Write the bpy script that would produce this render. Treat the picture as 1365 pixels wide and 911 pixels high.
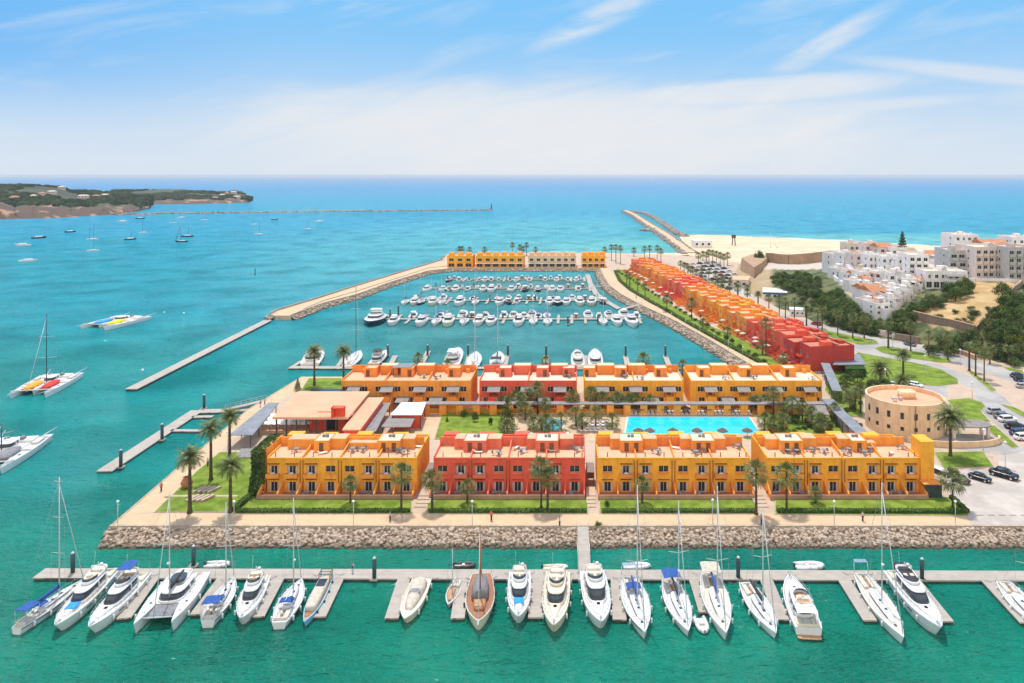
import bpy, math, random
from mathutils import Vector, Matrix, noise
random.seed(7)
R = math.radians
scene = bpy.context.scene
for o in list(bpy.data.objects): bpy.data.objects.remove(o)
COL = scene.collection
# ------------------------------------------------------------ camera
H, F, CX, HY = 64.0, 1000.0, 765.0, 234.0          # eye height, focal length in photo pixels, principal point
cd = bpy.data.cameras.new('camera'); cam = bpy.data.objects.new('camera', cd); COL.objects.link(cam)
cam.location = (0, 0, H); cam.rotation_euler = (R(90), 0, 0)
cd.sensor_width = 36; cd.lens = 36*F/1365; cd.shift_x = (682.5-CX)/1365; cd.shift_y = -(455.5-HY)/1365
cd.clip_start = .5; cd.clip_end = 400000
scene.camera = cam
scene.view_settings.view_transform = 'Standard'; scene.view_settings.look = 'None'
scene.view_settings.exposure = 0.47; scene.view_settings.gamma = 1; scene.view_settings.use_curve_mapping = False
# ------------------------------------------------------------ sun and sky
SUN_EL, SUN_AZ = 67.0, -16.0                        # azimuth clockwise from +Y (straight ahead)
sd = bpy.data.lights.new('sun', 'SUN'); sun = bpy.data.objects.new('sun', sd); COL.objects.link(sun)
sd.energy = 2.75; sd.angle = R(.53); sd.color = (1, .95, .87)
sun.rotation_euler = (R(90-SUN_EL), 0, R(180-SUN_AZ)) if False else (0, 0, 0)
sv = Vector((math.sin(R(SUN_AZ))*math.cos(R(SUN_EL)), math.cos(R(SUN_AZ))*math.cos(R(SUN_EL)), math.sin(R(SUN_EL))))
sun.rotation_euler = sv.to_track_quat('Z', 'Y').to_euler(); sun.location = (0, 0, 200)
w = bpy.data.worlds.new('World'); scene.world = w; w.use_nodes = True
nt = w.node_tree; nd = nt.nodes; lk = nt.links; nd.clear()
def N(tree, t, **k):
    n = tree.nodes.new(t)
    for a, v in k.items(): setattr(n, a, v)
    return n
def mth(tree, op, a, b=None, c=None, clamp=False):
    n = tree.nodes.new('ShaderNodeMath'); n.operation = op; n.use_clamp = clamp
    for i, v in enumerate((a, b, c)):
        if v is None: continue
        if isinstance(v, (int, float)): n.inputs[i].default_value = v
        else: tree.links.new(v, n.inputs[i])
    return n.outputs[0]
def sstep(tree, x, a, b):
    n = tree.nodes.new('ShaderNodeMapRange'); n.interpolation_type = 'SMOOTHSTEP'
    n.inputs[1].default_value = a; n.inputs[2].default_value = b; n.inputs[3].default_value = 0; n.inputs[4].default_value = 1
    tree.links.new(x, n.inputs[0]); return n.outputs[0]
def mixc(tree, f, a, b):
    n = tree.nodes.new('ShaderNodeMix'); n.data_type = 'RGBA'
    for i, v in ((0, f), (6, a), (7, b)):
        if isinstance(v, (int, float)): n.inputs[i].default_value = v
        elif isinstance(v, tuple): n.inputs[i].default_value = (*v[:3], 1)
        else: tree.links.new(v, n.inputs[i])
    return n.outputs[2]
sky = N(nt, 'ShaderNodeTexSky', sky_type='NISHITA'); sky.sun_disc = False
sky.sun_elevation = R(SUN_EL); sky.sun_rotation = R(SUN_AZ); sky.air_density = 1.0; sky.dust_density = .9; sky.ozone_density = 1.6; sky.altitude = 60
tc = N(nt, 'ShaderNodeTexCoord'); sp = N(nt, 'ShaderNodeSeparateXYZ'); lk.new(tc.outputs['Generated'], sp.inputs[0])
az = mth(nt, 'ARCTAN2', sp.outputs[0], sp.outputs[1]); el = mth(nt, 'ARCSINE', sp.outputs[2])
def blob(a0, e0, ra, re, tilt=0.0, lo=1.0, hi=.25):
    da = mth(nt, 'SUBTRACT', az, a0); de = mth(nt, 'SUBTRACT', el, e0)
    c, s = math.cos(tilt), math.sin(tilt)
    u = mth(nt, 'DIVIDE', mth(nt, 'ADD', mth(nt, 'MULTIPLY', da, c), mth(nt, 'MULTIPLY', de, s)), ra)
    v = mth(nt, 'DIVIDE', mth(nt, 'SUBTRACT', mth(nt, 'MULTIPLY', de, c), mth(nt, 'MULTIPLY', da, s)), re)
    r = mth(nt, 'SQRT', mth(nt, 'ADD', mth(nt, 'POWER', u, 2), mth(nt, 'POWER', v, 2)))
    return sstep(nt, r, lo, hi)
cb = N(nt, 'ShaderNodeCombineXYZ'); lk.new(mth(nt, 'MULTIPLY', az, 3.0), cb.inputs[0])
lk.new(mth(nt, 'MULTIPLY', mth(nt, 'SUBTRACT', el, mth(nt, 'MULTIPLY', az, .22)), 13), cb.inputs[1])
n1 = N(nt, 'ShaderNodeTexNoise'); n1.inputs['Scale'].default_value = 1.6; n1.inputs['Detail'].default_value = 9; n1.inputs['Roughness'].default_value = .6
n1.inputs['Distortion'].default_value = .5; lk.new(cb.outputs[0], n1.inputs['Vector'])
nz = n1.outputs[0]
wisps = mth(nt, 'MAXIMUM', blob(.045, .212, .15, .024, .42), blob(.325, .165, .13, .020, .50))
veil = mth(nt, 'MAXIMUM', blob(-.02, .055, .62, .105, .0, 1.05, .25), blob(.22, .108, .32, .028, .05, 1.0, .3))
thin = mth(nt, 'MAXIMUM', blob(.50, .118, .22, .014, -.18), blob(.35, .085, .20, .012, .04))
m1 = mth(nt, 'MULTIPLY', wisps, sstep(nt, nz, .30, .62))
m2 = sstep(nt, mth(nt, 'ADD', veil, mth(nt, 'MULTIPLY', mth(nt, 'SUBTRACT', nz, .5), 1.5)), .05, 1.15)
m2 = mth(nt, 'MULTIPLY', m2, sstep(nt, veil, 0, .12))
m3 = mth(nt, 'MULTIPLY', thin, .55)
front = sstep(nt, mth(nt, 'ABSOLUTE', az), 1.9, 1.3)
gen = mth(nt, 'MULTIPLY', mth(nt, 'MULTIPLY', sstep(nt, nz, .48, .75), .35), sstep(nt, el, .02, .12))
cov = mth(nt, 'MAXIMUM', mth(nt, 'MAXIMUM', mth(nt, 'MULTIPLY', m1, .72), mth(nt, 'MULTIPLY', m2, .88)), mth(nt, 'MAXIMUM', gen, m3), clamp=True)
# clear air: Nishita overhead, a blue that pales towards the horizon low down
hs = N(nt, 'ShaderNodeHueSaturation'); hs.inputs['Saturation'].default_value = 1.1; hs.inputs['Value'].default_value = 1.1; lk.new(sky.outputs[0], hs.inputs['Color'])
low = mixc(nt, sstep(nt, el, -.01, .22), (3.4, 3.8, 4.25), (1.1, 2.75, 4.6))
low = mixc(nt, mth(nt, 'MULTIPLY', sstep(nt, az, -.30, -.75), sstep(nt, el, .04, .16)), low, (.85, 2.4, 4.5))
base = mixc(nt, sstep(nt, el, .30, .75), low, hs.outputs[0])
c1 = mixc(nt, cov, base, (4.05, 4.1, 4.2))
# unseen bright cloud veil added behind the viewer to fill light onto the facades
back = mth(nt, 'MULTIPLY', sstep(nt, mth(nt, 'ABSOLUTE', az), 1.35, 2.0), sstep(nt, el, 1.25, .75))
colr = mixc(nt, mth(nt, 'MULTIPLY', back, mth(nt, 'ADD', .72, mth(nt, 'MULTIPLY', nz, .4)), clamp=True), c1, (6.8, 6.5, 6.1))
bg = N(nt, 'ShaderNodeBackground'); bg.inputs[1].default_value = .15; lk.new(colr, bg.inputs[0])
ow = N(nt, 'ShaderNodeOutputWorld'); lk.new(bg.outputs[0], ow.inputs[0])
scene.cycles.max_bounces = 6; scene.cycles.volume_bounces = 0; scene.cycles.transparent_max_bounces = 6

# ------------------------------------------------------------ pixel <-> place
def P(px, py, z=0.0):
    d = F*(H-z)/(py-HY); return Vector(((px-CX)*d/F, d, z))
# ------------------------------------------------------------ mesh builder
class MB:
    def __init__(s): s.v = []; s.f = []; s.m = []; s.sm = []
    def add(s, vs, fs, mi=0, smooth=False):
        b = len(s.v); s.v += [tuple(p) for p in vs]
        for f in fs: s.f.append(tuple(b+i for i in f)); s.m.append(mi); s.sm.append(smooth)
        return s
    def box(s, x0, x1, y0, y1, z0, z1, mi=0):
        return s.add([(x0,y0,z0),(x1,y0,z0),(x1,y1,z0),(x0,y1,z0),(x0,y0,z1),(x1,y0,z1),(x1,y1,z1),(x0,y1,z1)],
              [(0,3,2,1),(4,5,6,7),(0,1,5,4),(1,2,6,5),(2,3,7,6),(3,0,4,7)], mi)
    def rbox(s, x0, x1, y0, y1, z0, z1, b=.03, mi=0):     # box with chamfered top edges
        return s.add([(x0,y0,z0),(x1,y0,z0),(x1,y1,z0),(x0,y1,z0),(x0,y0,z1-b),(x1,y0,z1-b),(x1,y1,z1-b),(x0,y1,z1-b),
              (x0+b,y0+b,z1),(x1-b,y0+b,z1),(x1-b,y1-b,z1),(x0+b,y1-b,z1)],
              [(0,3,2,1),(8,9,10,11),(0,1,5,4),(1,2,6,5),(2,3,7,6),(3,0,4,7),(4,5,9,8),(5,6,10,9),(6,7,11,10),(7,4,8,11)], mi)
    def hexa(s, p, mi=0):                                  # 8 corner points like box
        return s.add(p, [(0,3,2,1),(4,5,6,7),(0,1,5,4),(1,2,6,5),(2,3,7,6),(3,0,4,7)], mi)
    def tube(s, a, b, r0, r1=None, n=6, mi=0, smooth=True, caps=True):
        a = Vector(a); b = Vector(b); r1 = r0 if r1 is None else r1
        d = (b-a).normalized(); u = d.orthogonal().normalized(); w_ = d.cross(u)
        vs = []
        for q, r in ((a, r0), (b, r1)):
            for i in range(n):
                t = 2*math.pi*i/n; vs.append(q+u*(r*math.cos(t))+w_*(r*math.sin(t)))
        fs = [(i, (i+1) % n, n+(i+1) % n, n+i) for i in range(n)]
        s.add(vs, fs, mi, smooth)
        if caps:
            b0 = len(s.v)-2*n
            s.f.append(tuple(b0+i for i in reversed(range(n)))); s.m.append(mi); s.sm.append(False)
            s.f.append(tuple(b0+n+i for i in range(n))); s.m.append(mi); s.sm.append(False)
        return s
    def poly_tube(s, pts, rs, n=6, mi=0):
        for i in range(len(pts)-1): s.tube(pts[i], pts[i+1], rs[i], rs[i+1], n, mi, caps=(i in (0, len(pts)-2)))
        return s
    def rings(s, rings, mi=0, smooth=True, cap0=True, cap1=True):
        n = len(rings[0]); vs = [p for r in rings for p in r]; fs = []
        for k in range(len(rings)-1):
            for i in range(n): fs.append((k*n+i, k*n+(i+1) % n, (k+1)*n+(i+1) % n, (k+1)*n+i))
        s.add(vs, fs, mi, smooth); b = len(s.v)-len(vs)
        if cap0: s.f.append(tuple(b+i for i in reversed(range(n)))); s.m.append(mi); s.sm.append(False)
        if cap1: s.f.append(tuple(b+len(vs)-n+i for i in range(n))); s.m.append(mi); s.sm.append(False)
        return s
    def pod(s, levels, e=3.0, n=20, mi=0, smooth=True):     # superellipse stack: (z, cx, hx, hy[, front taper])
        rr = []
        for lv in levels:
            z, cx, hx, hy = lv[:4]; tp = lv[4] if len(lv) > 4 else 0
            r = []
            for i in range(n):
                t = 2*math.pi*(i+.5)/n; c, q = math.cos(t), math.sin(t)
                x = math.copysign(abs(c)**(2/e), c); y = math.copysign(abs(q)**(2/e), q)
                r.append((cx+hx*x, hy*y*(1-tp*(x*.5+.5)), z))
            rr.append(r)
        return s.rings(rr, mi, smooth)
    def prism(s, pts, z0, z1, mi=0, top=True, sides=True):
        n = len(pts); a = sum(pts[i][0]*pts[(i+1) % n][1]-pts[(i+1) % n][0]*pts[i][1] for i in range(n))
        if a < 0: pts = pts[::-1]
        vs = [(p[0], p[1], z0) for p in pts]+[(p[0], p[1], z1) for p in pts]
        fs = [(i, (i+1) % n, n+(i+1) % n, n+i) for i in range(n)] if sides else []
        if top: fs.append(tuple(range(n, 2*n)))
        return s.add(vs, fs, mi)
    def mesh(s, name, mats):
        me = bpy.data.meshes.new(name); me.from_pydata(s.v, [], s.f)
        for m in (mats if isinstance(mats, (list, tuple)) else [mats]): me.materials.append(m)
        me.polygons.foreach_set('material_index', s.m); me.polygons.foreach_set('use_smooth', s.sm); me.update()
        return me
    def build(s, name, mats, parent=None, **k):
        o = bpy.data.objects.new(name, s.mesh(name, mats)); COL.objects.link(o)
        if parent is not None: o.parent = parent
        if k: tag(o, **k)
        return o
def tag(o, label=None, cat=None, group=None, kind=None):
    if label: o['label'] = label
    if cat: o['category'] = cat
    if group: o['group'] = group
    if kind: o['kind'] = kind
    return o
def thing(name, loc=(0, 0, 0), rz=0.0, sc=1.0, **k):
    o = bpy.data.objects.new(name, None); COL.objects.link(o); o.location = loc; o.rotation_euler = (0, 0, rz)
    o.scale = (sc, sc, sc) if isinstance(sc, (int, float)) else sc
    o.empty_display_size = .5
    return tag(o, **k)
def kids(o): return [c for c in bpy.data.objects if c.parent == o]
class Proto:                                            # a thing built once, then copied with its parts and sub-parts
    def __init__(s, root):
        s.root = root; s.used = False
        s.ch = [(c, kids(c)) for c in kids(root)]
    def put(s, loc, rz=0.0, sc=1.0, label=None, group=None, cat=None, name=None):
        if s.used:
            r = s.root.copy(); COL.objects.link(r)
            for c, gs in s.ch:
                d = c.copy(); COL.objects.link(d); d.parent = r
                for g in gs:
                    e = g.copy(); COL.objects.link(e); e.parent = d
        else: r = s.root; s.used = True
        r.location = loc; r.rotation_euler = (0, 0, rz); r.scale = (sc, sc, sc) if isinstance(sc, (int, float)) else sc
        if label: r['label'] = label
        if group: r['group'] = group
        elif 'group' in r: del r['group']
        if cat: r['category'] = cat
        return r
    def done(s):
        if not s.used:
            for c, gs in s.ch:
                for g in gs: bpy.data.objects.remove(g)
                bpy.data.objects.remove(c)
            bpy.data.objects.remove(s.root)
ONES = 'first second third fourth fifth sixth seventh eighth ninth tenth eleventh twelfth thirteenth fourteenth fifteenth sixteenth seventeenth eighteenth nineteenth twentieth'.split()
def nth(i):
    i += 1
    if i <= 20: return ONES[i-1]
    t = {2: 'twenty', 3: 'thirty', 4: 'forty', 5: 'fifty'}[i//10]
    return t+'-'+ONES[i % 10-1] if i % 10 else {3: 'thirtieth', 4: 'fortieth', 5: 'fiftieth'}[i//10]
# ------------------------------------------------------------ materials
def M(name, col, rough=.7, var=.12, scale=.6, bump=0.0, bscale=8.0, metal=0.0, col2=None, obj=False, spec=.5):
    m = bpy.data.materials.new(name); m.use_nodes = True; t = m.node_tree; b = t.nodes['Principled BSDF']
    b.inputs['Roughness'].default_value = rough; b.inputs['Metallic'].default_value = metal; b.inputs['Specular IOR Level'].default_value = spec
    g = t.nodes.new('ShaderNodeTexCoord') if obj else t.nodes.new('ShaderNodeNewGeometry')
    src = g.outputs['Object'] if obj else g.outputs['Position']
    n = t.nodes.new('ShaderNodeTexNoise'); n.inputs['Scale'].default_value = scale; n.inputs['Detail'].default_value = 6; n.inputs['Roughness'].default_value = .62
    t.links.new(src, n.inputs['Vector'])
    c2 = col2 or tuple(min(1, c*(1+var)) for c in col); c1 = col if col2 else tuple(c*(1-var) for c in col)
    f = sstep(t, n.outputs[0], .36, .64)
    t.links.new(mixc(t, f, c1, c2), b.inputs['Base Color'])
    if bump:
        n2 = t.nodes.new('ShaderNodeTexNoise'); n2.inputs['Scale'].default_value = bscale; n2.inputs['Detail'].default_value = 4
        t.links.new(src, n2.inputs['Vector']); bp = t.nodes.new('ShaderNodeBump'); bp.inputs['Strength'].default_value = bump; bp.inputs['Distance'].default_value = .1
        t.links.new(n2.outputs[0], bp.inputs['Height']); t.links.new(bp.outputs[0], b.inputs['Normal'])
    return m
def tiled(name, col, col2, mortar, bw, bh, rough=.8, var=.18, vscale=.25, rot=0.0):   # paving: brick texture times weathering
    m = M(name, col, rough); t = m.node_tree; b = t.nodes['Principled BSDF']
    g = t.nodes.new('ShaderNodeNewGeometry'); mp = t.nodes.new('ShaderNodeMapping'); mp.inputs['Rotation'].default_value = (0, 0, rot)
    t.links.new(g.outputs['Position'], mp.inputs[0])
    br = t.nodes.new('ShaderNodeTexBrick'); t.links.new(mp.outputs[0], br.inputs['Vector'])
    br.inputs['Color1'].default_value = (*col, 1); br.inputs['Color2'].default_value = (*col2, 1); br.inputs['Mortar'].default_value = (*mortar, 1)
    br.inputs['Scale'].default_value = 1; br.inputs['Brick Width'].default_value = bw; br.inputs['Row Height'].default_value = bh; br.inputs['Mortar Size'].default_value = .02
    n = t.nodes.new('ShaderNodeTexNoise'); n.inputs['Scale'].default_value = vscale; n.inputs['Detail'].default_value = 8; n.inputs['Roughness'].default_value = .68
    t.links.new(g.outputs['Position'], n.inputs['Vector'])
    mx = t.nodes.new('ShaderNodeMix'); mx.data_type = 'RGBA'; mx.blend_type = 'MULTIPLY'; mx.inputs[0].default_value = 1
    t.links.new(br.outputs['Color'], mx.inputs[6]); f = sstep(t, n.outputs[0], .3, .7)
    t.links.new(mixc(t, f, (1-var,)*3, (1, 1, 1)), mx.inputs[7]); t.links.new(mx.outputs[2], b.inputs['Base Color'])
    return m
K = {}
K['gel'] = M('white_gelcoat', (.72, .72, .715), .22, .04, 1.5, obj=True)
K['deck'] = M('deck_cream', (.60, .56, .48), .5, .08, 2.5, .1, 30, obj=True)
K['deckw'] = M('deck_white', (.60, .60, .575), .5, .07, 2.5, .1, 30, obj=True)
K['cream'] = M('cream_gelcoat', (.72, .64, .49), .3, .05, 1.5, obj=True)
K['teak'] = M('teak', (.42, .24, .12), .6, .2, 3, .1, 20, obj=True)
K['wood'] = M('varnished_wood', (.34, .14, .05), .35, .2, 3, obj=True)
K['glass'] = M('dark_glass', (.05, .062, .075), .08, .2, 1, obj=True)
K['navy'] = M('navy_gelcoat', (.012, .022, .06), .2, .1, 1, obj=True)
K['blue'] = M('blue_canvas', (.012, .075, .30), .8, .2, 2.2, .3, 6, obj=True)
K['sky_blue'] = M('bright_blue_canvas', (.02, .27, .62), .8, .15, 2, .3, 6, obj=True)
K['pale_blue'] = M('pale_blue_hull', (.22, .50, .66), .35, .06, 1, obj=True)
K['black_canvas'] = M('black_canvas', (.03, .032, .038), .8, .3, 2, .3, 6, obj=True)
K['grey_canvas'] = M('grey_canvas', (.21, .21, .22), .8, .2, 2, .3, 6, obj=True)
K['beige_canvas'] = M('beige_canvas', (.52, .46, .38), .85, .14, 1.2, .5, 3, obj=True)
K['orange_canvas'] = M('orange_canvas', (.9, .25, .01), .8, .25, 2, .3, 6, obj=True, col2=(.95, .42, .02))
K['red_canvas'] = M('red_canvas', (.62, .03, .02), .8, .2, 2, .3, 6, obj=True)
K['yellow_canvas'] = M('yellow_canvas', (.85, .66, .01), .8, .15, 2, .3, 6, obj=True)
K['alu'] = M('aluminium', (.62, .63, .64), .35, .06, 2, metal=.6)
K['mast'] = M('mast_paint', (.55, .55, .55), .35, .05, 2)
K['rope'] = M('wire_rope', (.28, .28, .28), .5, .1, 2)
K['steel'] = M('stainless_steel', (.7, .7, .7), .25, .05, 2, metal=.9)
K['fend'] = M('fender_white', (.75, .75, .74), .5, .08, 2)
K['fendb'] = M('fender_navy', (.03, .05, .10), .5, .1, 2)
K['grey'] = M('grey_rubber', (.22, .22, .23), .8, .15, 2)
K['pontoon'] = tiled('pontoon_planks', (.52, .47, .40), (.46, .41, .35), (.22, .19, .16), 30, .16, .8, .2, .5, 0)
K['pontoon_dark'] = M('pontoon_float', (.06, .06, .055), .8, .3, 2)
K['pile'] = M('steel_pile', (.018, .05, .06), .45, .25, 1)
K['pale_cap'] = M('pile_cap', (.6, .62, .6), .5, .1, 1)
K['prom'] = tiled('promenade_paving', (.63, .45, .27), (.59, .42, .25), (.54, .42, .28), 1.2, .6, .85, .15, .35)
K['path'] = tiled('garden_path', (.56, .42, .30), (.51, .38, .27), (.4, .34, .28), .8, .4, .85, .15, .35)
K['kerb'] = M('kerb_stone', (.40, .33, .25), .85, .15, 1)
K['road'] = M('road_asphalt', (.36, .34, .315), .9, .14, .12, .15, 14)
K['lot'] = M('parking_asphalt', (.46, .41, .36), .9, .14, .15, .15, 14)
K['sand'] = M('beach_sand', (.66, .49, .32), .95, .10, .05, .2, 1)
K['dirt'] = M('dry_earth', (.48, .34, .2), .95, .2, .15, .4, 2)
K['rock'] = M('riprap_rock', (.19, .13, .085), .9, .1, 1.9, .5, 5, col2=(.56, .45, .35))
K['wetrock'] = M('rock_bed', (.20, .16, .12), .8, .3, 1.2, .6, 4)
K['farrock'] = M('breakwater_rock', (.20, .165, .14), .9, .1, .3, .5, 1, col2=(.36, .31, .27))
K['tide'] = M('tidal_stone', (.20, .175, .12), .7, .25, 1, .5, 4)
K['lawn'] = M('lawn_grass', (.115, .18, .02), .95, .1, .35, .5, 12, col2=(.22, .29, .045), spec=.1)
K['dry'] = M('dry_grass', (.26, .25, .08), .95, .1, .2, .5, 6, col2=(.40, .32, .13), spec=.1)
K['hedge'] = M('hedge_leaves', (.016, .045, .008), .9, .1, 2.5, 1.0, 9, col2=(.05, .115, .018), spec=.1)
K['leaf'] = M('tree_leaves', (.05, .09, .018), .8, .1, .5, col2=(.16, .21, .055), spec=.15)
K['leafd'] = M('dark_leaves', (.028, .06, .016), .8, .1, .5, col2=(.095, .15, .038), spec=.15)
K['leafy'] = M('yellow_leaves', (.10, .12, .012), .8, .1, .5, col2=(.22, .22, .03), spec=.15)
K['scrub'] = M('olive_scrub_leaves', (.06, .075, .028), .85, .1, .5, col2=(.15, .155, .065), spec=.1)
K['palm'] = M('palm_frond', (.075, .11, .025), .7, .1, .9, col2=(.21, .23, .075), spec=.25)
K['palmdry'] = M('dry_palm_frond', (.27, .17, .07), .9, .2, 2, spec=.1)
K['trunk'] = M('palm_trunk', (.085, .06, .042), .9, .35, 4, .8, 12)
K['bark'] = M('bark', (.10, .075, .05), .9, .3, 3, .8, 10)
def stucco(n, c, v=.07):
    m = M(n, c, .9, v, .5, .25, 12, spec=.2); t = m.node_tree; b = t.nodes['Principled BSDF']; src = b.inputs['Base Color'].links[0].from_socket
    g = t.nodes.new('ShaderNodeNewGeometry'); mp = t.nodes.new('ShaderNodeMapping'); mp.inputs['Scale'].default_value = (1.3, 1.3, .16); t.links.new(g.outputs['Position'], mp.inputs[0])
    n2 = t.nodes.new('ShaderNodeTexNoise'); n2.inputs['Scale'].default_value = 1.0; n2.inputs['Detail'].default_value = 7; n2.inputs['Roughness'].default_value = .7; t.links.new(mp.outputs[0], n2.inputs['Vector'])
    f = mth(t, 'MULTIPLY', sstep(t, n2.outputs[0], .46, .70), .7)
    t.links.new(mixc(t, f, src, tuple(x*.62+.03 for x in c)), b.inputs['Base Color']); return m
K['orange'] = stucco('orange_stucco', (.88, .34, .06)); K['orange2'] = stucco('deep_orange_stucco', (.84, .28, .06))
K['yellow'] = stucco('ochre_stucco', (.93, .41, .045)); K['red'] = stucco('red_stucco', (.80, .125, .07))
K['coral'] = stucco('coral_stucco', (.78, .18, .10)); K['mauve'] = stucco('brownish_garden_wall', (.44, .25, .17)); K['crimson'] = stucco('crimson_stucco', (.46, .055, .045))
K['peach'] = stucco('peach_stucco', (.78, .54, .33)); K['whitew'] = stucco('white_render', (.78, .76, .74), .05)
K['cream_r'] = stucco('cream_render', (.66, .58, .48), .07); K['grey_r'] = stucco('grey_render', (.46, .45, .44), .08)
K['pink_r'] = stucco('pinkish_render', (.70, .60, .55), .06)
K['terr'] = tiled('terrace_tile', (.77, .44, .255), (.72, .40, .23), (.62, .42, .3), .5, .5, .85, .16, .5)
K['terrw'] = tiled('pale_roof_tile', (.76, .62, .47), (.72, .58, .44), (.6, .5, .4), .5, .5, .85, .12, .5)
K['terrr'] = tiled('red_terrace_tile', (.60, .22, .13), (.52, .18, .11), (.4, .18, .1), .4, .4, .85, .16, .5)
K['membrane'] = M('peach_roof_membrane', (.76, .36, .215), .85, .06, .18, .1, 3)
K['clay'] = tiled('clay_roof_tile', (.62, .27, .13), (.54, .22, .10), (.33, .14, .07), .45, .35, .85, .25, .5)
K['frame'] = M('white_window_frame', (.72, .68, .62), .5, .05, 3)
K['curtain'] = M('curtain', (.6, .56, .5), .9, .1, 3)
K['door'] = M('brown_door', (.18, .06, .02), .6, .2, 3)
K['pane'] = M('window_glass', (.03, .032, .038), .12, .3, .6)
K['pipe'] = M('rust_drainpipe', (.30, .085, .02), .6, .2, 3)
K['slat'] = tiled('grey_slats', (.34, .30, .27), (.28, .245, .22), (.10, .09, .08), 9, .22, .85, .25, .8)
K['slatx'] = tiled('grey_slats_long', (.32, .30, .29), (.27, .25, .24), (.12, .11, .1), 9, .3, .85, .25, .8, R(90))
K['greyroof'] = M('grey_roofing', (.20, .215, .24), .7, .15, .4)
K['stone'] = tiled('fort_stone', (.52, .33, .20), (.46, .28, .16), (.30, .2, .13), .9, .4, .9, .3, .3)
K['stonew'] = M('rubble_wall', (.26, .19, .14), .9, .25, 1.5, .8, 4)
K['poolw'] = M('pool_water', (.01, .50, .66), .06, .07, 1.4, .06, 3, col2=(.03, .60, .76), spec=.2)
K['coping'] = M('pool_coping', (.62, .54, .44), .8, .08, 1)
K['lounger'] = M('lounger_fabric', (.75, .73, .68), .8, .05, 2)
K['thatch'] = M('thatch', (.13, .105, .09), .95, .3, 3, .6, 8)
K['white'] = M('white_paint', (.8, .8, .79), .5, .05, 2)
K['darkmetal'] = M('dark_metal', (.05, .05, .055), .5, .2, 2)
K['terracotta'] = M('terracotta', (.38, .15, .07), .8, .15, 2)
K['lampglass'] = M('lamp_globe', (.82, .82, .8), .3, .03, 2)
K['tyre'] = M('tyre', (.02, .02, .02), .8, .1, 4)
K['bluep'] = M('blue_band_paint', (.03, .09, .26), .6, .1, 2)
for nme, c in (('car_white', (.78, .78, .77)), ('car_black', (.012, .013, .018)), ('car_silver', (.42, .43, .45)), ('car_blue', (.03, .06, .14)), ('car_grey', (.12, .13, .14)), ('car_red', (.35, .03, .02))):
    K[nme] = M(nme+'_paint', c, .2, .05, 1, obj=True)
K['skin'] = M('skin', (.50, .28, .18), .6, .05, 2); K['shirt'] = M('pale_shirt', (.6, .6, .62), .9, .08, 2); K['shorts'] = M('dark_trousers', (.05, .06, .10), .9, .1, 2)

# wet, weed-dark band on the boulders at the waterline
t_ = K['rock'].node_tree; b_ = t_.nodes['Principled BSDF']; src_ = b_.inputs['Base Color'].links[0].from_socket
g_ = t_.nodes.new('ShaderNodeNewGeometry'); s_ = t_.nodes.new('ShaderNodeSeparateXYZ'); t_.links.new(g_.outputs['Position'], s_.inputs[0])
t_.links.new(mixc(t_, sstep(t_, s_.outputs[2], .15, .75), (.085, .075, .045), src_), b_.inputs['Base Color'])
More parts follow.
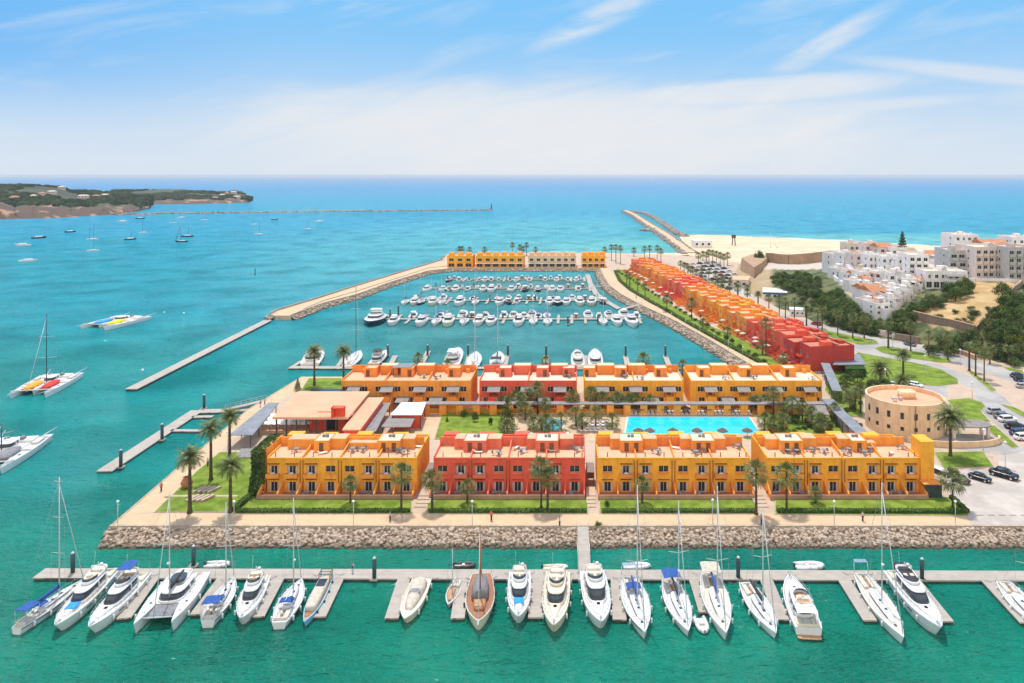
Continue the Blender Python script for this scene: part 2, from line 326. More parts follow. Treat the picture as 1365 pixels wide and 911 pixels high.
# ------------------------------------------------------------ water
def water_mat():
    m = bpy.data.materials.new('sea_water'); m.use_nodes = True; t = m.node_tree; b = t.nodes['Principled BSDF']
    b.inputs['Roughness'].default_value = .09; b.inputs['IOR'].default_value = 1.17; b.inputs['Specular IOR Level'].default_value = .5
    g = t.nodes.new('ShaderNodeNewGeometry'); s = t.nodes.new('ShaderNodeSeparateXYZ'); t.links.new(g.outputs['Position'], s.inputs[0])
    X, Y = s.outputs[0], s.outputs[1]
    ln = t.nodes.new('ShaderNodeTexNoise'); ln.inputs['Scale'].default_value = .006; ln.inputs['Detail'].default_value = 5; t.links.new(g.outputs['Position'], ln.inputs['Vector'])
    wob = mth(t, 'MULTIPLY', mth(t, 'SUBTRACT', ln.outputs[0], .5), 1.0)
    yy = mth(t, 'MULTIPLY', Y, mth(t, 'ADD', 1.0, mth(t, 'MULTIPLY', wob, .9)))
    c = mixc(t, sstep(t, yy, 98, 200), (.001, .205, .138), (.003, .26, .25))
    c = mixc(t, sstep(t, yy, 180, 400), c, (.006, .30, .38))
    c = mixc(t, sstep(t, yy, 420, 1000), c, (.015, .33, .50))
    c = mixc(t, sstep(t, yy, 1100, 4200), c, (.03, .26, .52))
    # sandy shallows off the beach, milky basin water
    def ell(x0, y0, rx, ry, lo=1.0, hi=.3):
        u = mth(t, 'DIVIDE', mth(t, 'SUBTRACT', X, x0), rx); v = mth(t, 'DIVIDE', mth(t, 'SUBTRACT', Y, y0), ry)
        return sstep(t, mth(t, 'SQRT', mth(t, 'ADD', mth(t, 'POWER', u, 2), mth(t, 'POWER', v, 2))), lo, hi)
    c = mixc(t, mth(t, 'MULTIPLY', ell(-20, 750, 330, 560), .5), c, (.10, .47, .50))
    c = mixc(t, mth(t, 'MULTIPLY', ell(380, 660, 480, 190, 1, .66), .75), c, (.14, .52, .50))
    c = mixc(t, mth(t, 'MULTIPLY', ell(-28, 330, 95, 135), .6), c, (.085, .27, .26))
    c = mixc(t, mth(t, 'MULTIPLY', ell(-20, 440, 90, 55), .55), c, (.15, .25, .20))
    fine = t.nodes.new('ShaderNodeTexNoise'); fine.inputs['Scale'].default_value = .05; fine.inputs['Detail'].default_value = 7; t.links.new(g.outputs['Position'], fine.inputs['Vector'])
    mv = t.nodes.new('ShaderNodeMix'); mv.data_type = 'RGBA'; mv.blend_type = 'MULTIPLY'; mv.inputs[0].default_value = 1
    t.links.new(c, mv.inputs[6]); t.links.new(mixc(t, sstep(t, fine.outputs[0], .3, .7), (.82, .86, .88), (1.1, 1.08, 1.06)), mv.inputs[7])
    t.links.new(mv.outputs[2], b.inputs['Base Color'])
    prev = None
    pn = t.nodes.new('ShaderNodeTexNoise'); pn.inputs['Scale'].default_value = .035; pn.inputs['Detail'].default_value = 3; t.links.new(g.outputs['Position'], pn.inputs['Vector'])
    patch = mth(t, 'ADD', .38, mth(t, 'MULTIPLY', sstep(t, pn.outputs[0], .38, .72), .5))
    for sc, dist, st, rot in ((.09, 1.5, .8, .5), (.33, 1.25, 1.0, .9), (1.15, 1.9, 1.0, .2)):
        mp = t.nodes.new('ShaderNodeMapping'); mp.inputs['Rotation'].default_value = (0, 0, rot); mp.inputs['Scale'].default_value = (sc, sc*2.4, sc)
        t.links.new(g.outputs['Position'], mp.inputs[0])
        n = t.nodes.new('ShaderNodeTexNoise'); n.inputs['Scale'].default_value = 1; n.inputs['Detail'].default_value = 4; n.inputs['Distortion'].default_value = .4
        t.links.new(mp.outputs[0], n.inputs['Vector'])
        bp = t.nodes.new('ShaderNodeBump'); bp.inputs['Strength'].default_value = st; bp.inputs['Distance'].default_value = dist
        if sc > 1: t.links.new(patch, bp.inputs['Strength'])
        t.links.new(n.outputs[0], bp.inputs['Height'])
        if prev: t.links.new(prev, bp.inputs['Normal'])
        prev = bp.outputs[0]
    t.links.new(prev, b.inputs['Normal']); b.inputs['Specular IOR Level'].default_value = 0; b.inputs['IOR'].default_value = 1.0; b.inputs['Roughness'].default_value = 1
    gl = t.nodes.new('ShaderNodeBsdfGlossy'); gl.inputs['Roughness'].default_value = .06; t.links.new(prev, gl.inputs['Normal'])
    fr = t.nodes.new('ShaderNodeFresnel'); fr.inputs['IOR'].default_value = 1.33; t.links.new(prev, fr.inputs['Normal'])
    ms = t.nodes.new('ShaderNodeMixShader'); t.links.new(mth(t, 'MULTIPLY', fr.outputs[0], .75), ms.inputs[0]); t.links.new(b.outputs[0], ms.inputs[1]); t.links.new(gl.outputs[0], ms.inputs[2])
    t.links.new(ms.outputs[0], t.nodes['Material Output'].inputs['Surface'])
    return m
K['sea'] = water_mat()
q = MB(); q.add([(-300000, -2000, 0), (300000, -2000, 0), (300000, 300000, 0), (-300000, 300000, 0)], [(0, 1, 2, 3)])
q.build('water', K['sea'], kind='structure')
# ------------------------------------------------------------ land
G = 2.0
def PX(lst, z=G): return [tuple(P(a, b, z))[:2] for a, b in lst]
def offs(pts, d):
    n = len(pts); a = sum(pts[i][0]*pts[(i+1) % n][1]-pts[(i+1) % n][0]*pts[i][1] for i in range(n)); s = 1 if a > 0 else -1
    out = []
    for i in range(n):
        p0, p1, p2 = Vector(pts[i-1]), Vector(pts[i]), Vector(pts[(i+1) % n])
        e1 = (p1-p0).normalized(); e2 = (p2-p1).normalized()
        n1 = Vector((e1.y, -e1.x))*s; n2 = Vector((e2.y, -e2.x))*s; m = (n1+n2)
        m = m.normalized() if m.length > .01 else n1
        out.append(tuple(p1+m*min(d/max(.35, m.dot(n1)), abs(d)*3) if d > 0 else p1+m*(d/max(.35, m.dot(n1)))))
    return out
def plate(name, pts, z0, z1, mat, kind='structure', parent=None, mats=None):
    return MB().prism(pts, z0, z1).build(name, mat, parent, kind=kind)
shore = PX([(145,703),(241,620),(330,546),(399,504)])
east = PX([(1003,489),(947.5,455),(900,428.5),(855,407.5),(828,393),(812,381),(804,368),(800,358.5),(700,357.5),(605,358),(571,361.5),(520,377),(476,393),(430,405),(400,416),(388,421),(366,421),(360,419),(368,414.5),(420,399),(476,381),(540,361.5),(590,346.5),(596,339),(700,337.5),(800,337),(860,338.5)])
land_pts = shore+[(-80, 231), (48, 231)]+east+PX([(925,342),(985,348)])+[(150, 545), (700, 560), (700, P(0, 703, G).y)]
plate('ground', land_pts, -2, G, K['path'])
# riprap: sloped bed plus a rubble of boulders
rocks = MB(); random.seed(3)
def ico(r):
    t = (1+5**.5)/2; v = [(-1,t,0),(1,t,0),(-1,-t,0),(1,-t,0),(0,-1,t),(0,1,t),(0,-1,-t),(0,1,-t),(t,0,-1),(t,0,1),(-t,0,-1),(-t,0,1)]
    f = [(0,11,5),(0,5,1),(0,1,7),(0,7,10),(0,10,11),(1,5,9),(5,11,4),(11,10,2),(10,7,6),(7,1,8),(3,9,4),(3,4,2),(3,2,6),(3,6,8),(3,8,9),(4,9,5),(2,4,11),(6,2,10),(8,6,7),(9,8,1)]
    return [Vector(p)*(r/1.9) for p in v], f
def rock(mb, c, r):
    v, f = ico(r); s = Vector((random.uniform(.75, 1.3), random.uniform(.75, 1.2), random.uniform(.55, .9)))
    rot = Matrix.Rotation(random.uniform(0, 6.28), 3, 'Z') @ Matrix.Rotation(random.uniform(-.5, .5), 3, 'X')
    mb.add([rot @ Vector((p.x*s.x*random.uniform(.8, 1.2), p.y*s.y*random.uniform(.8, 1.2), p.z*s.z*random.uniform(.8, 1.2)))+Vector(c) for p in v], f)
def riprap(top, side, width, zt, zb, size, dens, name=None):    # side: +1 = left of the path direction
    bed = MB(); tops = [Vector(p[:2]) for p in top]; lows = []
    for i, p in enumerate(tops):
        e = (tops[min(i+1, len(tops)-1)]-tops[max(i-1, 0)]).normalized(); n = Vector((-e.y, e.x))*side; lows.append(p+n*width)
    for i in range(len(tops)-1):
        a, b, c, d = tops[i], tops[i+1], lows[i+1], lows[i]
        bed.add([(a.x, a.y, zt), (b.x, b.y, zt), (c.x, c.y, zb), (d.x, d.y, zb)], [(0, 1, 2, 3) if side < 0 else (3, 2, 1, 0)])
        ln = (b-a).length; nr = max(1, int(ln*width*dens))
        for k in range(nr):
            u, v = random.random(), random.random()**.9
            p = a.lerp(b, u).lerp(d.lerp(c, u), v); rock(rocks, (p.x, p.y, zt+(zb-zt)*v+size*.12), size*random.choice((.5, .65, .8, .9, 1.05, 1.25, 1.6)))
    return bed
bed = riprap(PX([(145,703),(1365,703)])+[(150, P(0, 703, G).y)], -1, 4.2, 1.75, -.6, .37, 11.0)
bed2 = riprap(list(reversed(PX([(145,703),(241,620),(330,546),(399,504)])))[:], -1, 1.7, 1.3, -.4, .45, 1.3)
for b_ in (bed2,):
    pass
k_ = len(bed.v); bed.v += bed2.v; bed.f += [tuple(i+k_ for i in f) for f in bed2.f]; bed.m += bed2.m; bed.sm += bed2.sm
for pts, side, wd, sz, dn in ((east[:8], 1, 4.2, .6, 1.6), (east[7:16], 1, 3.2, .7, 1.1), (east[16:24], 1, 3.0, .9, .5)):
    b2 = riprap(pts, side, wd, 1.5, -.5, sz, dn); k_ = len(bed.v); bed.v += b2.v; bed.f += [tuple(i+k_ for i in f) for f in b2.f]; bed.m += b2.m; bed.sm += b2.sm
bed.build('embankment', K['wetrock'], kind='structure')
rocks.build('riprap', K['rock'], kind='stuff', label='pale boulders heaped along the foot of the promenade walls', cat='boulders')
# promenade strip round the island and the basin (paving sheet + stone kerb at the edge)
def strip(name, pts, wd, side, z, mat, zoff=.004, kind='structure'):
    q = MB(); t_ = [Vector(p[:2]) for p in pts]; lo = []
    for i, p in enumerate(t_):
        e = (t_[min(i+1, len(t_)-1)]-t_[max(i-1, 0)]).normalized(); lo.append(p+Vector((-e.y, e.x))*side*wd)
    for i in range(len(t_)-1):
        a, b, c, d = t_[i], t_[i+1], lo[i+1], lo[i]
        q.add([(a.x, a.y, z+zoff), (b.x, b.y, z+zoff), (c.x, c.y, z+zoff), (d.x, d.y, z+zoff)], [(0, 1, 2, 3) if side > 0 else (3, 2, 1, 0)])
    return q.build(name, mat, kind=kind), lo
def kerb(name, pts, side, wd=.35, z0=G, h=.12, mat=None):
    q = MB(); t_ = [Vector(p[:2]) for p in pts]; lo = []
    for i, p in enumerate(t_):
        e = (t_[min(i+1, len(t_)-1)]-t_[max(i-1, 0)]).normalized(); lo.append(p+Vector((-e.y, e.x))*side*wd)
    for i in range(len(t_)-1):
        a, b, c, d = t_[i], t_[i+1], lo[i+1], lo[i]
        pp = [(a.x,a.y),(b.x,b.y),(c.x,c.y),(d.x,d.y)]
        if side < 0: pp = [pp[1], pp[0], pp[3], pp[2]]
        q.hexa([(x, y, z0) for x, y in pp]+[(x, y, z0+h) for x, y in pp])
    return q.build(name, mat or K['kerb'], kind='structure')
yF = P(0, 703, G).y; yB = P(0, 685, G).y
q = MB(); q.prism([(P(145,703,G).x, yF), (150, yF), (150, yB), (P(166,685,G).x, yB)], G, G+.005, sides=False); q.build('promenade', K['prom'], kind='structure')
kerb('quay_kerb', [(P(145,703,G).x, yF+.02), (150, yF+.02)], 1, .45, G, .22)
sp_ = PX([(166,685),(241,620),(330,546),(399,504)]); strip('promenade', sp_, 5.2, -1, G, K['prom'], .009)
kerb('quay_kerb', PX([(145,703),(241,620),(330,546),(399,504)]), -1, .3, G, .1)
strip('promenade', east[:9], 7.0, -1, G, K['prom'])
kerb('quay_kerb', east[:9], -1, .35, G, .3)
strip('promenade', east[8:16], 6.5, -1, G, K['prom'], .006)
kerb('quay_kerb', east[8:16], -1, .4, G, .35)
kerb('quay_kerb', east[17:23], -1, .5, G, .8)
# mole surface a little sandier
plate('promenade', PX([(400,414),(476,391.3),(571,360),(600,357),(597,347.5),(540,362.6),(476,382),(420,400),(372,415.5),(368,419),(388,419)]), G, G+.012, K['prom'])
kerb('path_kerb', PX([(404,412.5),(430,401.5),(476,388.2),(571,357.6),(600,354.5)]), -1, .35, G+.012, .3)
plate('promenade', [(-84, 213), (46, 213), (60, 228), (60, 231), (-84, 231)], G, G+.015, K['prom'])
# ------------------------------------------------------------ lawns, roads, squares
kz = MB(); LAWNS = []
def lawn(px, z=G, name='lawn', mat=None, kw=.22, kerbed=True):
    pts = PX(px, z) if abs(px[0][0]) > 0 and px[0][1] > 230 else px
    if kerbed: kz.prism(offs(pts, kw), z, z+.11)
    else: kz.prism(offs(pts, .05), z, z+.05)
    plate(name, pts, z, z+.16, mat or K['lawn']); LAWNS.append(pts); return pts
lawn([(312,685),(548,685),(548,664),(335,664),(335,658),(318,668)])
lawn([(570,685),(783,685),(783,664),(570,664)])
lawn([(800,685),(1010,685),(1010,665),(800,665)])
lawn([(1034,686),(1290,688),(1270,664),(1034,665)])
lawn([(207,683),(262,630),(293,604),(334,604),(335,658),(309,683)])
lawn([(402,521),(412,505),(455,505),(455,521)])
lawn([(580,586),(592,545),(672,545),(672,586)])
lawn([(822,359),(837,361),(850,374),(864,387),(894,407),(925,424),(950,436.5),(990,452.5),(1020,468),(1052,486),(1026,489),(1005,478),(955,451),(917,430),(889,413),(867,401.5),(841,386),(826,373)])
lawn([(1100,520),(1110,494),(1144,470.7),(1184,478),(1221,484.5),(1255,493.7),(1276,506),(1277,512),(1252,515),(1215,512),(1181,509),(1150,515),(1150,556),(1130,556)])
lawn([(1045,425),(1077,436),(1120,445),(1168,455),(1171,459),(1147,460),(1101,448),(1060,437)])
lawn([(1167,465),(1175,462),(1190,463),(1230,471),(1268,480),(1266,484),(1252,483.5),(1196,475.5),(1175,470)])
lawn([(1264,534),(1292,531.5),(1308,537),(1313,542),(1307,549),(1319,562),(1304,564),(1278,560),(1272,545)])
lawn([(1311,568),(1326,568.5),(1357,596),(1350,598),(1328,583)])
lawn([(1246,604),(1310,603),(1324,623),(1258,624)])
lawn([(1289,494.5),(1294,495),(1327,520),(1322,522)])
lawn([(1335,540),(1350,543),(1395,565),(1380,565)])
lawn([(1337,489),(1400,503),(1400,507),(1345,494)])
lawn([(1015,558),(1020,546),(1110,546),(1126,580),(1028,580)])
lawn([(900,549),(1015,549),(1012,545.5),(560,545.5),(556,549)], kerbed=False)
kz.build('kerb', K['kerb'], kind='structure')
plate('parking_lot', PX([(1296,700),(1500,700),(1430,604),(1330,600),(1332,626),(1258,628),(1262,655)]), G, G+.006, K['lot'])
def road(pts_px, wd, nm='road', zo=.010, mat='road'):
    c = [Vector(p) for p in PX(pts_px)]; L_ = []; R_ = []
    for i, p in enumerate(c):
        e = (c[min(i+1, len(c)-1)]-c[max(i-1, 0)]).normalized(); n = Vector((-e.y, e.x)); L_.append(p+n*wd/2); R_.append(p-n*wd/2)
    q = MB()
    for i in range(len(c)-1): q.add([(*R_[i], G+zo), (*R_[i+1], G+zo), (*L_[i+1], G+zo), (*L_[i], G+zo)], [(0, 1, 2, 3)])
    q.build(nm, K[mat], kind='structure'); return c
boul = road([(882,351),(905,362),(935,379),(968,397),(1000,411.5),(1050,426),(1100,438),(1150,449.5),(1200,460),(1250,471),(1300,486),(1365,508),(1450,540)], 9.5)
road([(1076,443),(1110,456),(1150,466.5),(1200,479),(1245,490),(1285,507),(1315,528),(1340,556),(1380,590)], 9, zo=.016)
road([(1150,466),(1156,460),(1172,458),(1200,461)], 8, zo=.022)
road([(1300,520),(1240,521),(1200,515)], 10, zo=.027)
road([(1258,580),(1290,592),(1320,596),(1345,590)], 10, zo=.032)
plate('parking_lot', PX([(905,352),(960,350),(985,372),(1010,398),(1000,404),(960,384),(925,366)]), G, G+.007, K['lot'])
plate('pavement', PX([(1262,512),(1280,512),(1300,520),(1302,532),(1264,532)]), G, G+.036, K['path'])
# painted parking dashes
q = MB()
for i in range(7):
    a = P(1303+i*14.5, 687.5, G); q.add([(a.x, a.y, G+.012), (a.x+1.2, a.y, G+.012), (a.x+1.2, a.y+.22, G+.012), (a.x, a.y+.22, G+.012)], [(0, 1, 2, 3)])
q.build('road_marking', K['darkmetal'], kind='structure')
q = MB()
for i in range(len(boul)-1):
    a, b = boul[i], boul[i+1]; n_ = int((b-a).length/7); e = (b-a).normalized(); s_ = Vector((-e.y, e.x))*.09
    for k in range(n_):
        p = a+e*(k*7); r_ = p+e*3; q.add([(*(p-s_), G+.045), (*(r_-s_), G+.045), (*(r_+s_), G+.045), (*(p+s_), G+.045)], [(0, 1, 2, 3)])
q.build('road_marking', K['white'], kind='structure')
# ------------------------------------------------------------ beach, foam
bx = [(858,339.5,861,337.4),(885,341,886,337.6),(905,341,908,337.2),(922,340,926,335)]
q = MB(); vs = []; 
for a, b, c, d in bx: vs += [P(a, b, 1.9), P(c, d, -.05)]
q.add(vs, [(2*i, 2*i+2, 2*i+3, 2*i+1) for i in range(len(bx)-1)])
ob = [(905,314.5),(930,312.5),(960,313.5),(1000,315.5),(1040,317),(1080,319),(1140,322),(1200,326),(1280,329.5),(1365,333),(1500,338),(1900,348)]
ib = [(918,341),(935,343),(955,348),(985,350),(1010,350),(1045,350),(1100,350),(1200,350),(1300,350),(1365,350),(1500,350),(1900,352)]
vs = []
for (a, b), (c, d) in zip(ob, ib):
    o_ = P(a, b, -.1); i_ = P(c, d, 2.02); m_ = o_.lerp(i_, .35); m_.z = 1.6; vs += [o_, m_, i_]
q.add(vs, [f for i in range(len(ob)-1) for f in ((3*i, 3*i+1, 3*i+4, 3*i+3), (3*i+1, 3*i+2, 3*i+5, 3*i+4))])
q.build('sand', K['sand'], kind='structure')
q = MB(); random.seed(5)
for j, (lift, wd) in enumerate(((.0, 5.5), (-.9, 3.5))):
    prev = None
    for i in range(len(ob)-1):
        for k in range(12):
            u = k/12; px = ob[i][0]+(ob[i+1][0]-ob[i][0])*u; py = ob[i][1]+(ob[i+1][1]-ob[i][1])*u+lift
            p = P(px, py, .05+.02*j); wv = wd*max(0, noise.noise(Vector((px*.021, j*7., 1)))+.25)*1.3
            if px < 1000: wv *= .3
            if prev and (wv > .3): q.add([(prev[0].x, prev[0].y-prev[1]*.5, .06), (p.x, p.y-wv*.5, .06), (p.x, p.y+wv, .06), (prev[0].x, prev[0].y+prev[1], .06)], [(0, 1, 2, 3)])
            prev = (p, wv)
q.build('surf', M('sea_foam', (.8, .82, .82), .7, .06, .3), kind='stuff', label='thin white surf breaking along the long beach', cat='surf')
# ------------------------------------------------------------ breakwaters
def bw(name, pts, wd, zt, label, top=None, seed=1, size=1.6, dens=.25):
    random.seed(seed); t_ = thing(name, (0, 0, 0), label=label, cat='breakwater')
    q = MB(); c = [Vector(tuple(P(a, b, zt))[:2]) for a, b in pts]; A = []
    for i, p in enumerate(c):
        e = (c[min(i+1, len(c)-1)]-c[max(i-1, 0)]).normalized(); n = Vector((-e.y, e.x)); A.append((p+n*(wd/2+zt*1.2), p+n*wd/2, p-n*wd/2, p-n*(wd/2+zt*1.2)))
    for i in range(len(A)-1):
        a, b = A[i], A[i+1]; zs = (-.5, zt, zt, -.5)
        for k in range(3): q.add([(*a[k], zs[k]), (*b[k], zs[k]), (*b[k+1], zs[k+1]), (*a[k+1], zs[k+1])], [(0, 3, 2, 1)])
    for e_ in (A[0], A[-1]): q.add([(*e_[0], -.5), (*e_[1], zt), (*e_[2], zt), (*e_[3], -.5)], [(0, 1, 2, 3)])
    q.build('rubble_core', K['farrock'], t_)
    r_ = MB()
    for i in range(len(c)-1):
        L_ = (c[i+1]-c[i]).length
        for k in range(int(L_*wd*dens)):
            u = random.random(); s = random.choice((-1, 1)); e = (c[i+1]-c[i]).normalized(); n = Vector((-e.y, e.x))
            dd = wd/2+random.uniform(-.4, zt*1.1); p = c[i].lerp(c[i+1], u)+n*s*dd; rock(r_, (p.x, p.y, zt*(1-max(0, dd-wd/2)/(zt*1.2))), size*random.uniform(.6, 1.3))
    o = r_.build('armour_rock', K['farrock'], t_); o['kind'] = 'stuff'
    if top:
        q = MB()
        for i in range(len(c)-1):
            e = (c[i+1]-c[i]).normalized(); n = Vector((-e.y, e.x))*top
            q.add([(*(c[i]-n), zt+.12), (*(c[i+1]-n), zt+.12), (*(c[i+1]+n), zt+.12), (*(c[i]+n), zt+.12)], [(0, 1, 2, 3)])
        q.build('roadway', K['prom'], t_)
    return t_
bw('breakwater', [(921,337),(903,324),(885,311),(862,297),(845,286),(833,280.5)], 9, 2.4, 'stone pier running out from the beach with a pale road on top', 4.0, 2, 1.3)
q_ = bw('breakwater', [(914,314),(905,311),(893,303),(880,294),(868,287),(858,283.5),(843,281.5)], 3.5, 1.9, 'curved rubble arm of dark rocks beside the beach pier', None, 4, 1.7, .5)
bw('breakwater', [(857,306),(879,304.5)], 6, 2.2, 'short stub jetty on the left side of the beach pier', 2.2, 6)
bw('breakwater', [(150,285.5),(210,284),(300,283),(400,281.6),(500,280.6),(600,279.8),(657,279.2)], 6, 2.0, 'long low breakwater line reaching across the open bay', None, 8, 1.5, .12)
lt = thing('lighthouse', P(655,279.2,2), label='tiny dark beacon tower at the end of the long bay breakwater', cat='lighthouse')
q = MB(); q.tube((0,0,-1), (0,0,1.2), 3, 3, 10); q.build('base', K['farrock'], lt)
q = MB(); q.tube((0,0,1.2), (0,0,8), 1.3, .9, 10); q.tube((0,0,8), (0,0,8.3), 1.5, 1.5, 10); q.build('tower', M('beacon_red', (.14,.06,.05)), lt)
q = MB(); q.tube((0,0,8.3), (0,0,9.6), .7, .7, 8); q.tube((0,0,9.6), (0,0,10.2), .8, .1, 8); q.build('lantern', K['glass'], lt)
# ------------------------------------------------------------ hill on the right
hill_pts = PX([(986,353),(980,372),(1000,390),(1040,410),(1100,433),(1160,447.5),(1225,458),(1290,472),(1365,489),(1500,520)])+[(520, 215), (520, 480)]+PX([(1500,352),(1365,349),(1100,347.5),(1020,346)])
HP = [Vector(p) for p in hill_pts]
def pdist(x, y, HP):
    p = Vector((x, y)); ins = False; dm = 1e9; n = len(HP)
    for i in range(n):
        a, b = HP[i], HP[(i+1) % n]; ab = b-a; t = max(0, min(1, (p-a).dot(ab)/ab.length_squared)); dm = min(dm, (p-a-ab*t).length)
        if (a.y > y) != (b.y > y) and x < (b.x-a.x)*(y-a.y)/(b.y-a.y)+a.x: ins = not ins
    return dm if ins else -dm
def interp(x, t):
    if x <= t[0][0]: return t[0][1]
    for (a, b), (c, d) in zip(t, t[1:]):
        if x <= c: u = (x-a)/(c-a); return b+(d-b)*u
    return t[-1][1]
PROF = ((0, 0), (5, 2.5), (12, 6.5), (22, 10), (45, 12.5), (90, 16), (160, 19))
GN, GX0, GX1, GY0, GY1, GS = 0, 50, 520, 212, 566, 3.0
gx = int((GX1-GX0)/GS); gy = int((GY1-GY0)/GS); HT = []
for j in range(gy+1):
    row = []
    for i in range(gx+1):
        x, y = GX0+i*GS, GY0+j*GS; d = pdist(x, y, HP)
        if d < 0: row.append(G-.3 if d < -GS*1.5 else G-.05); continue
        f = .55+.45*max(0, min(1, (x-.30*y)/(.09*y)))
        row.append(G+interp(d, PROF)*f+noise.noise(Vector((x*.05, y*.05, 0)))*min(1.2, d*.08)+noise.noise(Vector((x*.2, y*.2, 3)))*min(.4, d*.03))
    HT.append(row)
def hgt(x, y):
    u = (x-GX0)/GS; v = (y-GY0)/GS
    if u < 0 or v < 0 or u >= gx or v >= gy: return G
    i, j = int(u), int(v); u -= i; v -= j
    return max(G, (HT[j][i]*(1-u)+HT[j][i+1]*u)*(1-v)+(HT[j+1][i]*(1-u)+HT[j+1][i+1]*u)*v)
def PT(px, py):                                    # first hit of the pixel's ray with ground or hill
    dy = (py-HY)/F; y = 180.0; lx = (px-CX)/F
    while y < 900:
        z = H-dy*y
        if z <= hgt(lx*y, y): break
        y += .5
    return Vector((lx*y, y, hgt(lx*y, y)))
vs = [(GX0+i*GS, GY0+j*GS, HT[j][i]) for j in range(gy+1) for i in range(gx+1)]
fs = []
for j in range(gy):
    for i in range(gx):
        if max(HT[j][i], HT[j][i+1], HT[j+1][i], HT[j+1][i+1]) > G-.04: a = j*(gx+1)+i; fs.append((a, a+1, a+gx+2, a+gx+1))
def hill_mat():
    m = M('hill_soil', (.44, .30, .17), .95, .1, .04, .5, 1.5, col2=(.50, .37, .22)); t = m.node_tree; b = t.nodes['Principled BSDF']
    at = t.nodes.new('ShaderNodeAttribute'); at.attribute_name = 'cover'
    src = b.inputs['Base Color'].links[0].from_socket
    g = t.nodes.new('ShaderNodeNewGeometry'); n = t.nodes.new('ShaderNodeTexNoise'); n.inputs['Scale'].default_value = .12; n.inputs['Detail'].default_value = 7; n.inputs['Roughness'].default_value = .7
    t.links.new(g.outputs['Position'], n.inputs['Vector'])
    gr = mixc(t, sstep(t, n.outputs[0], .42, .6), (.04, .065, .018), (.15, .15, .055))
    s = t.nodes.new('ShaderNodeSeparateColor'); t.links.new(at.outputs['Color'], s.inputs[0])
    c = mixc(t, s.outputs[0], src, gr); c = mixc(t, s.outputs[1], c, mixc(t, sstep(t, n.outputs[0], .4, .62), (.40, .26, .10), (.52, .37, .18))); c = mixc(t, s.outputs[2], c, (.50, .44, .37))
    t.links.new(c, b.inputs['Base Color']); return m
me = bpy.data.meshes.new('hill'); me.from_pydata(vs, [], fs); me.materials.append(hill_mat())
ca = me.color_attributes.new('cover', 'FLOAT_COLOR', 'POINT')
def inpoly(x, y, poly):
    ins = False; n = len(poly)
    for i in range(n):
        a, b = poly[i], poly[(i+1) % n]
        if (a[1] > y) != (b[1] > y) and x < (b[0]-a[0])*(y-a[1])/(b[1]-a[1])+a[0]: ins = not ins
    return ins
def scr(x, y, z): return (CX+F*x/y, HY+F*(H-z)/y)
FIELD = [(1212,423),(1300,445),(1362,377),(1300,372),(1290,378),(1262,398),(1230,410)]
VILL = [(1098,358),(1120,375),(1135,392),(1152,410),(1178,424),(1205,398),(1240,384),(1290,386),(1300,372),(1700,385),(1700,320),(1098,320)]
PLAT = [(1005,350),(1110,346),(1110,358),(1060,360),(1010,358)]
for i, v in enumerate(vs):
    s = scr(*v); c = [1, 0, 0, 1]
    if s[0] < 1030 and s[1] > 352 : c = [.25, 0, 0, 1]
    if inpoly(*s, FIELD): c = [0, 1, 0, 1]
    elif inpoly(*s, VILL) or inpoly(*s, PLAT) or s[1] < 352: c = [0, 0, 1, 1]
    ca.data[i].color = c
for p in me.polygons: p.use_smooth = True
o = bpy.data.objects.new('hill', me); COL.objects.link(o); tag(o, kind='structure')
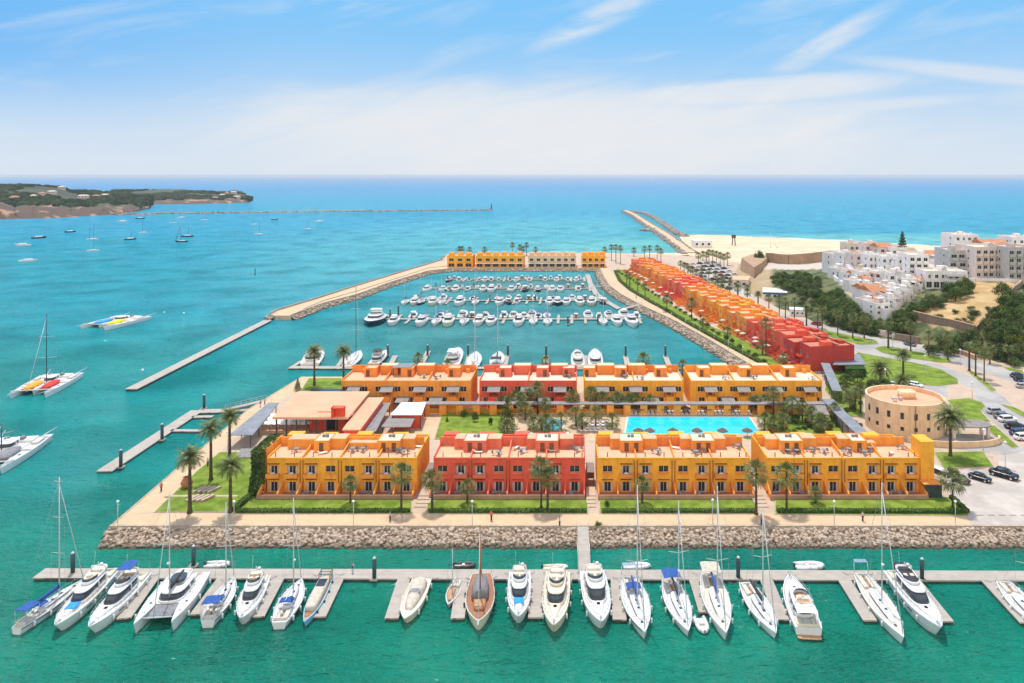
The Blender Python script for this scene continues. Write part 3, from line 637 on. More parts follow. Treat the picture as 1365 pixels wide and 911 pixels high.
# ------------------------------------------------------------ headland across the bay
def heads(name, water, topy, D1, zt, cl, seed, res=14):
    """water: waterline pixels left to right; topy: skyline pixels; a grid between waterline and a back line"""
    nx = 110; ny = 26; vs = []; cols = []
    xs = [water[0][0]+(water[-1][0]-water[0][0])*i/nx for i in range(nx+1)]
    for j in range(ny+1):
        v = j/ny
        for i, px in enumerate(xs):
            wy = interp(px, water); a = P(px, wy, 0); ty = interp(px, topy); endf = min(1, ((nx-i)/9)**.7)
            yb = a.y+D1*(.12+.88*endf)*min(1, .15+(nx-i)/8)+1; xb = (px-CX)*yb/F
            z_top = max(.5, H-(ty-HY)/F*(a.y+D1*.75*endf))
            cz = cl*endf*(.6+.4*noise.noise(Vector((px*.06, seed, 0))))
            prof = 0 if v == 0 else (cz*min(1, v/.06)+(z_top-cz)*(min(1, (v-.06)/.69) if v > .06 else 0)**.9)
            x = a.x+(xb-a.x)*v; y = a.y+(yb-a.y)*v
            n_ = noise.fractal(Vector((x*.012, y*.012, seed)), .8, 2, 5)
            z = -1 if j == 0 else prof+n_*min(3, prof*.12)+(noise.noise(Vector((x*.06, y*.06, 2)))*1.6 if v > .1 else 0)
            if v > .76: z = min(z, z_top)*(1-(v-.76)*3.6)
            xw = noise.noise(Vector((px*.09, seed, 9)))*16*(1-v) if 0 < j < 4 else 0
            vs.append((x+xw*.5, y+xw, z)); cols.append(1 if v > .09+.05*n_ else 0)
    fs = [(j*(nx+1)+i, j*(nx+1)+i+1, (j+1)*(nx+1)+i+1, (j+1)*(nx+1)+i) for j in range(ny) for i in range(nx)]
    me = bpy.data.meshes.new(name); me.from_pydata(vs, [], fs)
    m = M(name+'_cover', (.018, .030, .014), .95, .1, .014, .8, .12, col2=(.075, .082, .035)); t = m.node_tree; b = t.nodes['Principled BSDF']
    src = b.inputs['Base Color'].links[0].from_socket; at = t.nodes.new('ShaderNodeAttribute'); at.attribute_name = 'cover'
    g = t.nodes.new('ShaderNodeNewGeometry'); n = t.nodes.new('ShaderNodeTexNoise'); n.inputs['Scale'].default_value = .05; n.inputs['Detail'].default_value = 9
    t.links.new(g.outputs['Position'], n.inputs['Vector'])
    cliff = mixc(t, sstep(t, n.outputs[0], .52, .66), (.10, .06, .04), (.40, .23, .13))
    t.links.new(mixc(t, at.outputs['Fac'], cliff, src), b.inputs['Base Color'])
    ca = me.color_attributes.new('cover', 'FLOAT_COLOR', 'POINT')
    for i, c in enumerate(cols): ca.data[i].color = (c, c, c, 1)
    me.materials.append(m); o = bpy.data.objects.new(name, me); COL.objects.link(o); tag(o, kind='structure'); return vs
HV1 = heads('headland', ((-260,300),(0,293),(60,291.5),(110,289),(150,286.5),(185,282),(202,276)), ((-260,243),(0,246.5),(40,247),(80,249.5),(92,254),(150,257),(203,262)), 560, 50, 24, 1.3)
HV2 = heads('headland', ((150,273.5),(200,272.8),(250,272.4),(300,271.5),(334,270.2)), ((100,257),(150,255),(215,252.5),(250,253),(285,255),(300,256.5),(312,252.5),(322,254.5),(334,263)), 520, 28, 11, 5.1)

# woodland on the headland: one mass of dark tree clumps
random.seed(77); wd = MB()
for V, n_ in ((HV1, 3600), (HV2, 1900)):
    k_ = 0
    while k_ < n_:
        i = random.randrange(len(V)-112); a, b = Vector(V[i]), Vector(V[i+1]); j = i//111
        if j < 3 or (b-a).length > 60 or a.z < 6: k_ += .05; continue
        if noise.noise(Vector((a.x*.006, a.y*.006, 4))) < -.12: k_ += .2; continue
        c = Vector(V[i+111]); p = a+(b-a)*random.random()+(c-a)*random.random(); r_ = random.uniform(4, 8); v, f = ico(r_); wd.add([Vector((q_.x*random.uniform(.8, 1.3), q_.y, q_.z*.62))+p for q_ in v], f); k_ += 1
wd.build('woodland', M('woodland_leaves', (.012, .026, .012), .95, .1, .02, .6, .6, col2=(.045, .06, .022), spec=.05), kind='stuff', label='dark green woodland covering the distant headland', cat='woodland')
# ------------------------------------------------------------ vegetation
def frond(mb, rz, e0, ln, mi, droop=1.5, n=11, wid=.30):
    c, s = math.cos(rz), math.sin(rz); x = z = 0; pts = []; seg = ln/n; e = e0
    for i in range(n+1):
        pts.append(Vector((x*c, x*s, z))); x += math.cos(e)*seg; z += math.sin(e)*seg; e -= droop/n
    side = Vector((-s, c, 0))
    for i in range(n):
        a, b = pts[i], pts[i+1]; d = (b-a).normalized(); w_ = wid*ln*math.sin(math.pi*min(1, (i+1.2)/(n+.6)))**.6
        r_ = .02*ln
        mb.add([a-side*r_, a+side*r_, b+side*r_*.7, b-side*r_*.7], [(0, 1, 2, 3)], mi)
        for sg in (-1, 1):
            tip = a+side*sg*w_*.8+d*w_*.75+Vector((0, 0, -.28*w_-random.random()*.12*w_))
            mb.add([a, a+d*seg*.8, tip], [(0, 1, 2)], mi)
def date_crown(seed, n=44):
    random.seed(seed); mb = MB()
    for i in range(n):
        u = (i+.5)/n; e0 = R(82)-u*R(95); frond(mb, i*2.399+random.uniform(-.2, .2), e0+random.uniform(-.1, .1), random.uniform(.85, 1.05), 0, 1.1+.5*u)
    for i in range(10): frond(mb, random.uniform(0, 6.28), R(-35)-random.random()*.5, random.uniform(.4, .6), 1, .6, 6, .22)
    return mb.mesh('crown', [K['palm'], K['palmdry']])
def fan_crown(seed, n=40):
    random.seed(seed); mb = MB()
    for i in range(n):
        u = (i+.5)/n; e = R(85)-u*R(135); rz = i*2.399+random.uniform(-.25, .25); ln = random.uniform(.42, .60)
        d = Vector((math.cos(rz)*math.cos(e), math.sin(rz)*math.cos(e), math.sin(e))); side = Vector((-math.sin(rz), math.cos(rz), 0)); up = side.cross(d)
        h = d*ln; mb.add([-side*.02, side*.02, h+side*.012, h-side*.012], [(0, 1, 2, 3)], 0)
        for k in range(9):
            t = (k-4)/4*1.25; l2 = (.56-.12*abs(t))*random.uniform(.85, 1.1)
            tp = h+d*math.cos(t)*l2+side*math.sin(t)*l2+Vector((0, 0, -.10-.12*abs(t)))*(1 if u < .8 else 1.4)
            t2 = t+.10; t3 = t-.10
            mb.add([h, h+(d*math.cos(t3)+side*math.sin(t3))*l2*.6, tp, h+(d*math.cos(t2)+side*math.sin(t2))*l2*.6], [(0, 1, 2, 3)], 1 if u > .92 else 0)
    return mb.mesh('crown', [K['palm'], K['palmdry']])
DC = [date_crown(i) for i in (1, 2, 3)]; FC = [fan_crown(i) for i in (4, 5, 6)]
def trunk_mesh(r0, r1, seed, lean=0.02):
    random.seed(seed); mb = MB(); rr = []; n = 16
    for k in range(n+1):
        u = k/n; r = (r0*(1+.7*max(0, .08-u)/.08)*(1-u)+r1*u)*(1+.12*(k % 2))
        ox = lean*math.sin(u*2.2+seed); rr.append([(ox+r*math.cos(t*math.pi/4), r*math.sin(t*math.pi/4), u) for t in range(8)])
    return mb.rings(rr, 0).mesh('trunk', K['trunk'])
TM = [trunk_mesh(.34, .22, 1), trunk_mesh(.21, .15, 2), trunk_mesh(.24, .17, 3)]
pcount = [0]
def palm_at(loc, h, r, kind='fan', label='', group=None, name='palm_tree'):
    i = pcount[0]; pcount[0] += 1
    t = thing(name, loc, random.Random(i).uniform(0, 6.28), label=label, cat='palm tree', group=group)
    tr = bpy.data.objects.new('trunk', TM[(0 if kind == 'date' else 1+i % 2)]); COL.objects.link(tr); tr.parent = t; tr.scale = (1, 1, h+.1); tr.location.z = -.1
    cr = bpy.data.objects.new('crown', (DC if kind == 'date' else FC)[i % 3]); COL.objects.link(cr); cr.parent = t; cr.location.z = h; cr.scale = (r, r, r*.95)
    return t
def palm(px, py, cy, r=2.0, kind='fan', label='', group=None, z=G):
    b = P(px, py, z); h = (py-cy)*b.y/F; return palm_at(b, h, r, kind, label, group)
def leaf_blob(mb, c, r, n, sz, mi=0, flat=.85):
    for _ in range(n):
        d = Vector((random.gauss(0, 1), random.gauss(0, 1), random.gauss(0, 1))).normalized()*r*random.uniform(.65, 1.05); d.z *= flat
        p = c+d; a = Vector((random.uniform(-1, 1), random.uniform(-1, 1), random.uniform(-.6, .6))).normalized(); b = a.cross(d.normalized()+Vector((0, 0, .4))).normalized()
        s = sz*random.uniform(.6, 1.3); mb.add([p-a*s, p-b*s*.6, p+a*s, p+b*s*.6], [(0, 1, 2, 3)], mi)
def tree_crown(seed, mats, shape='round'):
    random.seed(seed); mb = MB()
    if shape == 'round':
        for k in range(34):
            t = random.uniform(0, 6.28); u = random.uniform(-.4, 1); rr = math.sqrt(max(0, 1-u*u))*random.uniform(.35, .78)
            leaf_blob(mb, Vector((math.cos(t)*rr, math.sin(t)*rr, .62+u*.42)), random.uniform(.2, .36), 62, .06, 0 if random.random() < .75 else 1)
    elif shape == 'cone':
        for k in range(60):
            u = random.random()**1.15; t = random.uniform(0, 6.28); rr = (1-u)*.42*random.uniform(.4, 1)+.02
            leaf_blob(mb, Vector((math.cos(t)*rr, math.sin(t)*rr, .12+u*.86)), .10+.06*(1-u), 40, .028, 0 if random.random() < .8 else 1)
    elif shape == 'tier':
        for k in range(9):
            u = k/8; rr = .40*(1-u)**.8+.05
            for j in range(10):
                t = j*.628+k; 
                for q in range(3): leaf_blob(mb, Vector((math.cos(t)*rr*(q+1)/3, math.sin(t)*rr*(q+1)/3, .14+u*.82+.02*q)), .045, 16, .03, 0)
    elif shape == 'shrub':
        for k in range(16):
            t = random.uniform(0, 6.28); rr = random.uniform(0, .7); leaf_blob(mb, Vector((math.cos(t)*rr, math.sin(t)*rr, .35+.25*random.random())), .33, 55, .07, 0 if random.random() < .7 else 1)
    return mb.mesh('crown', mats)
TC = {'dark': [tree_crown(i, [K['leafd'], K['leaf']]) for i in (11, 12, 13)], 'green': [tree_crown(i, [K['leaf'], K['leafd']]) for i in (14, 15)],
      'yellow': [tree_crown(i, [K['leafy'], K['leaf']], 'shrub') for i in (16,)], 'scrub': [tree_crown(i, [K['scrub'], K['leaf']], 'shrub') for i in (17, 18)],
      'shrub': [tree_crown(i, [K['leafd'], K['leaf']], 'shrub') for i in (19, 20)], 'cone': [tree_crown(21, [K['leaf'], K['leafd']], 'cone')], 'tier': [tree_crown(22, [K['leafd'], K['leafd']], 'tier')]}
def bark_mesh():
    mb = MB(); mb.poly_tube([(0,0,-.1),(.02,.01,.25),(0,.02,.5)], [.06,.045,.03], 6)
    for a in range(5):
        t = a*1.26; mb.tube((0,.01,.3+.04*a), (math.cos(t)*.35, math.sin(t)*.35, .62+.05*a), .028, .012, 5)
    return mb.mesh('trunk', K['bark'])
BM = bark_mesh()
mbs = MB().tube((0,0,-.05), (0,0,.9), .03, .01, 6); SM = mbs.mesh('trunk', K['bark'])
tcount = [0]
def tree(loc, w_, h, kind, label, group=None, name='tree', cat='tree'):
    i = tcount[0]; tcount[0] += 1; rz = random.Random(i+50).uniform(0, 6.28)
    t = thing(name, loc, rz, label=label, cat=cat, group=group); ms = TC[kind]
    bm_ = SM if kind in ('cone', 'tier') else BM; s = (w_/2, w_/2, h/1.15 if kind not in ('cone', 'tier', 'shrub', 'scrub', 'yellow') else h)
    if kind in ('cone', 'tier'): s = (w_/.95, w_/.95, h)
    for n_, m_ in (('trunk', bm_), ('crown', ms[i % len(ms)])):
        o = bpy.data.objects.new(n_, m_); COL.objects.link(o); o.parent = t; o.scale = s
        if n_ == 'trunk' and kind in ('shrub', 'scrub', 'yellow'): o.scale = (w_/3, w_/3, h*.8)
    return t
# ------------------------------------------------------------ boats
def hullf(L, B, fb, kind):
    if kind == 'motor':
        hb = lambda t: B/2*((.90+.10*math.sin(math.pi/2*min(1, t/.4))) if t < .4 else max(0, 1-((t-.4)/.6)**2.5)**.85)
        zs = lambda t: fb*(1+.38*t*t); rk = .11*L; fl = .90
    elif kind == 'classic':
        hb = lambda t: B/2*((.72+.28*math.sin(math.pi/2*min(1, t/.45))) if t < .45 else max(0, 1-((t-.45)/.55)**2.2)**.9)
        zs = lambda t: fb*(1+.55*(t-.4)**2*2); rk = .06*L; fl = .86
    elif kind == 'slim':
        hb = lambda t: B/2*(.75+.25*math.sin(math.pi/2*min(1, t/.4)) if t < .4 else max(0, 1-((t-.4)/.6)**1.8)**.9)
        zs = lambda t: fb*(1+.12*t); rk = .04*L; fl = .8
    else:
        hb = lambda t: B/2*((.56+.44*math.sin(math.pi/2*min(1, t/.45))) if t < .45 else max(0, 1-((t-.45)/.55)**1.9)**.95)
        zs = lambda t: fb*(1+.16*t*t); rk = .05*L; fl = .80
    return hb, zs, rk, fl
def hull(parent, L, B, fb, kind='motor', mat='gel', deck='deck', stripe=None, N_=14):
    hb, zs, rk, fl = hullf(L, B, fb, kind); mb = MB(); dk = MB(); rows = []
    for i in range(N_+1):
        t = i/N_; t = 1-(1-t)**1.25; h = max(hb(t), .015); z = zs(t); pr = ((h, z), (h*.99, z*.82), (h*(fl+.05), z*.42), (h*fl*.95, .05), (h*fl*.8, -.3), (0, -.55))
        row = []
        for sg in (1, -1):
            q = [(-L/2+L*t-rk*(1-max(0, zz)/z)*t**4*1.0, yy*sg, zz) for yy, zz in pr]
            row += q if sg == 1 else list(reversed(q[:-1]))
        rows.append(row)
    n = len(rows[0]); vs = [p for r in rows for p in r]; fs = []
    for k in range(N_):
        for i in range(n-1): fs.append((k*n+i, (k+1)*n+i, (k+1)*n+i+1, k*n+i+1))
    mb.add(vs, fs, 0, True); mb.add(rows[0], [tuple(range(n))])
    for sg in (1, -1):                                   # gunwale cap and inner bulwark
        cap = []
        for i in range(N_+1):
            t = 1-(1-i/N_)**1.25; h = max(hb(t), .015); x = -L/2+L*t; ih = max(.004, h-.14); cap += [(x, h*sg, zs(t)), (x-.1*t, ih*sg, zs(t)+.01), (x-.1*t, ih*sg, zs(t)-.14)]
        f2 = []
        for k in range(N_):
            for i in range(2): f2.append((k*3+i, k*3+i+1, (k+1)*3+i+1, (k+1)*3+i) if sg == 1 else (k*3+i, (k+1)*3+i, (k+1)*3+i+1, k*3+i+1))
        mb.add(cap, f2)
    dv = []
    for i in range(N_+1):
        t = 1-(1-i/N_)**1.25; h = max(.004, hb(t)-.13); dv += [(-L/2+L*t-.1*t, h, zs(t)-.10), (-L/2+L*t-.1*t, 0, zs(t)-.06), (-L/2+L*t-.1*t, -h, zs(t)-.10)]
    dk.add(dv, [f for k in range(N_) for f in ((k*3, k*3+1, k*3+4, k*3+3), (k*3+1, k*3+2, k*3+5, k*3+4))])
    ho = mb.build('hull', K[mat], parent); dk.build('deck', K[deck], parent)
    if stripe:
        s_ = MB()
        for sg in (1, -1):
            q = []
            for i in range(N_+1):
                t = 1-(1-i/N_)**1.25; h = max(.015, hb(t))+.012; x = -L/2+L*t
                q += [(x-rk*.2*t**4, h*sg*.99, zs(t)*.84), (x-rk*.35*t**4, h*sg*.975, zs(t)*.70)]
            s_.add(q, [(2*k, 2*k+1, 2*k+3, 2*k+2) for k in range(N_)])
        s_.build('stripe', K[stripe], ho)
    return hb, zs
def fenders(parent, L, hb, zs, side=(1, -1), n=4, mat='fend'):
    for sg in side:
        for k in range(n):
            t = .14+.62*k/max(1, n-1); x = -L/2+L*t; y = (hb(t)+.16)*sg; z = zs(t)*.62
            MB().pod([(z-.38, x, .05, .05), (z-.33, x, .14, .14), (z+.3, x, .14, .14), (z+.38, x, .04, .04)], 2, 8).build('fender', K[mat], parent).location.y = y
def rail(parent, L, hb, zs, t0=.45, t1=.985, h=.6, n=8, name='railing', r=.028):
    mb = MB(); pv = None
    for sg in (1, -1):
        pv = None
        for i in range(n+1):
            t = t0+(t1-t0)*i/n; a = Vector((-L/2+L*t-.12, (max(.02, hb(t)-.10))*sg, zs(t))); b = a+Vector((0, 0, h)); mb.tube(a, b, r*.8, n=4)
            if pv: mb.tube(pv, b, r, n=4)
            pv = b
        if sg == 1: e1 = pv
    mb.tube(e1, pv, r, n=4); return mb.build(name, K['steel'], parent)
def hatch(parent, x, y, z, s=.35, mat='glass'): return MB().rbox(x-s, x+s, y-s*.8, y+s*.8, z-.03, z+.06, .03).build('hatch', K[mat], parent)
def house_pods(parent, cx, lx, ly, z0, hb_=.5, hw=.65, hr=.16, rake=.35, taper=.22, top=1.0, e=3.4, roof='gel', glass='glass', body='gel', back=.06):
    """cabin side wall, dark window band, roof; returns roof height and centre"""
    l1 = z0+hb_; l2 = l1+hw; sh = rake*hw
    MB().pod([(z0-.15, cx, lx, ly, taper), (l1, cx-.1*sh, lx*.985, ly*.98, taper)], e).build('cabin', K[body], parent)
    wx = lx-sh*.6; wc = cx-sh*.55
    MB().pod([(l1, cx-.1*sh, lx*.975, ly*.97, taper), (l2, wc, wx*.97, ly*.87, taper)], e).build('windscreen', K[glass], parent)
    for sx in (-.55, .1):
        for sg in (1, -1): MB().hexa([(wc+wx*sx-.09, sg*ly*.90, l1), (wc+wx*sx+.09, sg*ly*.90, l1), (wc+wx*sx+.09, sg*ly*1.0, l1), (wc+wx*sx-.09, sg*ly*1.0, l1), (wc+wx*sx-.19, sg*ly*.84, l2), (wc+wx*sx-.01, sg*ly*.84, l2), (wc+wx*sx-.01, sg*ly*.905, l2), (wc+wx*sx-.19, sg*ly*.905, l2)]).build('window_pillar', K[body], parent)
    MB().pod([(l2, wc-.03, wx*1.02*top, ly*.92, taper), (l2+hr*.7, wc-.03, wx*1.03*top, ly*.93, taper), (l2+hr, wc-.03, wx*.92*top, ly*.8, taper)], e).build('roof', K[roof], parent)
    return l2+hr, wc, wx, ly*.86
def bimini(parent, x0, x1, hw, z, mat, post=1.1, bow=.18):
    mb = MB(); n = 6; rows = []
    for i in range(n+1):
        x = x0+(x1-x0)*i/n; rows.append([(x, hw*math.sin(a), z+bow*math.cos(a*1.0)*(1-.25*abs(i/n-.5))) for a in [(-1+2*k/6)*1.35 for k in range(7)]])
    vs = [p for r in rows for p in r]; m = 7
    mb.add(vs, [(k*m+i, (k+1)*m+i, (k+1)*m+i+1, k*m+i+1) for k in range(n) for i in range(m-1)], 0, True)
    low = [(a, b, c-.05) for a, b, c in vs]; mb.add(low, [(k*m+i, k*m+i+1, (k+1)*m+i+1, (k+1)*m+i) for k in range(n) for i in range(m-1)], 0, True)
    o = mb.build('canopy', K[mat], parent)
    f = MB()
    for x in (x0+.1, x1-.1):
        for sg in (1, -1): f.tube((x, sg*hw*.95, z-post), (x, sg*hw*.96, z+.05), .03, n=4)
    f.build('canopy_frame', K['steel'], o); return o
def cockpit(parent, x0, x1, hw, z, floor='teak', seat='deck', wheel=True):
    MB().box(x0, x1, -hw, hw, z-.05, z+.03).build('cockpit_floor', K[floor], parent)
    m = MB(); m.rbox(x0, x1, hw-.05, hw+.25, z, z+.38, .05); m.rbox(x0, x1, -hw-.25, -hw+.05, z, z+.38, .05); m.rbox(x0-.22, x0, -hw-.25, hw+.25, z, z+.38, .05); m.build('coaming', K[seat], parent)
    m = MB(); m.rbox(x0+.1, x1-.2, hw-.5, hw-.06, z+.03, z+.28, .05); m.rbox(x0+.1, x1-.2, -hw+.06, -hw+.5, z+.03, z+.28, .05); m.build('seat', K[seat], parent)
    if wheel:
        m = MB(); c = Vector((x0+(x1-x0)*.35, 0, z+.65)); pv = None
        for k in range(13):
            a = k*math.pi/6; p = c+Vector((0, math.cos(a)*.4, math.sin(a)*.4))
            if pv: m.tube(pv, p, .03, n=4)
            pv = p
        m.tube(c, c+Vector((0, 0, -.6)), .07, n=5); m.build('steering_wheel', K['steel'], parent)
def motor_yacht(name, label, L, B, fb=1.15, fly=True, hullm='gel', stripe=None, fly_top=None, pad=None, roofm='gel', glass='glass', deck='deckw', body='gel', aft=None, front_glass=1.0, group=None, fend=4, arch=True, cab=.0, cover=None):
    t = thing(name, label=label, cat='motor yacht', group=group)
    hb, zs = hull(t, L, B, fb, 'motor', hullm, deck, stripe)
    zd = zs(.45)-.05
    MB().pod([(.25, -L/2-.35, .55, B*.40), (.38, -L/2-.35, .55, B*.40)], 5).build('swim_platform', K['teak'], t)
    if body == 'gel' or True:
        MB().pod([(zs(.7)-.2, L*.16, L*.22, B*.31, .55), (zs(.7)+.20, L*.15, L*.20, B*.27, .6), (zs(.7)+.30, L*.14, L*.16, B*.2, .6)], 2.6).build('coachroof', K[body], t)
    r, wc, wx, wy = house_pods(t, -.08*L+cab*L, .255*L, .40*B, zd+.05, .5, .72*front_glass, .16, 1.5, .16, roof=roofm, glass=glass, body=body)
    for sg in (1, -1): hatch(t, L*.20, sg*.0, zs(.7)+.28, .3)
    hatch(t, L*.33, 0, zs(.83)+.02, .22)
    if pad: MB().rbox(L*.13, L*.26, -B*.2, B*.2, zs(.7)+.28, zs(.7)+.40, .05).build('sun_pad', K[pad], t)
    cockpit(t, -L*.46, -L*.33, B*.30, zs(.1)-.12, 'teak', 'cream' if pad is None else 'deck', False)
    if fly:
        fx = wc-.07*L
        MB().pod([(r-.04, fx, wx*.80, wy*.90, .2), (r+.42, fx, wx*.82, wy*.94, .2), (r+.43, fx, wx*.77, wy*.84, .2), (r+.12, fx, wx*.76, wy*.82, .2)], 3.2).build('flybridge', K[body], t)
        m = MB(); arc = [(fx+wx*.28+wx*.50*math.cos(a), wy*.80*math.sin(a)) for a in [(-1+2*k/12)*1.5 for k in range(13)]]
        for a_, b_ in zip(arc, arc[1:]): m.add([(*a_, r+.40), (*b_, r+.40), (b_[0]-.25, b_[1]*.93, r+.78), (a_[0]-.25, a_[1]*.93, r+.78)], [(0, 1, 2, 3)], 0, True)
        m.build('flybridge_windscreen', K[glass], t)
        MB().pod([(r+.13, fx, wx*.74, wy*.80, .2), (r+.15, fx, wx*.74, wy*.80, .2)], 3.2).build('flybridge_floor', K['teak' if int(L*7) % 2 else 'deck'], t)
        m = MB()
        for sg in (1, -1): m.rbox(fx+wx*.02, fx+wx*.22, sg*wy*.35-.3, sg*wy*.35+.3, r+.1, r+.5, .08)
        m.rbox(fx-wx*.7, fx-wx*.35, -wy*.7, wy*.7, r+.1, r+.36, .08); m.build('seat', K['cream'], t)
        if fly_top: bimini(t, fx-wx*.55, fx+wx*.35, wy*.85, r+1.75, fly_top, 1.4)
    if cover: MB().pod([(r-.1, wc-.12*L, wx*.9, wy*.93, .1), (r+.3, wc-.12*L, wx*.85, wy*.85, .1), (r+.38, wc-.12*L, wx*.6, wy*.6, .1)], 3).build('canvas_cover', K[cover], t)
    if arch:
        ax = wc-wx*.72; m = MB(); hz_ = r+(.9 if fly else .5); m.poly_tube([(ax-.2, wy*.9, r-.1), (ax, wy*.72, hz_), (ax, -wy*.72, hz_), (ax-.2, -wy*.9, r-.1)], [.12, .10, .10, .12], 6)
        m.tube((ax, 0, hz_), (ax, 0, hz_+.6), .05, n=5); m.build('radar_arch', K['gel'], t)
        MB().pod([(hz_+.1, ax, .25, .25), (hz_+.3, ax, .3, .3), (hz_+.42, ax, .15, .15)], 2, 10).build('radar_dome', K['gel'], t).location.y = wy*.35
        MB().tube((ax, -wy*.5, hz_), (ax-.5, -wy*.5, hz_+2.0), .02, n=4).build('antenna', K['mast'], t)
    if aft: bimini(t, -L*.47, -L*.30, B*.36, zd+1.6, aft, 1.3)
    rail(t, L, hb, zs, .42)
    for sg in (1, -1):
        for u in (.36, .50, .63):
            x = -L/2+L*u; dx = L*.045; y0, y1 = hb(u-.04), hb(u+.04); z = zs(u)*.60
            MB().add([(x-dx, sg*(y0*.985+.03), z), (x+dx, sg*(y1*.985+.03), z+.02), (x+dx*.8, sg*(y1*.99+.04), z+.24), (x-dx*.8, sg*(y0*.99+.04), z+.22)], [(0, 1, 2, 3)]).build('hull_window', K['glass'], t)
    m = MB(); m.rbox(L*.41, L*.455, -.16, .16, zs(.93)-.05, zs(.93)+.10, .03); m.tube((L*.40, 0, zs(.92)+.05), (L*.495, 0, zs(1)+.05), .05, n=5); m.build('anchor', K['steel'], t)
    if fend: fenders(t, L, hb, zs, n=fend)
    return t
def rig(t, L, B, x, zd, mh, sp=2, boom=None, sail='blue', stays=True, r=.11, mat='mast', fore=True, radar=True):
    m = MB(); m.tube((x, 0, zd-.3), (x, 0, zd+mh), r, r*.6, 7); o = m.build('mast', K[mat], t)
    if sp:
        for k in range(sp):
            s_ = MB(); z = zd+mh*(.36+.30*k) if sp > 1 else zd+mh*.5; w_ = B*(.40-.07*k)
            for sg in (1, -1): s_.tube((x, 0, z), (x-.25, sg*w_, z+.18), .05, .035, 5)
            s_.build('spreader', K['mast'], o)
    if radar:
        MB().pod([(zd+mh*.33, x+.35, .22, .22), (zd+mh*.33+.22, x+.35, .22, .22)], 2, 10).build('radar_dome', K['gel'], o)
    if boom:
        b_ = MB(); b_.tube((x, 0, zd+1.15), (x-boom, 0, zd+1.25), .09, .08, 6); bo = b_.build('boom', K['mast'], t)
        if sail:
            s_ = MB(); s_.rings([[(xx, .02*0+rr*math.cos(a)*.85, zz+rr*1.25*math.sin(a)) for a in [i*math.pi/4 for i in range(8)]] for xx, zz, rr in ((x-.1, zd+1.55, .15), (x-.15, zd+1.5, .30), (x-boom*.3, zd+1.45, .27), (x-boom*.7, zd+1.42, .22), (x-boom, zd+1.38, .14))])
            s_.build('sail_cover', K[sail], bo)
    if stays:
        s_ = MB(); top = (x, 0, zd+mh*.98)
        s_.tube(top, (-L/2+.2, 0, zd), .016, n=3)
        for sg in (1, -1):
            s_.tube(top, (x-.25, sg*B*.40, zd+mh*.6), .014, n=3); s_.tube((x-.25, sg*B*.40, zd+mh*.36), (x-.2, sg*B*.46, zd), .016, n=3); s_.tube((x-.25, sg*B*.4, zd+mh*.6), (x-.25, sg*B*.40, zd+mh*.36), .014, n=3)
        s_.build('rigging', K['rope'], t)
        if fore: MB().tube((x, 0, zd+mh*.94), (L/2-.35, 0, zd+.3), .055, .065, 5).build('furled_jib', K['mast'] if fore is True else K[fore], t)
def sailboat(name, label, L, B, fb=1.0, mh=15, mx=.07, hullm='gel', deck='deckw', dodger=None, bim=None, sail='blue', stripe=None, group=None, fend=4, cover=None, arch=False, boomlen=.36, fore=True, sp=2, trunk=True, mat='mast', kind='sail', radar=False):
    t = thing(name, label=label, cat='sailboat', group=group); hb, zs = hull(t, L, B, fb, kind, hullm, deck, stripe); zd = zs(.5)-.06
    if trunk:
        MB().pod([(zd-.1, L*.05, L*.26, B*.26, .45), (zd+.32, L*.045, L*.25, B*.235, .45), (zd+.40, L*.04, L*.23, B*.19, .45)], 3).build('coachroof', K['gel'], t)
        MB().pod([(zd+.10, L*.05, L*.235, B*.258, .40), (zd+.25, L*.047, L*.232, B*.250, .40)], 3).build('cabin_window', K['glass'], t)
        for xx in (.0, .13): hatch(t, L*xx, 0, zd+.40, .24)
    hatch(t, L*.33, 0, zs(.83)-.02, .22)
    cockpit(t, -L*.43, -L*.22, B*.20, zd-.05)
    rig(t, L, B, L*mx, zd+.2, mh, sp, L*boomlen, sail, True, .11 if L > 9 else .07, mat, fore, radar)
    if dodger: bimini(t, -L*.24, -L*.12, B*.28, zd+1.0, dodger, .8, .25)
    if bim: bimini(t, -L*.45, -L*.26, B*.36, zd+1.9, bim, 1.9)
    if cover: MB().pod([(zd+.3, -L*.1, L*.16, B*.26), (zd+.7, -L*.1, L*.15, B*.12)], 2.5).build('canvas_cover', K[cover], t)
    if arch:
        m = MB(); x = -L*.46; m.poly_tube([(x, B*.3, zd-.1), (x-.3, B*.28, zd+1.9), (x-.3, -B*.28, zd+1.9), (x, -B*.3, zd-.1)], [.06]*4, 5); m.box(x-.9, x, -B*.26, B*.26, zd+1.93, zd+1.98); m.build('stern_arch', K['steel'], t)
    rail(t, L, hb, zs, .03, .985, .55, 14, r=.018)
    if fend: fenders(t, L, hb, zs, n=fend)
    return t
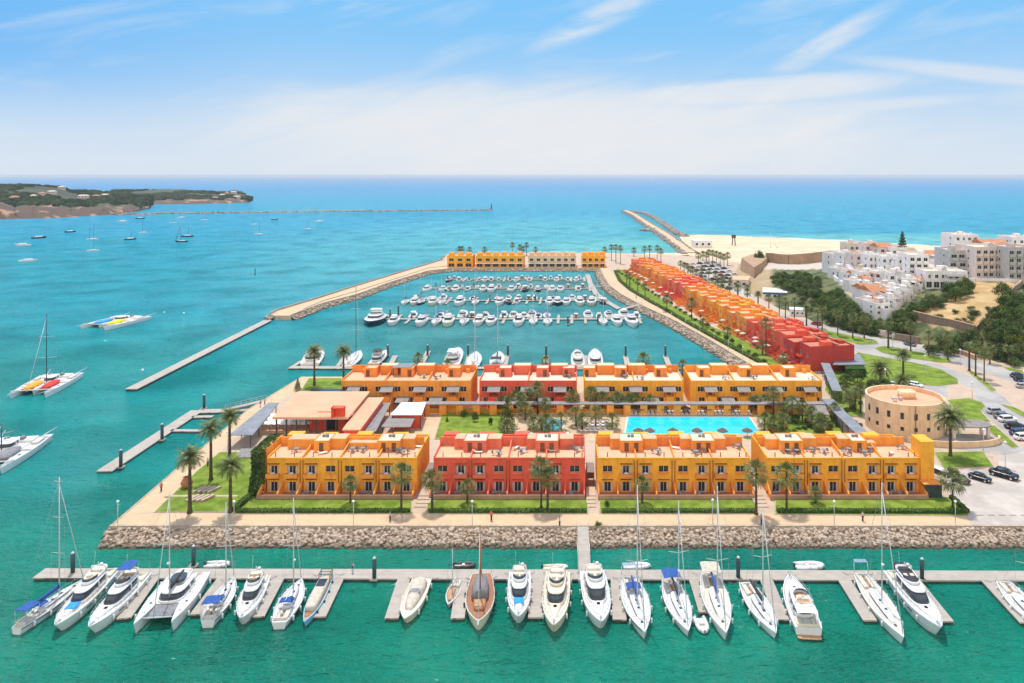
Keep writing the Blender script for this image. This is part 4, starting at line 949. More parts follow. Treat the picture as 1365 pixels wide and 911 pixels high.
def tender(name, label, L, B, hullm='gel', tube_='grey', group=None, engine=True, cover=None, cat='dinghy'):
    t = thing(name, label=label, cat=cat, group=group); m = MB(); r = B*.17; pts = [(-L/2, B*.36), (0, B*.38), (L*.25, B*.33), (L*.42, B*.16), (L*.48, 0)]
    pts = pts+[(x, -y) for x, y in reversed(pts[:-1])]
    m.poly_tube([(x, y, .32+.1*max(0, x/L)) for x, y in pts], [r*.8]+[r]*7+[r*.8], 8); m.build('tube', K[tube_], t)
    MB().prism([(x*.96, y*.9) for x, y in pts], .08, .22).build('floor', K[hullm], t)
    MB().rbox(-L*.12, L*.02, -B*.25, B*.25, .22, .5, .05).build('seat', K['deck'], t)
    if engine:
        e_ = MB(); e_.pod([(.3, -L/2-.12, .16, .13), (.75, -L/2-.15, .2, .15), (.85, -L/2-.1, .12, .1)], 3, 10); e_.build('outboard_motor', K['darkmetal'], t)
    if cover: MB().pod([(.35, 0, L*.44, B*.4), (.62, 0, L*.3, B*.25)], 2.4).build('canvas_cover', K[cover], t)
    return t
def seat_boat(t, stern, bow, z=1.1, zw=0.0):
    """put a boat on the water so that its stern and bow deck ends fall on these two photo pixels"""
    a = P(*stern, z*.9); b = P(*bow, z*1.15); c = (a+b)/2; d = b-a
    t.location = (c.x, c.y, zw); t.rotation_euler = (0, 0, math.atan2(d.y, d.x)); return (Vector((d.x, d.y, 0))).length
def blen(stern, bow, z=1.1): 
    d = P(*bow, z*1.15)-P(*stern, z*.9); return math.hypot(d.x, d.y)
# ------------------------------------------------------------ street things
def lamp_proto(h=4.2, globe=True):
    t = thing('street_lamp', cat='street lamp'); MB().tube((0,0,0), (0,0,h), .07, .045, 6).tube((0,0,0), (0,0,.5), .12, .09, 6).build('post', K['alu'], t)
    MB().pod([(h, 0, .05, .05), (h+.08, 0, .22, .22), (h+.28, 0, .26, .26), (h+.42, 0, .12, .12)], 2, 10).build('globe', K['lampglass'], t); return Proto(t)
def car_proto(paint, kind='sedan', L=4.4, W=1.8):
    t = thing('parked_car' if kind != 'van' else 'parked_van', cat='car' if kind != 'van' else 'van'); h0, h1 = (.85, 1.42) if kind != 'van' else (1.15, 2.2)
    m = MB(); m.pod([(.22, 0, L*.485, W*.46), (.45, 0, L*.5, W*.5), (h0-.1, 0, L*.495, W*.49), (h0, 0, L*.47, W*.45)], 5, 28); m.build('body', K[paint], t)
    cx, lx, lt = (-.15, L*.30, L*.20) if kind == 'sedan' else ((-.3, L*.34, L*.27) if kind == 'hatch' else (-.45, L*.40, L*.37))
    MB().pod([(h0-.02, cx, lx, W*.44), (h1-.08, cx-.08, lt, W*.37)], 4, 24).build('window_glass', K['pane'], t)
    m = MB(); m.pod([(h1-.09, cx-.08, lt*1.03, W*.385), (h1-.02, cx-.08, lt*1.0, W*.38), (h1, cx-.08, lt*.85, W*.32)], 4, 24)
    for sx in (-1, 1):
        for sy in (-1, 1): m.tube((cx+sx*lx*.93, sy*W*.42, h0-.03), (cx-.08+sx*lt*.93, sy*W*.355, h1-.06), .05, .05, 4)
    m.build('roof', K[paint], t)
    for sx in (-1, 1):
        for sy in (-1, 1):
            x, y = sx*L*.31, sy*W*.43; wh = MB().tube((x, y-.11, .32), (x, y+.11, .32), .32, .32, 14).build('wheel', K['tyre'], t)
            MB().tube((x, y+sy*.11, .32), (x, y+sy*.125, .32), .19, .17, 10).build('rim', K['alu'], wh)
    for sy in (-1, 1):
        MB().rbox(L*.44, L*.485, sy*W*.34-.2, sy*W*.34+.2, .55, .70, .02).build('headlight', K['frame'], t)
        MB().rbox(-L*.49, -L*.45, sy*W*.36-.15, sy*W*.36+.15, .6, .75, .02).build('tail_light', K['red'], t)
    return Proto(t)
# ------------------------------------------------------------ buildings
def holed(mb, W, z0, z1, holes, y, dp, mi=0):
    """a facade skin facing -y at y, with recessed rectangular openings dp deep"""
    xs = sorted({0, W, *[h[0] for h in holes], *[h[1] for h in holes]}); zs = sorted({z0, z1, *[h[2] for h in holes], *[h[3] for h in holes]})
    for i in range(len(xs)-1):
        for k in range(len(zs)-1):
            a, b, c, d = xs[i], xs[i+1], zs[k], zs[k+1]; mx, mz = (a+b)/2, (c+d)/2
            if any(h[0] < mx < h[1] and h[2] < mz < h[3] for h in holes): continue
            mb.add([(a, y, c), (b, y, c), (b, y, d), (a, y, d)], [(0, 1, 2, 3)], mi)
    for a, b, c, d in holes:
        mb.add([(a,y,c),(b,y,c),(b,y,d),(a,y,d),(a,y+dp,c),(b,y+dp,c),(b,y+dp,d),(a,y+dp,d)], [(0,4,5,1),(1,5,6,2),(2,6,7,3),(3,7,4,0)], mi)
def shell(mb, W, D_, z0, z1, holes, mi=0, dp=.25, y0=0.0):   # box body whose front is a holed facade
    holed(mb, W, z0, z1, holes, y0, dp, mi)
    mb.add([(0,y0,z0),(W,y0,z0),(W,D_,z0),(0,D_,z0),(0,y0,z1),(W,y0,z1),(W,D_,z1),(0,D_,z1)], [(1,2,6,5),(2,3,7,6),(3,0,4,7),(4,5,6,7)], mi)
WM = {}
def win_meshes(w_, h, curtain=True, mull=1):
    k = (round(w_, 2), round(h, 2), curtain, mull)
    if k in WM: return WM[k]
    f = MB(); b = .05
    f.box(0, w_, -.02, .08, 0, b); f.box(0, w_, -.02, .08, h-b, h); f.box(0, b, -.02, .08, b, h-b); f.box(w_-b, w_, -.02, .08, b, h-b)
    for j in range(mull): x = w_*(j+1)/(mull+1); f.box(x-.03, x+.03, -.02, .08, b, h-b)
    p = MB(); p.box(b, w_-b, .09, .13, b, h-b)
    if curtain: p.box(b+.02, w_*.2, .06, .085, b, h-b, 1); p.box(w_*.8, w_-b-.02, .06, .085, b, h-b, 1)
    WM[k] = (f.mesh('window', K['frame']), p.mesh('pane', [K['pane'], K['curtain']])); return WM[k]
def window(parent, x, z, w_, h, y=0.10, curtain=True, mull=1, rot=0.0, loc=None):
    a, b = win_meshes(w_, h, curtain, mull); o = bpy.data.objects.new('window', a); COL.objects.link(o); o.parent = parent; o.location = loc or (x, y, z); o.rotation_euler.z = rot
    p = bpy.data.objects.new('pane', b); COL.objects.link(p); p.parent = o; return o
MC = {}
def inst(name, key, fn, mat, parent, loc, rot=0.0, sc=None):   # part from a shared mesh
    if key not in MC: m = MB(); fn(m); MC[key] = m.mesh(name, mat)
    o = bpy.data.objects.new(name, MC[key]); COL.objects.link(o); o.parent = parent; o.location = loc; o.rotation_euler.z = rot
    if sc: o.scale = sc
    return o
# ------------------------------------------------------------ resort buildings
def setting(m, x, y, z):                               # small table with chairs, one thing's shape
    m.tube((x, y, z), (x, y, z+.7), .05, n=5); m.tube((x, y, z+.7), (x, y, z+.74), .45, .45, 8)
def parapets(m, W, D0, D1, z, h, th=.22, front=None):
    f = h if front is None else front
    m.box(0, W, D0-.003, D0+th, z, z+f); m.box(0, W, D1-th, D1, z, z+h); m.box(0, th, D0+th, D1-th, z, z+h); m.box(W-th, W, D0+th, D1-th, z, z+h)
tabs = []
def front_block(label, px0, px1, wall, wall2, bays, balc, doors, wings, tower=False, hedge_end=False, stub=0, terr='terr', swap=False):
    """bays: window centre pixels; balc: bays with a balcony; doors: roof door pixels; wings: roof boxes"""
    Y = 146.5; k = Y/F; X = lambda p: (p-CX)*k; x0 = X(px0); W = X(px1)-x0; t = thing('terrace_building', (x0, Y, G), label=label, cat='building')
    B_ = lambda p: (p-CX)*k-x0
    zt = 6.7; holes = []
    for i, b in enumerate(bays):
        c = B_(b); holes += [(c-1.0, c+1.0, .2, 2.15), (c-.95, c+.95, 3.6 if i in balc else 4.0, 5.3)]
    m = MB(); shell(m, W, 12.6, -.2, zt, holes, dp=.4); parapets(m, W, 0, 12.6, zt, .42, front=.16)
    m.box(-.02, W+.02, -.16, 0, zt-.02, zt+.20)
    for c in range(int(W/1.25)): m.box(.5+c*1.25, .62+c*1.25, -.30, -.16, zt-.38, zt-.28)          # beam ends
    m.build('wall', K[wall], t)
    q = MB(); q.add([(.22,.22,zt+.02),(W-.22,.22,zt+.02),(W-.22,7.0,zt+.02),(.22,7.0,zt+.02)], [(0,1,2,3)]); q.add([(.22,7.3,zt+.03),(W-.22,7.3,zt+.03),(W-.22,12.4,zt+.03),(.22,12.4,zt+.03)], [(0,1,2,3)]); q.build('roof_terrace', K[terr], t)
    for i, b in enumerate(bays):
        c = B_(b); window(t, c-1.0, .2, 2.0, 1.95, .22, True)
        if i in balc:
            window(t, c-.95, 3.6, 1.9, 1.7, .22, True)
            def bal(m):
                m.box(-1.25, 1.25, -.95, 0, -.12, .02); m.box(-1.25, 1.25, -1.05, -.95, -.12, .62); m.box(-1.25, -1.13, -.95, 0, .02, .62); m.box(1.13, 1.25, -.95, 0, .02, .62)
            inst('balcony', 'bal'+wall2, bal, K[wall2], t, (c, -.002, 3.35))
            inst('table', 'tab', lambda m: (m.tube((0,0,0),(0,0,.62),.04,n=5), m.tube((0,0,.62),(0,0,.68),.42,.42,8)), K['white'], t, (c, -.5, 3.37))
            inst('window_hood', 'hood', lambda m: m.box(-1.2, 1.2, -.45, 0, 0, .10), K['pipe'], t, (c, -.002, 5.68))
        else:
            window(t, c-.95, 4.0, 1.9, 1.3, .22, False); inst('window_sill', 'sill'+wall2, lambda m: m.box(-1.0, 1.0, -.25, 0, -.34, -.02), K[wall2], t, (c, -.002, 4.08))
        inst('window_hood', 'hoodg', lambda m: m.box(-1.1, 1.1, -.30, 0, 0, .08), K['pipe'], t, (c, -.002, 2.62))
        if i % 2 == 0 and i+1 < len(bays): pass
    for i in range(len(bays)-1):                        # drainpipes between pairs of bays
        if i % 2 == (1 if not swap else 0):
            c = (B_(bays[i])+B_(bays[i+1]))/2
            for s in (-.28, .28): inst('drainpipe', 'pipe', lambda m: m.tube((0,0,.1), (0,0,6.4), .075, n=6), K['pipe'], t, (c+s, -.12, 0))
    # patios: floor, party fins falling forward, low garden wall
    n = len(bays); sp = (B_(bays[-1])-B_(bays[0]))/(n-1); xs = [B_(bays[0])-sp*(.5+stub)+sp*i for i in range(n+1+stub)]
    MB().box(xs[0], xs[-1], -3.1, -.001, -.15, .14).build('patio', K['terrr'], t)
    MB().box(xs[0]-.12, xs[-1]+.12, -3.35, -3.1, -.3, .95).build('garden_wall', K['mauve'], t)
    for x in xs: inst('patio_fin', 'fin'+wall2, lambda m: m.hexa([(-.13,-3.1,0),(.13,-3.1,0),(.13,0,0),(-.13,0,0),(-.13,-3.1,1.15),(.13,-3.1,1.15),(.13,-.0,2.35),(-.13,-.0,2.35)]), K[wall2], t, (x, -.003, .0))
    for x in xs: inst('wall_spout', 'sp', lambda m: m.box(-.1, .1, -.18, 0, -.2, 0), K['pipe'], t, (x, -3.36, .1))
    # roof terrace: partitions, stair boxes, higher rear wall
    m = MB(); zr = zt+1.75
    m.box(.0, W, 7.0, 7.28, zt, zr); m.build('rear_parapet', K[wall2], t)
    for d in doors:
        cx = sum(B_(p) for p in d)/len(d); hw = 2.3 if len(d) > 1 else 1.5
        m = MB(); shell(m, 2*hw, 4.6, 0, 2.05, []); parapets(m, 2*hw, 0, 4.6, 2.05, .15, .15)
        sb = m.build('stair_box', K[wall2], t); sb.location = (cx-hw, 3.6, zt)
        MB().box(.15, 2*hw-.15, .15, 4.45, 0, .03).build('roof', K['terrw'], sb).location.z = 2.06
        for p in d: inst('door', 'dr', lambda m: m.box(-.42, .42, -.03, .03, 0, 1.75), K['door'], sb, (B_(p)-cx+hw, -.02, .03))
        m = MB(); m.tube((0,0,0),(0,0,.55),.32,.32,10); m.box(-1.0, -.45, -.25, .25, 0, .45); a_ = m.build('roof_unit', K['grey'], sb); a_.location = (hw+.4, 2.6, 2.09)
    for p0, p1, h in wings:
        m = MB(); shell(m, B_(p1)-B_(p0), 3.2, 0, h, []); o = m.build('roof_box', K[wall2], t); o.location = (B_(p0), 5.2, zt); MB().box(.12, B_(p1)-B_(p0)-.12, .12, 3.08, h, h+.04).build('roof', K[terr], o)
    for i in range(1, n, 2):
        x = xs[i+stub]+sp*.5 if swap else xs[i+1+stub] if i+1+stub < len(xs)-1 else None
        if x: inst('terrace_partition', 'part'+wall2, lambda m: m.hexa([(-.11,.2,0),(.11,.2,0),(.11,7.0,0),(-.11,7.0,0),(-.11,.2,.35),(.11,.2,.35),(.11,7.0,1.3),(-.11,7.0,1.3)]), K[wall2], t, (x, 0, zt))
    for i in range(n+1):
        x = xs[i+stub]
        inst('chimney_pipe', 'chp', lambda m: m.tube((0,0,0),(0,0,.9),.1,n=6), K['pipe'], t, (min(max(x+sp*.5, .6), W-.6), .9, zt))
    rnd = random.Random(int(px0))
    for i in range(n*2):
        def furn(m):
            m.tube((0,0,0),(0,0,.7),.06,n=5); m.tube((0,0,.7),(0,0,.75),.55,.55,10)
            for a in range(3): c_, s__ = math.cos(a*2.1)*.95, math.sin(a*2.1)*.95; m.box(c_-.25,c_+.25,s__-.25,s__+.25,.35,.42); m.box(c_-.25,c_+.25,s__+.2,s__+.25,.42,.9)
        if rnd.random() < .28: inst('terrace_furniture', 'furn', furn, K['grey'], t, (min(max(.9, W*(i+.5)/(n*2)+rnd.uniform(-.5,.5)), W-1.2), rnd.uniform(1.6, 6.2), zt+.03), rnd.random()*3)
        if rnd.random() < .35: inst('patio_table', 'furn', furn, K['grey'], t, (W*(i+.5)/(n*2), -1.7, .15), rnd.random()*3)
        if rnd.random() < .22: inst('terrace_lounger', 'tl', lambda m: (m.box(-.3,.3,-.9,.5,.25,.35), m.hexa([(-.3,.5,.25),(.3,.5,.25),(.3,.95,.6),(-.3,.95,.6),(-.3,.45,.35),(.3,.45,.35),(.3,.9,.7),(-.3,.9,.7)])), K['lounger'], t, (min(max(.9, W*(i+.5)/(n*2)), W-1.2), rnd.uniform(1.6, 6.2), zt+.03), rnd.random()*3)
    for i in range(0, n, 2):                             # rear low boxes behind the high wall
        x = xs[i+stub]+.4
        if x+sp < W: inst('rear_box', 'rb%d' % (i % 4)+wall, lambda m: m.box(0, 3.1, 0, 2.2, 0, 1.15+.2*(i % 4 == 0)), K[wall], t, (max(.3, x), 9.6, zt))
    if tower:
        MB().box(0, X(1244.5)-X(1226.5), 0, 4.2, -.3, 10.1).build('end_tower', K['yellow'], t).location = (W+.02, -.35, 0)
        m = MB(); m.hexa([(0,-2.6,2.6),(3.4,-2.6,2.6),(3.4,-.4,2.6),(0,-.4,2.6),(0,-2.6,2.75),(3.4,-2.6,2.75),(3.4,-.4,2.75),(0,-.4,2.75)]); m.build('porch_roof', K['orange'], t).location = (W-.4, 0, 0)
        MB().box(0, 3.0, -2.2, 0, 0, 2.58).build('porch', K['glass'], t).location = (W+.1, -.36, 0)
    if hedge_end:
        o = MB().box(-2.6, -.25, -3.3, 3.8, -.1, 8.0); t2 = thing('ivy_wall', (x0, Y, G), label='tall wall of dark green ivy covering the left end of the front orange building', cat='hedge')
        MB().box(-1.3, -.3, .2, 9.0, 0, 8.3).build('wall', K['orange'], t2)
        mb = MB(); random.seed(8)
        for _ in range(5200):
            s = random.choice((0, 0, 1, 2)); z = random.uniform(.0, 8.1)
            y = random.uniform(-1.4+z*.35 if z < 4 else .1, 9.0)
            p = Vector((-2.85-random.random()*.4, y, z)) if s < 1 else (Vector((random.uniform(-3.0, -.3), random.uniform(-.4, .3)-(max(0, 4-z)*.4), z)) if s == 1 else Vector((random.uniform(-3, -.4), y, 8.0+random.random()*.4)))
            a = Vector((random.uniform(-1, 1), random.uniform(-1, 1), random.uniform(-1, 1))).normalized(); b = a.orthogonal().normalized(); r_ = random.uniform(.12, .26)
            mb.add([p-a*r_, p-b*r_, p+a*r_, p+b*r_], [(0,1,2,3)], 0 if random.random() < .7 else 1)
        MB().box(-2.9, -1.3, .15, 9.0, 1.2, 7.9).build('ivy_mass', K['hedge'], t2); mb.build('ivy', [K['leafd'], K['leaf']], t2)
    return t
front_block('front row orange terrace building next to the tall ivy wall', 356, 556, 'yellow', 'orange', [365,389.5,415,440.5,466,491,516,541.5], (0,1,2,5,6), [(420,),(505,519)], [(370,408,1.9),(428,450,2.0),(528,545,2.0),(455,497,1.2)], hedge_end=True)
front_block('front row red terrace building, the only red one facing the berthed yachts', 578, 780, 'red', 'coral', [589.5,614.4,639.6,664.8,690,714.5,740.6,766], (1,2,5,6), [(623,636.6),(722,734.5)], [(600,615,2.0),(645,665,2.0),(700,715,2.0),(745,765,2.0)], terr='terr')
front_block('front row ochre terrace building facing the gangway, right of the red block', 796, 1000, 'yellow', 'orange2', [810,834.6,860.4,884.6,910.7,935.5,961,987], (1,2,5,6), [(837,850),(935.5,948.6)], [(815,829,2.0),(860,880,2.0),(912,927,2.0),(958,975,2.0)])
front_block('front row ochre terrace building with a tall square end tower by the parking lot', 1021.5, 1226, 'yellow', 'orange', [1034.7,1061.4,1087,1111,1137,1163,1188,1213.5], (1,2,5,6,7), [(1056,1069),(1155,)], [(1030,1049,1.9),(1080,1100,2.1),(1130,1148,2.0),(1166,1182,1.2)], tower=True)
# garden steps between the blocks
for i, (a, b, lab) in enumerate(((556, 576, 'stone steps between the front orange block and the red block'), (781, 795, 'stone steps between the red block and the ochre block, in line with the gangway'), (1002, 1020, 'stone steps between the two ochre blocks at the front'))):
    Y = 143; k = Y/F; x0, x1 = (a-CX)*k, (b-CX)*k; t = thing('garden_steps', (0, 0, G), label=lab, cat='steps')
    m = MB()
    for s in range(4): m.box(x0+.1, x1-.1, Y-3+s*1.3, Y+5, s*.15, s*.15+.15-.001*s)
    m.build('tread', K['path'], t)
    m = MB(); m.box(x0+.2, x1-.2, Y+6, Y+11, 2.9, 3.05); m.build('pergola_roof', K['slat'], t)
    m = MB(); 
    for x in (x0+.25, x1-.45): m.box(x, x+.2, Y+6.1, Y+6.3, 0, 2.9)
    m.build('post', K['pipe'], t); MB().box(x0+.15, x1-.15, Y+9, Y+9.2, .6, 2.9).build('dark_gate', K['terrr'], t)
# back row
def back_block(label, px0, px1, wall, wall2, awn, doors, terr='terr', depth=13.5):
    Y = 201.0; k = Y/F; x0 = (px0-CX)*k; W = (px1-px0)*k; t = thing('terrace_building', (x0, Y, G), label=label, cat='building'); B_ = lambda p: (p-px0)*k
    zt = 6.7; holes = []
    for a in awn:
        for s in (-1, 1): c = B_(a+s*11); holes.append((c-1.15, c+1.15, 4.0, 5.4)); holes.append((c-1.15, c+1.15, .5, 2.5))
    holes = [h for h in holes if h[0] > .2 and h[1] < W-.2]
    m = MB(); shell(m, W, depth, -.2, zt, holes); parapets(m, W, 0, depth, zt, .55, front=.3); m.build('wall', K[wall], t)
    MB().box(.22, W-.22, .22, depth-.22, zt, zt+.02).build('roof_terrace', K[terr], t)
    for h in holes: window(t, h[0], h[2], 2.3, h[3]-h[2], .12, h[2] < 3, 2 if h[2] > 3 else 1)
    m = MB(); m.box(0, W, depth-3.4, depth-3.1, zt, zt+1.9); m.build('rear_parapet', K[wall2], t)
    for i, a in enumerate(awn):
        c = B_(a)
        inst('stair_canopy', 'awn', lambda m: m.hexa([(-1.7,-2.7,4.6),(1.7,-2.7,4.6),(1.7,-.0,5.5),(-1.7,-.0,5.5),(-1.7,-2.7,4.72),(1.7,-2.7,4.72),(1.7,-.0,5.62),(-1.7,-.0,5.62)]), K['slat'], t, (c, -.004, 0))
        def stair(m):
            m.box(-1.1, 1.1, -2.4, 0, 0, 3.3)
            for s in (-1, 1): m.hexa([(s*1.35-.14,-4.6,-.2),(s*1.35+.14,-4.6,-.2),(s*1.35+.14,0,-.2),(s*1.35-.14,0,-.2),(s*1.35-.14,-4.6,.8),(s*1.35+.14,-4.6,.8),(s*1.35+.14,0,4.4),(s*1.35-.14,0,4.4)])
            for s in range(9): m.box(-1.1, 1.1, -4.4+s*.22, -2.4, .0, .3*(s+1)-.002*s)
        inst('outside_stair', 'st'+wall, stair, K[wall], t, (c, -.003, 0)); inst('canopy_post', 'cp', lambda m: (m.box(-1.5,-1.35,-2.5,-2.35,3.3,4.66), m.box(1.35,1.5,-2.5,-2.35,3.3,4.66)), K['pipe'], t, (c, 0, 0))
        inst('door', 'bd', lambda m: m.box(-.5, .5, -.05, 0, 3.3, 5.2), K['door'], t, (c, -.001, 0))
        if c+5.6 < W: inst('garden_canopy', 'gc', lambda m: m.hexa([(-1.7,-3.9,2.2),(1.7,-3.9,2.2),(1.7,-.5,2.9),(-1.7,-.5,2.9),(-1.7,-3.9,2.32),(1.7,-3.9,2.32),(1.7,-.5,3.02),(-1.7,-.5,3.02)]), K['slat'], t, (c+4.4, -.2, 0))
    for i, d in enumerate(doors):
        c = B_(d); m = MB(); shell(m, 3.4, 3.6, 0, 2.2, []); parapets(m, 3.4, 0, 3.6, 2.2, .2, .15); o = m.build('stair_box', K[wall2], t); o.location = (c-1.7, 5.0, zt)
        MB().box(.15, 3.25, .15, 3.45, 2.2, 2.24).build('roof', K[terr], o); inst('door', 'dr2', lambda m: m.box(-.5, .5, -.03, .03, 0, 1.9), K['door'], o, (1.0+(i % 2)*1.4, -.02, .02))
        x1 = c+2.2
        if x1+5.2 < W:
            m = MB(); m.box(0, 4.8, 0, 3.0, 0, 2.5); o = m.build('roof_box', K[wall2], t); o.location = (x1, 7.2, zt); MB().box(.15, 4.65, .15, 2.85, 2.5, 2.54).build('roof', K['peach'], o)
    n = max(2, int(W/8.9))
    for i in range(1, n): inst('terrace_partition', 'pp'+wall2, lambda m: m.hexa([(-.12,.2,0),(.12,.2,0),(.12,9.9,0),(-.12,9.9,0),(-.12,.2,.4),(.12,.2,.4),(.12,9.9,1.5),(-.12,9.9,1.5)]), K[wall2], t, (W*i/n, 0, zt))
    rnd = random.Random(int(px0))
    def furn2(m):
        m.tube((0,0,0),(0,0,.7),.06,n=5); m.tube((0,0,.7),(0,0,.75),.6,.6,10)
        for a in range(3): c_, s__ = math.cos(a*2.1)*1.0, math.sin(a*2.1)*1.0; m.box(c_-.25,c_+.25,s__-.25,s__+.25,.35,.42); m.box(c_-.25,c_+.25,s__+.2,s__+.25,.42,.9)
    for i in range(n*3):
        if rnd.random() < .35: inst('terrace_furniture', 'furn2', furn2, K['grey'], t, (min(max(1, W*(i+.5)/(n*3)), W-1), rnd.uniform(1.5, 4.2), zt+.03), rnd.random()*3)
    for i in range(n*2): inst('planter_block', 'pb'+wall2, lambda m: m.box(-.5,.5,-.4,.4,0,1.1), K[wall2], t, ((i+.5)*W/n/2+.8, 9.1+rnd.uniform(-.3, .4), zt))
    return t
back_block('back row orange terrace building at the left, nearest the restaurant', 455, 628, 'orange', 'orange2', (473,517,561,605), (487,537,601), 'terr')
back_block('back row red terrace building with grey stair canopies', 639, 769, 'red', 'coral', (659,703,746.5), (671,722,758), 'terrw')
back_block('back row orange terrace building behind the left half of the swimming pool', 779, 911, 'yellow', 'orange2', (803,847,891.5), (786,829,884), 'terrw')
back_block('back row ochre terrace building at the right, ending at the grey covered walkway', 920.5, 1096, 'yellow', 'orange', (946.5,990,1033,1078), (943,1000,1060), 'terrw')
t = thing('roof_pergola', (P(540,497,8.7).x, 208.5, G+6.75), label='grey slatted pergola standing on the roof of the back left orange building', cat='pergola')
MB().box(-2.6, 2.6, -2.5, 2.5, 2.3, 2.45).build('roof', K['greyroof'], t)
for x in (-2.4, 2.3):
    for y in (-2.3, 2.2): MB().box(x, x+.12, y, y+.12, 0, 2.3).build('post', K['darkmetal'], t)
# long covered walkway in front of the back row
Yw = 193.5; kx = Yw/F; t = thing('covered_walkway', ((560-CX)*kx, Yw, G), label='long covered walkway with grey plank roof on orange piers along the back row', cat='walkway'); Wl = (1112-560)*kx
MB().box(0, Wl, 0, 2.6, 2.75, 2.95).build('roof', K['slatx'], t)
for i in range(25): inst('pier', 'pier', lambda m: m.box(-.9, .9, .2, .8, -.1, 2.75), K['orange'] , t, (1.5+i*(Wl-3)/24, 0, 0))
MB().box(0, Wl, 2.2, 2.3, -.1, 1.1).build('rear_wall', K['yellow'], t)
# diagonal grey covered walkway on the right
def gallery(label, pts, w_=2.6, zr=3.2, wall=None):
    t = thing('covered_walkway', (0, 0, 0), label=label, cat='walkway'); c = [Vector(tuple(P(a, b, zr+G))[:2]) for a, b in pts]; m = MB(); pm = []
    for a, b in zip(c, c[1:]):
        e = (b-a).normalized(); n = Vector((-e.y, e.x))*w_/2; m.prism([tuple(a-n), tuple(b-n), tuple(b+n), tuple(a+n)], G+zr-.15, G+zr)
        L_ = (b-a).length
        for k in range(int(L_/4)+1):
            for s in (-1, 1): p = a+e*min(k*4+.3, L_-.2)+n*s*.88; inst('post', 'gp', lambda m: m.box(-.09,.09,-.09,.09,-.1,3.05), K['darkmetal'], t, (p.x, p.y, G))
        if wall:
            q = MB(); q.prism([tuple(a-n*1.0), tuple(b-n*1.0), tuple(b-n*.85), tuple(a-n*.85)] if True else [], G-.1, G+2.4); q.build('side_wall', K[wall], t)
    m.build('roof', K['greyroof'], t); return t
gallery('diagonal grey walkway roof from the back row down to the round building', [(1103,532),(1122,552),(1152,580)], 3.0, 3.2, None)
gallery('narrow grey walkway roof leading from the crimson end block to the ochre back block', [(1100,484),(1107,500),(1116,521)], 2.6, 3.4)
